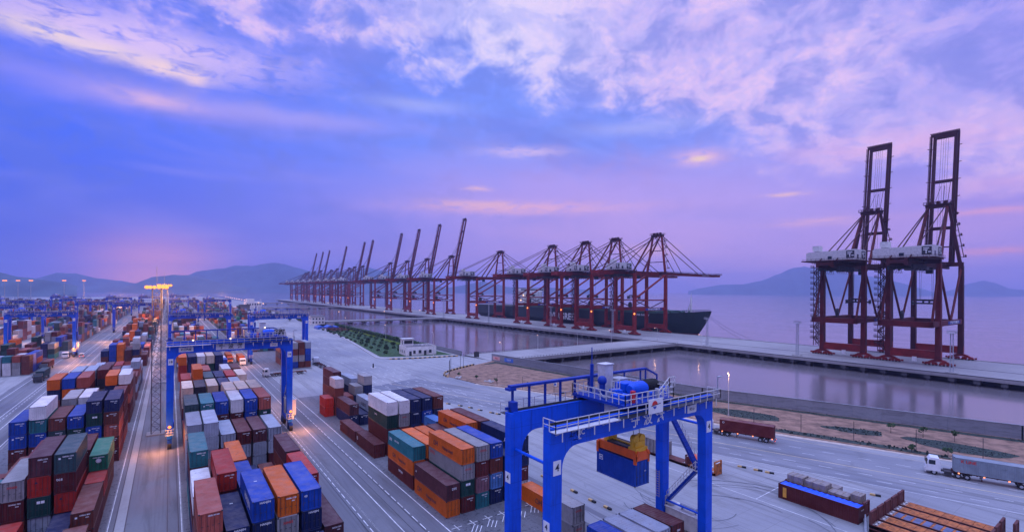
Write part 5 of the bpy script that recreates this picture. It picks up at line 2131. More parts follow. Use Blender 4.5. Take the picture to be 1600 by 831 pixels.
M_hull = mat('hull_green', (0.003, 0.022, 0.026), 0.45, var=0.25, scale=0.05)
M_boot = mat('hull_boot_red', (0.14, 0.02, 0.02), 0.6)
M_deck = mat('ship_deck', (0.05, 0.12, 0.09), 0.7)
mb = MB()
ys = [0, 3, 7, 12, 20, 32, 46, 62, 90, 140, 200, 260, 310, 335, 352]
n = 9
rows = []
for yb in ys:
    sec = hull_section(yb, n)
    if yb > 300:
        k = (yb - 300) / 52
        sec = [(w_ * (1 - .5 * k * max(0, 1 - i / 4)), z + (5 * k if i == 0 else 0)) for i, (w_, z) in enumerate(sec)]
    rake = [(1 - i / (n - 1)) ** 1.3 * 17 * max(0, 1 - yb / 30) for i in range(n)]
    rows.append([(-w_, BY + yb + rk, z) for (w_, z), rk in zip(sec, rake)] + [(w_, BY + yb + rk, z) for (w_, z), rk in zip(reversed(sec), reversed(rake))])
vs = [p for rr_ in rows for p in rr_]
m2 = 2 * n
fs = []
for i in range(len(ys) - 1):
    for k in range(m2 - 1):
        fs.append((i * m2 + k, i * m2 + k + 1, (i + 1) * m2 + k + 1, (i + 1) * m2 + k))
fs.append(tuple(range((len(ys) - 1) * m2, len(ys) * m2)))
mb._add(vs, fs)
mi = []
for f in mb.f:
    zc = sum(mb.v[i][2] for i in f) / len(f)
    mi.append(1 if zc < -1.4 else 0)
mb.m = mi
hull = mb.build('hull', [M_hull, M_boot], ship)
bb = MB()
for i in range(8):
    a = i / 7
    bb.sphere((0, BY + 12 - 6 * a, -4.2), 2.6 - 1.1 * a, 10, 6)
bb.build('bulbous_bow', M_boot, ship, smooth=True)
dk = MB()
dk.box(-HWID + .6, HWID - .6, BY + 62, SY - 1, DZ - .5, DZ - .35)
dk.prism([(-HWID + 1, BY + 62), (0, BY + 6), (HWID - 1, BY + 62)], DZ - .2, DZ)
dk.build('deck', M_deck, ship)
lettering('EVERGREEN', 9.6, M_txtw, hull, (-HWID - .08, 404.5, 7.6), '-x', .28, sx=1.02)
lettering('EVER DAINTY', 2.4, M_txtw, hull, (-HWID - .08, BY + 58, 14.2), '-x', .06, sx=1.1)
hc = MB()
for i in range(16):
    y = BY + 44 + i * 14.2
    if y < 478:
        hc.box(-17.5, 17.5, y, y + 12.4, DZ, DZ + 2.2 + (i % 3) * .25)
        hc.box(-18.6, 18.6, y + 12.6, y + 13.6, DZ, DZ + 2.6)
hc.build('hatch_cover', M_deck, ship)
rl = MB()
for s in (-1, 1):
    rl.rail((s * 19.2, BY + 62, DZ), (s * 19.2, SY - 2, DZ), 1.3, 4, .09)
    rl.rail((s * 18.6, BY + 60, DZ + .1), (s * 2, BY + 3, DZ + 3.2), 1.3, 3, .1)
rl.build('bulwark_rail', M_deck, ship)
acc = MB()
acc.box(-15, 15, 484, 498, DZ, DZ + 19)
acc.box(-12, 12, 482, 484, DZ + 2, DZ + 17)
acc.box(-18.8, 18.8, 485, 494, DZ + 19, DZ + 22.5)
house = acc.build('superstructure', M_white, ship)
wn = MB()
for k in range(6):
    for j in range(11):
        wn.box(-13 + j * 2.5, -12 + j * 2.5, 481.94, 481.99, DZ + 3.2 + k * 2.7, DZ + 4.3 + k * 2.7)
        if j < 5:
            wn.box(-15.06, -15.01, 485.5 + j * 2.5, 486.5 + j * 2.5, DZ + 3.2 + k * 2.7, DZ + 4.3 + k * 2.7)
wn.box(-18, 18, 484.9, 484.96, DZ + 20.3, DZ + 21.8)
wn.build('windows', M_glass, house)
fn = MB()
fn.box(-4, 4, 505, 513, DZ, DZ + 22)
fn.box(-4.4, 4.4, 504.6, 513.4, DZ + 22, DZ + 23.4)
fn.build('funnel', M_hull, ship)
for lx_, ly_, lz_ in ((-19, 484, 24), (-15.5, 483.5, 30), (-19.3, 430, 18.5), (-19.3, 560, 18.5), (-12, 500, 36)):
    MB().sphere((lx_, ly_, lz_), .8, 8, 6).build('deck_lamp', M_warm, ship)
ms = MB()
ms.tube((0, 489, DZ + 22), (0, 489, DZ + 33), .5, 8)
ms.bar((-4, 489, DZ + 28), (4, 489, DZ + 28), .4, .4)
ms.bar((-2.5, 489, DZ + 31), (2.5, 489, DZ + 31), .4, .4)
ms.build('radar_mast', M_white, ship)
fm = MB()
fm.tube((0, BY + 20, DZ), (0, BY + 20, DZ + 15), 1.0, 10, 0, .55)
fm.tube((0, BY + 24, DZ), (0, BY + 20.6, DZ + 10), .4, 8)
fm.bar((-1.8, BY + 20, DZ + 9), (1.8, BY + 20, DZ + 9), .5, .5)
fm.bar((-1.4, BY + 20, DZ + 13), (1.4, BY + 20, DZ + 13), .5, .5)
fm.tube((0, BY + 20, DZ + 15), (0, BY + 20, DZ + 19), .2, 6)
fm.build('foremast', M_white, ship)
wd = MB()
for x, y in ((-6, BY + 26), (6, BY + 26), (-9, BY + 34), (9, BY + 34)):
    wd.tube((x - 1.5, y, DZ + 1.4), (x + 1.5, y, DZ + 1.4), 1.1, 10)
    wd.box(x - 2, x + 2, y - .8, y + .8, DZ, DZ + .8)
wd.build('windlass', M_deck, ship)
for i, (p, q_) in enumerate(((((374.0, BY + 3, DZ + 1.5)), (352, BY - 48, .4)), (((374.4, BY + 4, DZ + 1.2)), (352, BY - 40, .4)))):
    rp3 = MB()
    P0, Q0 = Vector(p), Vector(q_)
    pr_ = P0
    for k in range(1, 13):
        t_ = k / 12
        c_ = P0.lerp(Q0, t_)
        c_.z -= 2.4 * math.sin(math.pi * t_) * (1 - t_ * .4)
        rp3.tube(pr_, c_, .09, 5, cap=False)
        pr_ = c_
    tag(rp3.build('mooring_rope', M_dark), ('upper' if i == 0 else 'lower') + ' mooring rope sagging from the ship bow to the quay edge', 'mooring rope', 'mooring ropes at the bow')

# ================================================================== masts, lamps, walls, planting
def lattice_mast(label, loc, h, w=.95, lit=True, energy=9000):
    r = thing('lattice_mast', label, 'light mast', loc, 0, 'lattice light masts')
    mb = MB()
    for a, b_ in ((-w, -w), (w, -w), (w, w), (-w, w)):
        mb.bar((a, b_, 0.3), (a * .9, b_ * .9, h - .5), .16, .16)
    n = int(h / 1.9)
    for k in range(n):
        z0, z1 = .3 + k * (h - 1) / n, .3 + (k + 1) * (h - 1) / n
        cs = [(-w, -w), (w, -w), (w, w), (-w, w)]
        for i in range(4):
            a, b_ = cs[i], cs[(i + 1) % 4]
            if k % 2:
                a, b_ = b_, a
            mb.bar((*a, z0), (*b_, z1), .08, .08)
            mb.bar((*cs[i], z1), (*cs[(i + 1) % 4], z1), .06, .06)
    mb.build('lattice_tower', mat('mast_steel', (.07, .07, .10), .5, metal=.2), r)
    pl = MB()
    pl.box(-w - .9, w + .9, -w - .9, w + .9, 0, .3)
    pl.build('base_plinth', G_beam, r)
    ld = MB()
    ld.bar((w + .25, -.25, .3), (w + .2, -.25, h), .05, .05)
    ld.bar((w + .25, .25, .3), (w + .2, .25, h), .05, .05)
    ld.build('ladder', M_galv, r)
    hd = MB()
    for i in range(16):
        a, a2 = 2 * math.pi * i / 16, 2 * math.pi * (i + 1) / 16
        hd.bar((2.0 * math.cos(a), 2.0 * math.sin(a), h), (2.0 * math.cos(a2), 2.3 * math.sin(a2), h), .12, .12)
        if i % 4 == 0:
            hd.bar((0, 0, h), (2.3 * math.cos(a), 2.3 * math.sin(a), h), .12, .12)
    hd.bar((0, 0, h - .5), (0, 0, h + 5.0), .10, .10)
    hd.build('lamp_ring', M_galv, r)
    for i in range(14):
        a = 2 * math.pi * i / 14
        m = MB().sphere((2.05 * math.cos(a), 2.05 * math.sin(a), h - .15), .40, 8, 6)
        m.build('lamp', M_sod if lit else M_galv, r)
    if lit:
        point_lamp('mast_light', (1.2, -6.5, h - 3.0), energy, (1.0, .40, .10), .8, r)
    return r


lattice_mast('nearest tall lattice light mast between the two left blocks, ring of glowing lamps', (-2.6, 149.0, 0), 36.6, energy=4200)
lattice_mast('second lattice light mast standing close behind the nearest one', (-1.6, 229.0, 0), 37.4, energy=4200)

# distant lamp masts on the left, heads just above the skyline
hm_ = 0
for px, dd in ((7, 560), (28, 640), (48, 600), (100, 620), (131, 700)):
    p = world_at_depth(px, 438.3, dd)
    h = p.z
    rr_ = thing('lamp_mast', 'distant lamp mast in the far left yard, %s lit head from the left edge' % ORD[hm_], 'light mast', (p.x, p.y, 0), 0, 'distant lamp masts')
    MB().tube((0, 0, 0), (0, 0, h), .45, 6, 0, .25).build('pole', M_galv, rr_)
    m = MB()
    for i in range(6):
        a = 2 * math.pi * i / 6
        m.sphere((1.5 * math.cos(a), 1.5 * math.sin(a), h), .55, 8, 6)
    m.build('lamp_head', M_sod, rr_)
    hm_ += 1


def street_lamp(loc, h, arm, ang, lit, label, m_l=None, cat='street lamp', grp='street lamps', power=0):
    r = thing('street_lamp', label, cat, loc, ang, grp)
    mb = MB()
    mb.tube((0, 0, 0), (0, 0, h - .8), .11, 8, 0, .07)
    pr_ = Vector((0, 0, h - .8))
    for k in range(1, 7):
        t_ = k / 6
        c_ = Vector((arm * math.sin(t_ * math.pi / 2) , 0, h - .8 + .8 * (1 - math.cos(t_ * math.pi / 2)) * 1.0))
        c_ = Vector((arm * (1 - math.cos(t_ * math.pi / 2)), 0, h - .8 + .8 * math.sin(t_ * math.pi / 2)))
        mb.tube(pr_, c_, .06, 6)
        pr_ = c_
    mb.tube((0, 0, 0), (0, 0, .5), .2, 8)
    mb.build('pole', M_rail, r)
    hd = MB()
    hd.box(arm - .25, arm + .55, -.16, .16, h - .05, h + .09)
    hd.build('lamp_head', M_galv, r)
    lm_ = MB()
    lm_.sphere((arm + .15, 0, h - .12), .24 if lit else .14, 8, 6)
    lm_.build('bulb', (m_l or M_warm) if lit else M_glass, r)
    if power:
        point_lamp('lamp_light', (arm + .15, 0, h - .5), power, (1, .55, .3), .3, r)
    return r


street_lamp((132.6, 77.6, .2), 12.8, 1.0, R(200), True, 'tall single street lamp glowing over the oval bed on the earth verge', power=700)
street_lamp((158.3, 231.0, 0), 8.6, 1.6, R(60), False, 'curved unlit lamp on the causeway, first after the junction')
street_lamp((185.8, 224.5 + 9, 0), 8.6, 1.6, R(60), True, 'lamp on the causeway with a lit head, second from land')
street_lamp((219.5, 234.0, 0), 8.4, 1.7, R(200), False, 'curved lamp halfway along the causeway, unlit')
street_lamp((251, 233.5, 0), 9.2, 1.7, R(170), True, 'lit lamp near the seaward end of the causeway', power=180)
street_lamp((291.5, 226, 0), 9.5, 2.0, R(160), True, 'lit curved lamp on the quay in front of the nearest lowered crane', power=180)
street_lamp((292.0, 190.5, 0), 7.5, 1.8, R(160), True, 'lit curved lamp on the quay below the ship bow', power=120)
street_lamp((140.0, 206.4, 0), 9.5, .6, R(160), True, 'lit slim lamp at the landward causeway corner', power=120)
k = 0
for x, y, hh in ((118.4, 241.0, 12.6), (125.0, 330.0, 11), (126.5, 430.0, 11)):
    street_lamp((x, y, .2), hh, .9, R(100), k > 0, ['dark slim floodlight pole beside the white office', 'lit lamp post in the middle of the lawn hedge', 'lit lamp post at the far end of the lawn'][k])
    k += 1

# quay floodlight columns
QL = [((291.4, 63.0), 19.0, 'pale lattice floodlight column at the quay edge before crane 14'), ((293.6, 130.4), 19.5, 'pale lattice floodlight column at the quay edge left of crane 13'),
      ((293.4, 187.2), 18.8, 'pale lattice floodlight column on the quay right of the ship bow'), ((289.6, 268.0), 21.5, 'dark lattice floodlight column before the nearest lowered crane'),
      ((289.6, 345.0), 21.5, 'lattice floodlight column before the gap of the second and third lowered cranes'), ((289.6, 452.0), 21.5, 'lattice floodlight column near the ship stern'),
      ((289.6, 560.0), 20.5, 'lattice floodlight column left of the lone lowered crane'), ((289.6, 700.0), 20.5, 'distant lattice floodlight column between the raised cranes')]
for (x, y), h, lb in QL:
    r = thing('floodlight_column', lb, 'floodlight', (x, y, 0), 0, 'floodlight columns along the quay')
    m = MB()
    for a, b_ in ((-.55, -.55), (.55, -.55), (.55, .55), (-.55, .55)):
        m.bar((a, b_, 0), (a * .8, b_ * .8, h - 1), .16, .16)
    kk = int(h / 1.4)
    for i in range(kk):
        s = -1 if i % 2 else 1
        z0 = i * (h - 1) / kk
        m.bar((-.55 * s, -.55, z0), (.55 * s, -.55, z0 + (h - 1) / kk), .09, .09)
        m.bar((-.55, .55 * s, z0), (-.55, -.55 * s, z0 + (h - 1) / kk), .09, .09)
    m.build('lattice_tower', M_galv, r)
    MB().box(-2, 2, -2, 2, -.02, .35).build('base_plinth', G_beam, r)
    m = MB()
    m.box(-1.5, 1.5, -1.5, 1.5, h - 1.1, h - .95)
    m.rail((-1.5, -1.5, h - 1), (-1.5, 1.5, h - 1), 1.0, .6, .04)
    m.rail((-1.5, -1.5, h - 1), (1.5, -1.5, h - 1), 1.0, .6, .04)
    for i in range(4):
        m.box(-1.6, -1.3, -1.3 + i * .7, -.9 + i * .7, h - .2, h + .25)
    m.build('lamp_platform', M_galv, r)

# shore wall with two hoardings at its start
WP = [(135.2, 207.5), (136.6, 196), (148.0, 96), (172.4, 24), (192, -50)]
wl = MB()
for (a, b_), (c, d_) in zip(WP[:-1], WP[1:]):
    p, q_ = Vector((a, b_, 1.8)), Vector((c, d_, 1.8))
    wl.bar(p, q_, .35, 3.6)
    wl.bar(p + Vector((0, 0, 1.86)), q_ + Vector((0, 0, 1.86)), .55, .14)
    L = (q_ - p).length
    n = int(L / 6.5)
    dirv = (q_ - p).normalized()
    for i in range(n + 1):
        c0 = p + dirv * (L * i / max(1, n))
        wl.bar(c0 + Vector((0, 0, -1.7)), c0 + Vector((0, 0, 1.75)), .42, .42)
wall = wl.build('shore_wall', concrete_mat('shore_wall_render', (.31, .32, .35), (.22, .23, .26), 0, .45))
tag(wall, 'long grey shore wall with pale coping between the earth verge and basin', 'wall')
wdir = Vector((11.4, -100, 0)).normalized()
wn_ = Vector((-wdir.y, wdir.x, 0)) * -1


def hoarding(u, w_, colr, lb, words, tm_):
    c = Vector((136.6, 196, 0)) + wdir * u
    ang_ = math.atan2(wdir.y, wdir.x)
    r = thing('hoarding', lb, 'sign', (c.x, c.y, 0), ang_, 'hoardings on the shore wall')
    MB().box(-w_ / 2, w_ / 2, -.30, -.27, .8, 2.6).build('board', colr, r)
    lettering(words, 1.0, tm_, r, (0, -.32, 1.7), '-y', .02)


hoarding(-8, 5.5, mat('hoarding_pink', (.75, .42, .38), .6), 'red and white hoarding at the landward end of the shore wall', '安全', M_txtr)
hoarding(1.5, 6.5, mat('hoarding_blue', (.08, .20, .62), .6), 'blue hoarding on the shore wall, right of the red one', '宁波港', M_txtw)
bs_ = thing('signboard', 'dark square signboard on two posts beside the causeway entrance', 'sign', (129.5, 213.5, 0), R(-30))
MB().box(-1.3, 1.3, -.05, .05, 1.6, 4.4).build('board', M_dark, bs_)
for s in (-1, 1):
    MB().box(s * 1.1 - .07, s * 1.1 + .07, -.07, .07, 0, 1.6).build('post', M_galv, bs_)
sg2 = thing('road_sign', 'small white sign with a blue and red roundel on the earth verge', 'sign', (113.5, 132.5, .2), R(-40))
MB().box(-.6, .6, -.03, .03, 1.6, 3.4).build('board', M_white, sg2)
MB().tube((0, -.06, 2.3), (0, -.03, 2.3), .4, 16).build('roundel', mat('sign_blue', (.05, .12, .5), .5), sg2)
MB().tube((0, 0, 0), (0, 0, 1.6), .05, 6).build('post', M_galv, sg2)

# low rail posts along the causeway and the basin edge
gr_ = MB()
for i in range(72):
    x = 139 + i * 2.05
    gr_.box(x - .09, x + .09, 235.0, 235.2, .3, 1.1)
gr_.bar((139, 235.1, 1.0), (286, 235.1, 1.0), .07, .07)
tag(gr_.build('guard_rail', M_dark), 'low dark guard rail along the far edge of the near causeway', 'guard rail')
gr_ = MB()
for i in range(72):
    x = 141 + i * 2.05
    gr_.box(x - .09, x + .09, 205.4, 205.6, .3, 1.0)
gr_.bar((141, 205.5, .95), (286, 205.5, .95), .07, .07)
tag(gr_.build('guard_rail', M_dark), 'low dark guard rail along the near edge of the causeway', 'guard rail')

# dark fence posts with wires on the verge
FP = [(101.0, 151.5), (105.2, 141.0), (110.0, 129.0), (114.3, 116.5), (118.2, 104.5), (122.0, 91.5), (125.4, 79.5), (128.6, 68.0), (132.9, 58.0), (136.5, 47.5), (140.6, 36.5), (144.6, 26.0), (149, 14)]
for i, (x, y) in enumerate(FP):
    o = MB().bar((0, 0, 0), (0, 0, 4.6), .10, .10).build('fence_post', M_dark)
    o.location = (x, y, .2)
    tag(o, 'thin dark post standing on the earth verge, %s along the road' % ORD[i], 'fence post', 'thin posts along the verge')
for x, y, i in ((96.7, 181.5, 0), (98.2, 184.0, 1), (100.6, 187.5, 2), (110.5, 196.5, 3), (113.0, 198.0, 4)):
    o = MB().bar((0, 0, 0), (0, 0, 6.4), .12, .12).build('fence_post', M_dark)
    o.location = (x, y, 0)
    tag(o, 'thin dark pole at the striped kerb of the verge tip, %s from left' % ORD[i], 'fence post', 'thin poles at the verge tip')

# black and yellow kerb blocks
def striped(pts, label, h=.55, w_=.5, step=1.25):
    mb = MB()
    k_ = 0
    for (a, b_), (c, d_) in zip(pts[:-1], pts[1:]):
        p, q_ = Vector((a, b_, h / 2)), Vector((c, d_, h / 2))
        L = (q_ - p).length
        n_ = max(1, int(L / step))
        for i in range(n_):
            mb.bar(p.lerp(q_, i / n_), p.lerp(q_, (i + 1) / n_), w_, h, k_ % 2)
            k_ += 1
    o = mb.build('striped_kerb', [M_yel2, M_black])
    return tag(o, label, 'kerb')


M_yel2 = mat('kerb_yellow', (.62, .40, .16), .8, var=.2)
striped([(93.4, 240.9), (98, 238.0), (105, 236.2), (115, 234.2), (128.5, 231.6)], 'black and yellow striped kerb in front of the white office')
striped([(94.3, 178), (94.9, 183), (98, 188.0), (103, 191.5), (110, 195.5), (120, 200.2)], 'black and yellow striped kerb round the tip of the earth verge', .7)
lk = MB()
for (a, b_), (c, d_) in zip([(88.7, 246.5), (96.3, 298), (103.8, 353), (119.6, 520)], [(96.3, 298), (103.8, 353), (119.6, 520), (131.8, 562)]):
    lk.bar((a, b_, .14), (c, d_, .14), .5, .34)
tag(lk.build('kerb', M_stone), kind='structure')
# wheel stops
WS = [(59.5, 72.6), (59.7, 64.3), (59.6, 59.6), (59.8, 56.2), (72.4, 136.5), (74.3, 132.1), (75.7, 128.2), (76.5, 123.9), (77.8, 119.4), (78.5, 117.1), (96.7, 53.6), (97.6, 50.7), (98.2, 48.7), (103.1, 32.5)]
WL_ = ['on the bare ground behind the near gantry leg', 'under the hanging container, second in its line', 'under the hanging container, third in its line', 'under the hanging container, nearest in its line']
for i, (x, y) in enumerate(WS):
    r = thing('wheel_stop', '', 'wheel stop', (x, y, 0), R(90) if i < 4 else R(112), 'striped wheel stops on the apron')
    lb = ('striped wheel stop ' + WL_[i]) if i < 4 else ('striped wheel stop beyond the stacks, %s of its line' % ORD[i - 4] if i < 10 else
         ('striped wheel stop by the road right of the gantry, %s of three' % ORD[i - 10] if i < 13 else 'striped wheel stop beside the crate rack corner'))
    r['label'] = lb
    MB().box(-.8, 0, -.2, .2, 0, .3).build('striped_end', M_black, r)
    MB().box(0, .8, -.2, .2, 0, .3).build('striped_end', M_yel2, r)


# foliage
def crown(mb, c, rx, ry, rz_, n, leaf, mi=0):
    for i in range(n):
        a, b_ = random.uniform(0, 6.283), math.acos(random.uniform(-1, 1))
        rr__ = random.uniform(.55, 1.05)
        x, y, z = c[0] + rx * rr__ * math.sin(b_) * math.cos(a), c[1] + ry * rr__ * math.sin(b_) * math.sin(a), c[2] + rz_ * rr__ * math.cos(b_)
        s = leaf * random.uniform(.5, 1.2)
        v1 = Vector((random.uniform(-1, 1), random.uniform(-1, 1), random.uniform(-1, 1))).normalized() * s
        v2 = v1.orthogonal().normalized() * s * random.uniform(.6, 1)
        p = Vector((x, y, z))
        mb._add([p - v1, p - v2, p + v1, p + v2], [(0, 1, 2, 3)], random.choice((0, 0, 1)))


M_leaf = mat('leaf_dark', (.025, .06, .022), .9, var=.4, scale=3)
M_leaf2 = mat('leaf_light', (.06, .11, .03), .9, var=.3, scale=3)
M_leafy = mat('leaf_yellow_green', (.17, .24, .03), .9, var=.3, scale=3)
M_bark = mat('bark', (.08, .055, .04), .9)
SAP = [(103.6, 195.1), (98.7, 177.3), (100.7, 169.3), (102.6, 160.6), (105.0, 153.4), (106.9, 144.2)]
random.seed(21)
SAPX = [(98.4, 176.0), (101.0, 166.5), (104.4, 157.0), (109.6, 143.5), (137.5, 36.5), (141.0, 31.0), (151.5, 44.5), (153.5, 38.5), (155.5, 33.0)]
for i, (x, y) in enumerate(SAPX):
    r = thing('sapling', ['small round dark sapling near the verge tip, %s from its tip' % ORD[i] if i < 4 else ('low dark bush at the road edge of the verge, %s one' % ('left' if i == 4 else 'right') if i < 6 else 'thin young tree by the shore wall above the grey truck, %s of three' % ORD[i - 6])][0],
              'tree', (x, y, .2), 0, 'young trees on the verge')
    h = 1.0 if i < 6 else 1.9
    MB().tube((0, 0, 0), (0, 0, h), .06, 6, 0, .03).build('trunk', M_bark, r)
    m = MB()
    for k in range(4):
        crown(m, (random.uniform(-.5, .5), random.uniform(-.5, .5), h + random.uniform(-.2, .5)), random.uniform(.35, .7), random.uniform(.35, .7), random.uniform(.25, .5), 38, .2)
    m.build('crown', [M_leaf, M_leaf2], r)
random.seed(31)
tufts('ground_cover', 'weeds and low bushes strung along the sandy road edge of the verge', [(126.5, 66), (128.6, 66.6), (138, 42), (140.5, 31), (138.6, 30), (135.5, 41)], .23, 1.1, .55, M_gcov, 55)
for i, (x, y) in enumerate(((96.9, 173.5), (102.5, 159.5))):
    m = MB()
    for k in range(9 if i else 7):
        c0 = (random.uniform(-1.6, 1.6), random.uniform(-1.6, 1.6), .25)
        m.sphere(c0, random.uniform(.3, .8), 7, 5, 0, .7)
    o = m.build('rock_pile', M_stone)
    o.location = (x, y, .1)
    tag(o, ['pale rock heap at the verge tip under a bush', 'pale rock heap at the road edge further along the verge'][i], 'rocks', 'rock heaps on the verge')
# pipes lying on the earth behind the gantry
pp = MB()
for i in range(9):
    pp.tube((112 + i * 1.6, 128 - i * 4.2, .5), (112.9 + i * 1.6, 127 - i * 4.2, .5), .38, 8)
tag(pp.build('drain_pipe_heap', M_dark), 'row of small dark drain pieces lying on the bare earth', 'drain pieces', kind='stuff')

# shrubs on the lawn
random.seed(77)
proto = []
for k in range(3):
    m = MB()
    crown(m, (0, 0, .75), 1.1, 1.1, .8, 160, .28)
    o = m.build('shrub', [M_leaf, M_leaf2])
    proto.append(o)
ns = 0
for row in range(4):
    for i in range(14):
        y = 262 + i * 13.5 + row * 3.5
        x = 99.5 + (y - 262) * .062 + row * 5.6 + random.uniform(-1, 1)
        if x > 127 or (x > 99 and x < 125 and y < 268 and row > 0):
            continue
        if ns < 3:
            o = proto[ns]
        else:
            o = proto[ns % 3].copy()
            COL.objects.link(o)
        o.location = (x, y, .2)
        o.rotation_euler = (0, 0, random.uniform(0, 6))
        s = random.uniform(.7, 1.5)
        o.scale = (s, s, s)
        tag(o, 'round dark green shrub planted on the lawn between road and hedge', 'shrub', 'round shrubs dotted over the lawn')
        ns += 1
def hedge(name, label, p, q_, w_, h, n_, mats, seed):
    random.seed(seed)
    mb = MB()
    p, q_ = Vector(p), Vector(q_)
    L = (q_ - p).length
    d_ = (q_ - p).normalized()
    nn_ = Vector((-d_.y, d_.x, 0))
    mb.bar(p + Vector((0, 0, h * .42)), q_ + Vector((0, 0, h * .42)), w_ * .7, h * .8)
    for i in range(n_):
        t_, a, b_ = random.random(), random.uniform(-1, 1), random.random()
        c = p + d_ * L * t_ + nn_ * a * w_ * .5 + Vector((0, 0, h * (b_ * .95 + .05 * math.sin(t_ * 60))))
        s = .42 * random.uniform(.5, 1.3)
        v1 = Vector((random.uniform(-1, 1), random.uniform(-1, 1), random.uniform(-1, 1))).normalized() * s
        v2 = v1.orthogonal().normalized() * s
        mb._add([c - v1, c - v2, c + v1, c + v2], [(0, 1, 2, 3)], random.choice((0, 1)))
    o = mb.build(name, mats)
    return tag(o, label, 'hedge', kind=None)


hedge('hedge', 'tall dark green hedge along the basin side of the lawn', (129.3, 268, .2), (131.2, 480, .2), 2.0, 3.0, 6500, [M_leaf, M_leaf2], 3)
hedge('hedge', 'low yellow-green hedge strip beside the white office', (120.5, 268, .2), (124.5, 335, .2), 1.6, .9, 1500, [M_leafy, M_leafy], 4)
hedge('hedge', 'low yellow-green hedge strip further up the lawn', (125.6, 352, .2), (127.6, 432, .2), 1.6, .9, 1500, [M_leafy, M_leafy], 5)
# basin wall beyond the office
bw_ = MB()
for (a, b_), (c, d_) in zip([(131.6, 232.5), (131.9, 560)], [(131.9, 560), (137, 1000)]):
    bw_.bar((a, b_, 1.3), (c, d_, 1.3), .3, 2.6)
tag(bw_.build('basin_wall', MATS['shore_wall_render']), 'grey wall between the lawn hedge and the long basin', 'wall')
# trees far along the basin
random.seed(90)
tr_m = MB()
crown(tr_m, (0, 0, 3.4), 2.6, 2.6, 2.2, 420, .55)
TRP = [(x_, y_) for x_, y_ in ((117, 560), (113, 600), (118, 640), (110, 585), (121, 675), (116, 700))]
tp = thing('tree', 'bushy dark tree beyond the lawn, first of the far clump', 'tree', (117, 572, 0), 0, 'trees of the far clump by the road')
MB().tube((0, 0, 0), (0, 0, 2.4), .22, 8, 0, .12).build('trunk', M_bark, tp)
tr_m.build('crown', [M_leaf, M_leaf2], tp)
for i, (x, y) in enumerate(TRP):
    c = copy_tree(tp)
    c.location = (x, y, 0)
    c.rotation_euler = (0, 0, i * 1.3)
    c.scale = (1, 1, .8 + .1 * (i % 4))
    c['label'] = 'bushy dark tree beyond the lawn, %s of the far clump' % ORD[i + 1]

# ------------------------------------------------------------------ white office
M_wallw = mat('office_render', (.78, .74, .70), .7, var=.10, scale=.6)
M_roofg = mat('office_roof', (.16, .15, .16), .8, var=.2)
of = thing('office_building', 'white one storey office with a lookout cabin at the end of the lawn', 'building', (104.6, 245.6, .2), R(-5))
b0 = MB()
b0.box(0, 17.2, 0, 12.5, 0, 4.4)
for a in ((0, 17.2, 0, .25), (0, 17.2, 12.25, 12.5), (0, .25, .25, 12.25), (16.95, 17.2, .25, 12.25)):
    b0.box(*a, 4.4, 4.95)
b0.build('wall', M_wallw, of)
MB().box(.3, 16.9, .3, 12.2, 4.41, 4.5).build('roof', M_roofg, of)
MB().box(-.05, 17.25, -.05, 0, 4.95, 5.05).build('parapet_coping', M_roofg, of)
for i, (a, w_, z0, z1) in enumerate(((3.9, 1.3, 1.2, 2.9), (7.0, 1.5, 1.2, 2.9), (12.9, 1.5, 1.2, 2.9))):
    f = MB().box(a - .1, a + w_ + .1, -.06, -.01, z0 - .1, z1 + .1).build('window', M_offw, of)
    MB().box(a, a + w_, -.09, -.065, z0, z1).build('pane', M_glass, f)
for a in (1.6, 10.0):
    f = MB().box(a - .1, a + 1.5, -.06, -.01, 0, 2.7).build('door', M_offw, of)
    MB().box(a + .05, a + 1.35, -.09, -.065, .1, 2.5).build('glass_panel', M_glass, f)
MB().box(10.0, 12.0, -1.2, -.1, 2.9, 3.05).build('canopy', M_offw, of)
for y in (3.0, 6.2, 9.3):
    f = MB().box(-.06, -.01, y - .5, y + .5, 1.2, 2.9).build('window', M_offw, of)
    MB().box(-.09, -.065, y - .4, y + .4, 1.3, 2.8).build('pane', M_glass, f)
tw = MB().box(.4, 6.2, 7.0, 11.6, 4.5, 8.4).build('lookout', M_wallw, of)
MB().box(-.1, 6.8, 6.5, 12.0, 8.4, 8.75).build('roof', M_offw, tw)
MB().box(1.0, 5.8, 6.93, 6.98, 5.9, 7.7).build('window', M_glass, tw)
MB().box(.33, .38, 7.5, 8.9, 5.6, 7.7).build('window', M_glass, tw)
for x in (10.5, 13.0):
    MB().box(x, x + .9, 5, 6, 4.5, 5.3).build('air_conditioner', M_offw, of)
o2 = thing('office_building', 'white two storey building beyond the blue cover heap by the road', 'building', (117.0, 515, 0), R(-6))
MB().box(0, 13, 0, 20, 0, 8.0).build('wall', M_wallw, o2)
MB().box(-.4, 13.4, -.4, 20.4, 8.0, 8.5).build('roof', M_roofg, o2)
for k in range(2):
    for j in range(4):
        MB().box(1.3 + j * 3, 2.7 + j * 3, -.06, -.01, 1.4 + k * 3.6, 3.0 + k * 3.6).build('window', M_glass, o2)
        MB().box(-.06, -.01, 2 + j * 4.6, 3.6 + j * 4.6, 1.4 + k * 3.6, 3.0 + k * 3.6).build('window', M_glass, o2)
o3 = thing('office_building', 'distant white building with stepped roof by the second causeway', 'building', (112.0, 985, 0), 0)
MB().box(0, 26, 0, 30, 0, 12).build('wall', M_wallw, o3)
MB().box(2, 14, 2, 20, 12, 17).build('upper_storey', M_wallw, o3)
for j in range(6):
    MB().box(2 + j * 4, 4 + j * 4, -.1, -.02, 6, 9).build('window', M_glass, o3)
o4 = thing('gate_house', 'small dark gate house beside the straight road far away', 'building', (92, 880, 0), 0)
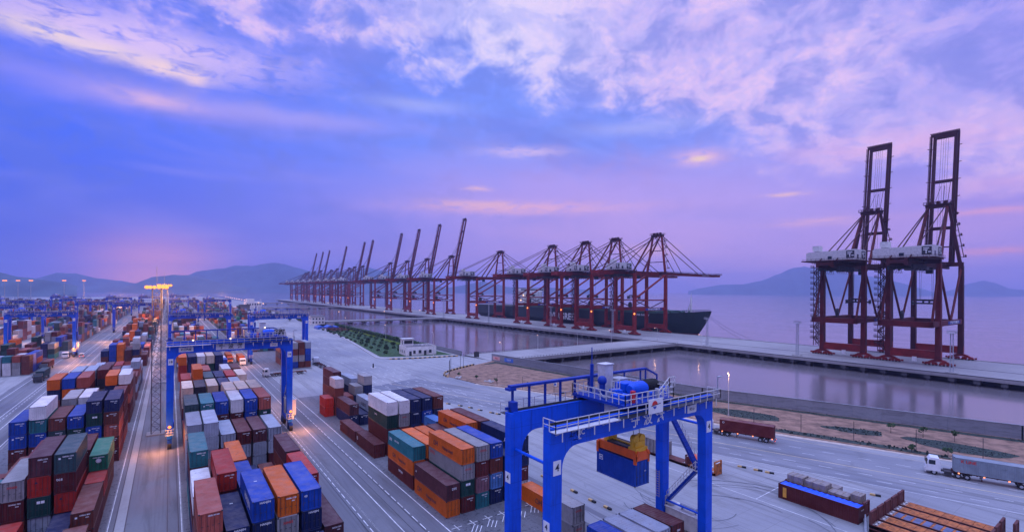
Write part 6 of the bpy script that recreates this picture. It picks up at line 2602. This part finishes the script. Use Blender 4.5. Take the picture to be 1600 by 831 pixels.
MB().box(0, 14, 0, 8, 0, 9).build('wall', M_roofg, o4)
MB().box(-1.5, 15.5, -1.5, 9.5, 9, 10.2).build('roof', M_dark, o4)
# blue covers and steel heaps by the second office
bt = MB()
random.seed(4)
for i in range(7):
    x, y = 108 + i * 2.7, 452 + (i % 3) * 6
    bt.prism([(x, 0), (x + 2.5, 0), (x + 2.3, 1.9), (x + 1.2, 2.3), (x + .2, 1.9)], y, y + 13, axis='y')
tag(bt.build('tarpaulin_heap', mat('blue_tarpaulin', (.03, .13, .50), .5, var=.25)), 'row of blue tarpaulin covered goods by the road, before the two storey building', 'covered goods', kind='stuff')
bt = MB()
for i in range(90):
    x, y = 112 + random.random() * 15, 415 + random.random() * 34
    a = random.uniform(0, 3)
    bt.bar((x, y, .3 + random.random() * 1.6), (x + 3 * math.cos(a), y + 3 * math.sin(a), .3 + random.random() * 1.6), .25, .25)
tag(bt.build('scrap_heap', mat('rusty_steel', (.20, .06, .045), .8, var=.3)), 'rust red heap of lashing steel at the far end of the lawn', 'scrap steel', kind='stuff')


# ------------------------------------------------------------------ vehicles
def wheel(parent, x, y, r=.52, w_=.32, name='wheel'):
    m = MB()
    m.tube((x - w_ / 2, y, r), (x + w_ / 2, y, r), r, 18)
    m.tube((x - w_ / 2 - .02, y, r), (x + w_ / 2 + .02, y, r), r * .5, 12, 1)
    return m.build(name, [M_black, M_galv], parent)


def truck(label, loc, rz, box_pk, cab_m, load=True, lamps=True, trailer_m=None, head=False, mark=None, side_lamp=None, rot_mark='left'):
    """articulated truck; +y is forward, origin under the front bumper"""
    r = thing('container_truck', label, 'truck', loc, rz, 'articulated container trucks')
    cb = MB()
    cb.prism([(-.05, .75), (-2.35, .75), (-2.35, 2.7), (-2.1, 3.35), (-.75, 3.4), (-.22, 2.35), (-.05, 1.5)], -1.24, 1.24, axis='x')
    cab = cb.build('cab', cab_m, r, bevel=.06)
    ws = MB()
    ws.prism([(-.735, 3.2), (-.245, 2.32), (-.16, 2.0), (-.10, 2.0), (-.20, 2.36), (-.70, 3.24)], -1.08, 1.08, axis='x')
    ws.build('windscreen', M_glass, cab)
    for s in (-1, 1):
        MB().box(*sorted((s * 1.245, s * 1.262)), -1.55, -.55, 2.05, 2.9).build('side_window', M_glass, cab)
        MB().box(*sorted((s * 1.3, s * 1.5)), -.25, -.12, 2.0, 2.7).build('mirror', M_black, cab)
        MB().box(*sorted((s * .75, s * 1.1)), -.06, -.02, .85, 1.1).build('headlight', M_warm if head else M_glass, cab)
    MB().box(-1.25, 1.25, -.12, .06, .42, .95).build('bumper', M_dark if cab_m is not M_white else M_offw, r)
    ch = MB()
    ch.box(-.42, .42, -7.0, -.3, .75, 1.0)
    ch.box(-1.2, -.5, -4.0, -2.9, .45, 1.05)
    ch.box(.5, 1.2, -4.0, -2.9, .45, 1.05)
    ch.build('chassis', M_dark, r)
    for y in (-1.35, -4.9, -6.2):
        for s in (-1, 1):
            wheel(r, s * 1.02, y)
    tm_ = trailer_m or M_redd
    tl = MB()
    tl.box(-.55, -.35, -16.6, -4.0, .95, 1.28)
    tl.box(.35, .55, -16.6, -4.0, .95, 1.28)
    for y in (-4.2, -7.6, -10.4, -13.2, -16.5):
        tl.box(-1.22, 1.22, y - .12, y + .12, 1.05, 1.28)
    tl.box(-1.1, 1.1, -16.75, -16.6, .6, .8)
    for s in (-1, 1):
        tl.box(s * .8 - .07, s * .8 + .07, -8.4, -8.25, .1, 1.05)
    tr_ = tl.build('trailer', tm_, r)
    for y in (-13.6, -14.9):
        for s in (-1, 1):
            wheel(r, s * 1.02, y)
    if lamps:
        for y in (-5.0, -8.6, -12.0, -16.2):
            for s in (-1, 1):
                MB().box(*sorted((s * 1.22, s * 1.30)), y - .12, y + .12, 1.02, 1.22).build('side_lamp', side_lamp or M_amber, tr_)
        for s in (-1, 1):
            MB().box(s * .95 - .15, s * .95 + .15, -16.8, -16.76, .62, .8).build('tail_light', M_tail, tr_)
    return r


M_tail = mat('tail_light', (.6, .02, .01), .4, var=0, emit=(1, .06, .02, 2))
M_side = mat('side_marker_lamp', (1, .4, .2), .4, var=0, emit=(1, .25, .08, 2.5))
ANG = math.atan2(rd.y, rd.x) - math.pi / 2
# red box truck, rear at about (118.6, 57.6)
fr = Vector((118.8, 57.6, 0)) + rd * 16.7
truck('articulated truck with a white cab pulling a dark red container, right of the near gantry', (fr.x, fr.y, .02), ANG, 'mr', M_white, side_lamp=M_side)
mid = Vector((118.8, 57.6, 0)) + rd * 6.25
make_container(mid.x, mid.y, 1.3, 12.19, 2.75, 'mr', 'long dark red container riding on the truck right of the near gantry', None, 1, False, rz=ANG, marks=[('left', '\u25cb', .6, 'w', -5.2, 2.1)])
fr = Vector((125.5, 31.2, 0))
truck('articulated truck with a white cab pulling a grey container at the right edge', (fr.x, fr.y, .02), ANG, 'sv', M_white, side_lamp=M_side)
mid = fr - rd * 10.4
paint('paint_truck_grey', (.27, .32, .36), .25)
PAL['tg'] = ((.27, .32, .36), 'truck grey')
make_container(mid.x, mid.y, 1.3, 12.19, 2.85, 'tg', 'long grey container with a red name, riding on the truck at right', None, 1, False, rz=ANG, marks=[('left', 'K LINE', .75, 'r', -4.0, 2.2)])
# trucks in the left lane
t3 = truck('dark blue-grey container truck coming towards us in the left lane', (-40.6, 252.5, .02), R(180), 'sg', M_dark, lamps=False)
make_container(-40.6, 252.5 + 10.3, 1.3, 12.19, 2.6, 'sg', 'slate green container on the dark truck in the left lane', None, 0)
t4 = truck('second dark truck in the left lane, behind the blue-grey one', (-43.8, 283, .02), R(180), 'br', M_dark, lamps=False)
make_container(-43.8, 283 + 10.3, 1.3, 12.19, 2.6, 'br', 'rust brown container on the second dark truck in the left lane', None, 0)
t5 = truck('white cab truck standing under the far left crane, beside the van', (-43.2, 331, .02), R(180), 'dk', M_white, lamps=False)
truck('low empty red trailer truck at the left picture edge by the near lane', (-53.0, 218, .02), R(250), 'dk', M_redd, lamps=False, trailer_m=M_red)
truck('white cab truck with an empty brown trailer standing across the lane', (31.4, 220.4, .02), R(90), 'dk', M_offw, lamps=False, trailer_m=mat('trailer_brown', (.16, .05, .035), .7))
truck('white cab truck with an orange container under the inland crane, lamps lit', (28.3, 258.0, .02), R(180), 'or', M_white, lamps=False, head=True)
make_container(28.3, 258 + 10.3, 1.3, 12.19, 2.7, 'or', 'orange container on the truck under the inland crane', None, 0)
truck('orange cab truck parked beside the white one under the inland crane', (24.0, 268.0, .02), R(180), 'or', M_oran, lamps=False, head=True)
make_container(24.0, 268 + 10.3, 1.3, 12.19, 2.6, 'or', 'orange container on the orange truck under the inland crane', None, 0)
truck('small distant truck with white cab at the right foot of the grey stacks', (57.8, 246.0, .02), R(0), 'dk', M_white, lamps=False)
point_lamp('yard_glow_light', (26.0, 252.0, 6.0), 3200, AMB, .4)
van = thing('van', 'white van driving away in the left lane under the lit crane leg', 'van', (-36.9, 333.2, .02), R(0))
MB().prism([(-2.5, .35), (2.5, .35), (2.5, 1.1), (1.9, 1.25), (1.3, 2.1), (-2.45, 2.15)], -.95, .95, axis='x').build('body', M_white, van, bevel=.08)
MB().box(-.8, .8, -2.54, -2.5, 1.3, 1.95).build('rear_window', M_glass, van)
MB().box(-.97, -.953, -2.0, 1.2, 1.3, 1.9).build('side_window', M_glass, van)
MB().box(.953, .97, -2.0, 1.2, 1.3, 1.9).build('side_window', M_glass, van)
for s in (-1, 1):
    MB().box(s * .75 - .1, s * .75 + .1, -2.55, -2.5, .7, 1.2).build('tail_light', M_tail, van)
    for y in (-1.6, 1.6):
        wheel(van, s * .85, y, .36, .24)

# beacon in the road junction
bcn = thing('traffic_bollard', 'small dark traffic bollard on a white base in the open junction', 'bollard', (76.6, 217.7, 0))
MB().tube((0, 0, 0), (0, 0, .3), 1.4, 16).build('base', M_offw, bcn)
MB().tube((0, 0, .3), (0, 0, 1.7), .35, 10, 0, .25).build('post', M_black, bcn)
MB().sphere((0, 0, 1.9), .35, 10, 6).build('head', M_dark, bcn)


# ------------------------------------------------------------------ flat racks and open top
def flatrack(label, loc, L=12.19, deck_m=None, end_m=None, ends=(1, 1), h_end=2.3, grp='flat rack platforms', panels=None):
    r = thing('flat_rack', label, 'flat rack', loc, 0, grp)
    b_ = MB()
    b_.box(-1.22, 1.22, -L / 2, L / 2, .05, .45)
    for s in (-1, 1):
        b_.box(*sorted((s * 1.22, s * 1.1)), -L / 2, L / 2, 0, .55)
    b_.build('platform', end_m, r)
    d_ = MB()
    n_ = 9
    for i in range(n_):
        y0, y1 = -L / 2 + .9 + i * (L - 1.8) / n_, -L / 2 + .9 + (i + 1) * (L - 1.8) / n_ - .05
        d_.box(-1.08, 1.08, y0, y1 - (.28 if panels else 0), .45, .56, 0)
        if panels:
            d_.box(-1.08, 1.08, y1 - .28, y1, .45, .565, 1)
    d_.build('deck', [deck_m, panels or deck_m], r)
    for s, on in zip((-1, 1), ends):
        if not on:
            continue
        e_ = MB()
        y = s * (L / 2 - .15)
        for k_ in (-1, 1):
            e_.bar((k_ * 1.12, y, .4), (k_ * 1.12, y, .45 + h_end), .2, .3, up=(0, 1, 0))
        e_.box(-1.02, 1.02, y - .06, y + .06, .5, .45 + h_end * .78)
        e_.box(-1.2, 1.2, y - .14, y + .14, .45 + h_end - .2, .45 + h_end)
        e_.build('end_wall', end_m, r, bevel=.015)
    g_ = MB()
    for s in (-1, 1):
        for k_ in (-1, 1):
            x_ = k_ * .55
            y_ = s * (L / 2 - .75)
            g_.box(x_ - .36, x_ + .36, y_ - .12, y_ + .12, .46, .62)
            g_.box(x_ - .36, x_ - .28, y_ - .35, y_ + .35, .46, .60)
            g_.box(x_ + .28, x_ + .36, y_ - .35, y_ + .35, .46, .60)
    g_.build('lashing_frame', M_rail, r)
    return r


M_fro = mat('rack_orange', (.42, .115, .02), .65, var=.45, scale=1.6)
M_frb = mat('rack_brown', (.13, .035, .03), .7, var=.25)
M_frg = mat('rack_panel_grey', (.12, .13, .22), .7, var=.25)
FR = [(98.6, M_fro, None, 'rightmost'), (95.6, M_fro, None, 'second from right'), (92.6, M_frg, M_fro, 'third from right, with grey panels'), (89.6, M_fro, None, 'fourth from right'), (86.6, M_fro, None, 'leftmost')]
for i, (x, dm, pm_, wd_) in enumerate(FR):
    for z in (0, .62, 1.24):
        if z < 1.2:
            flatrack('folded orange flat rack, %s in the lower right corner, %s' % (wd_.replace(', with grey panels', ''), 'bottom' if z == 0 else 'under the top one'), (x, 21.6, z), 12.19, dm, M_frb, (0, 0), panels=pm_)
        else:
            flatrack('orange flat rack with raised ends, %s in lower right corner' % wd_.replace(', with grey panels', ''), (x, 21.6, z), 12.19, dm, M_frb, (1, 1), 1.9, panels=pm_)
flatrack('single orange flat rack beyond the end of the corner racks', (99.2, 8.4, 1.2), 12.19, M_fro, M_frb, (1, 1), 1.9)
flatrack('orange flat rack under the single one beyond the corner racks', (99.2, 8.4, .6), 12.19, M_fro, M_frb, (0, 0))
flatrack('lowest orange flat rack under the single one beyond the corner racks', (99.2, 8.4, 0), 12.19, M_fro, M_frb, (0, 0))
pz_ = MB()
pz_.tube((85.0, 27.9, .35), (99.0, 33.0, .35), .22, 8)
tag(pz_.build('barrier_pipe', M_galv), 'pale grey pipe lying between the open top container and the flat racks', 'pipe')

# maroon open top container with a blue tarpaulin
ot = thing('open_top_container', 'maroon open top container with a bright blue tarpaulin roof on the apron', 'open top container', (89.2, 36.0, 0), 0)
L_ = 12.19
m = MB()
pro = wave_pts(L_, .30, .04)
for s in (-1, 1):
    vs = []
    for (y, ins) in pro:
        vs += [(s * (1.2 - ins), y, .15), (s * (1.2 - ins), y, 2.4)]
    fs = [(2 * i, 2 * i + 2, 2 * i + 3, 2 * i + 1) for i in range(len(pro) - 1)]
    m._add(vs, fs if s > 0 else [f[::-1] for f in fs])
    for sy in (-1, 1):
        m.box(*sorted((s * 1.22, s * 1.1)), *sorted((sy * L_ / 2, sy * (L_ / 2 - .13))), 0, 2.59)
    m.box(*sorted((s * 1.22, s * 1.12)), -L_ / 2, L_ / 2, 2.4, 2.56)
    m.box(*sorted((s * 1.22, s * 1.12)), -L_ / 2, L_ / 2, 0, .16)
for sy in (-1, 1):
    m.box(-1.1, 1.1, *sorted((sy * (L_ / 2 - .02), sy * (L_ / 2 - .08))), .0, 2.55)
m.box(-1.15, 1.15, -6, 6, .1, .15)
m.build('body', pm('mr'), ot)
m = MB()
nb = 14
for i in range(nb):
    y0, y1 = -5.95 + i * 11.9 / nb, -5.95 + (i + 1) * 11.9 / nb
    m._add([(-1.1, y0, 2.50), (1.1, y0, 2.50), (1.1, (y0 + y1) / 2, 2.40), (-1.1, (y0 + y1) / 2, 2.40)], [(0, 1, 2, 3)])
    m._add([(-1.1, (y0 + y1) / 2, 2.40), (1.1, (y0 + y1) / 2, 2.40), (1.1, y1, 2.50), (-1.1, y1, 2.50)], [(0, 1, 2, 3)])
m.build('tarpaulin', mat('bright_blue_tarpaulin', (.02, .12, .75), .4, var=.15), ot)
MB().box(-1.25, -1.235, 4.7, 5.3, .4, 2.1).build('yellow_placard', mat('placard_yellow', (.72, .33, .04), .5), ot)
lettering('TTNU 902', .25, M_txtw, ot, (.3, -L_ / 2 - .03, 1.9), '-y', .01)
# crates on a flat rack behind it
fr_ = flatrack('dark red flat rack loaded with grey brown crates behind the blue tarpaulin', (92.3, 36.3, 0), 12.19, M_frb, pm('mr'), (1, 1), 2.0)
M_crate = mat('weathered_crate', (.27, .225, .21), .8, var=.25, scale=1.6)
CR = [(91.9, 40.6, 2.2, 2.6, 3.0, 'tallest at the back'), (92.1, 37.4, 2.2, 3.4, 2.8, 'second from the back'), (92.0, 33.9, 2.2, 3.0, 2.2, 'low one in the middle'), (92.4, 31.5, 2.0, 1.5, 2.7, 'nearest')]
for i, (x, y, sx, sy, h, wd_) in enumerate(CR):
    r = thing('crate', 'large grey brown crate on the dark red flat rack, %s' % wd_, 'crate', (x, y, .57), 0, 'crates on the dark red flat rack')
    MB().box(-sx / 2, sx / 2, -sy / 2, sy / 2, 0, h).build('body', M_crate, r, bevel=.03)
    bt = MB()
    for k_ in range(4):
        yy = -sy / 2 + .1 + k_ * (sy - .2) / 3
        bt.box(-sx / 2 - .05, -sx / 2, yy - .07, yy + .07, 0, h)
        bt.box(-sx / 2, sx / 2, yy - .07, yy + .07, h + .003, h + .05)
    for k_ in range(3):
        xx = -sx / 2 + .1 + k_ * (sx - .2) / 2
        bt.box(xx - .07, xx + .07, -sy / 2 - .05, -sy / 2, 0, h)
    bt.build('batten', mat('crate_batten', (.30, .24, .19), .8, var=.2), r)
r = thing('crate', 'large grey brown crate standing on the ground right of the loaded flat rack', 'crate', (95.0, 38.2, 0), 0, 'crates on the dark red flat rack')
MB().box(-1, 1, -3.2, 3.2, 0, 2.5).build('body', M_crate, r, bevel=.03)
MB().box(-1.02, 1.02, -.08, .08, 2.5, 2.55).build('batten', MATS['crate_batten'], r)

# grey crate and flat racks seen behind the gantry leg
flatrack('dark flat rack carrying a tall grey tarpaulin box behind the gantry leg', (88.6, 66.4, 0), 12.19, M_frb, M_frb, (1, 0), 2.0)
r = thing('covered_crate', 'tall grey covered box on the dark flat rack behind the gantry leg', 'crate', (88.6, 68.6, .57), 0)
MB().box(-1.25, 1.25, -3.0, 3.0, 0, 3.0).build('body', mat('grey_cover', (.22, .20, .20), .8, var=.2, bump=.5, bscale=1.5), r, bevel=.08)
rb_ = MB()
for i in range(7):
    yy = -2.8 + i * .93
    rb_.box(-1.29, -1.25, yy - .05, yy + .05, .05, 2.95)
rb_.build('strap', M_dark, r)
flatrack('orange flat rack with an orange end wall, right of the near gantry leg', (88.8, 57.0, 0), 6.06, M_fro, M_fro, (1, 0), 2.3)
tp_ = MB()
crn = [(0, 0), (.9, .2), (1.3, 1.0), (1.0, 1.7), (.3, 2.1), (-.5, 1.9), (-1.0, 1.2), (-.8, .2)]
tp_.prism(crn, -1.4, 1.3, axis='y')
o = tp_.build('covered_bundle', M_oran, bevel=.25)
o.location = (88.8, 58.4, .6)
tag(o, 'orange covered bundle between the two flat racks behind the gantry stairs', 'covered goods')

# sodium lamp at the left edge under the far left crane, and warm lights over the lanes and far yard
LM = [((-66.3, 336.5, 4.0), 'amber lamp burning at the left leg foot of the far left crane', 3000), ((-40.4, 336.0, 4.4), 'amber lamp burning at the right leg foot of the far left crane', 3000)]
for i, (x, y, z, e_) in enumerate(((27.5, 300, 7, 5000), (-36, 300, 7, 6000), (-34, 420, 8, 7000), (22, 380, 8, 7000), (-68, 430, 8, 7000), (28, 165, 7, 1800), (-4, 330, 12, 7000), (60, 420, 9, 5000), (-10, 560, 26, 60000), (30, 760, 26, 60000), (-60, 900, 26, 90000), (80, 1050, 26, 90000))):
    point_lamp('yard_glow_light', (x, y, z), e_, (1, .40, .14), .5)  # lane glow lights; the strong high ones are added to warm the far yard
for loc, lb, e_ in LM:
    r = thing('warning_lamp', lb, 'lamp', loc, 0, 'amber lamps at crane feet')
    MB().sphere((0, 0, 0), .42, 10, 6).build('globe', M_amber, r)
    MB().box(-.2, .2, -.2, .9, -.6, -.4).build('bracket', M_dark, r)
    point_lamp('warning_light', (0, -.9, .2), e_, AMB, .3, r)
# string of lamps along the far shore road
for i in range(15):
    y = 900 + i * 55
    r = thing('street_lamp', 'tiny lit lamp on the far shore road, %s of the string going away' % ORD[i], 'street lamp', (128 + i * .6, y, 0), 0, 'string of lamps on the far shore road')
    MB().tube((0, 0, 0), (0, 0, 11), .16, 5).build('pole', M_galv, r)
    MB().sphere((0, 0, 11), .85, 8, 6).build('bulb', M_warm, r)
for i, (x, y) in enumerate(((172, 614), (225, 600), (280, 612), (178, 1022), (262, 1012), (185, 1342), (255, 1342))):
    r = thing('street_lamp', 'tiny lit lamp on a far causeway, %s counted from the nearest' % ORD[i], 'street lamp', (x, y, 0), 0, 'lamps on the far causeways')
    MB().tube((0, 0, 0), (0, 0, 8), .14, 5).build('pole', M_galv, r)
    MB().sphere((0, 0, 8), .5, 8, 6).build('bulb', M_warm, r)
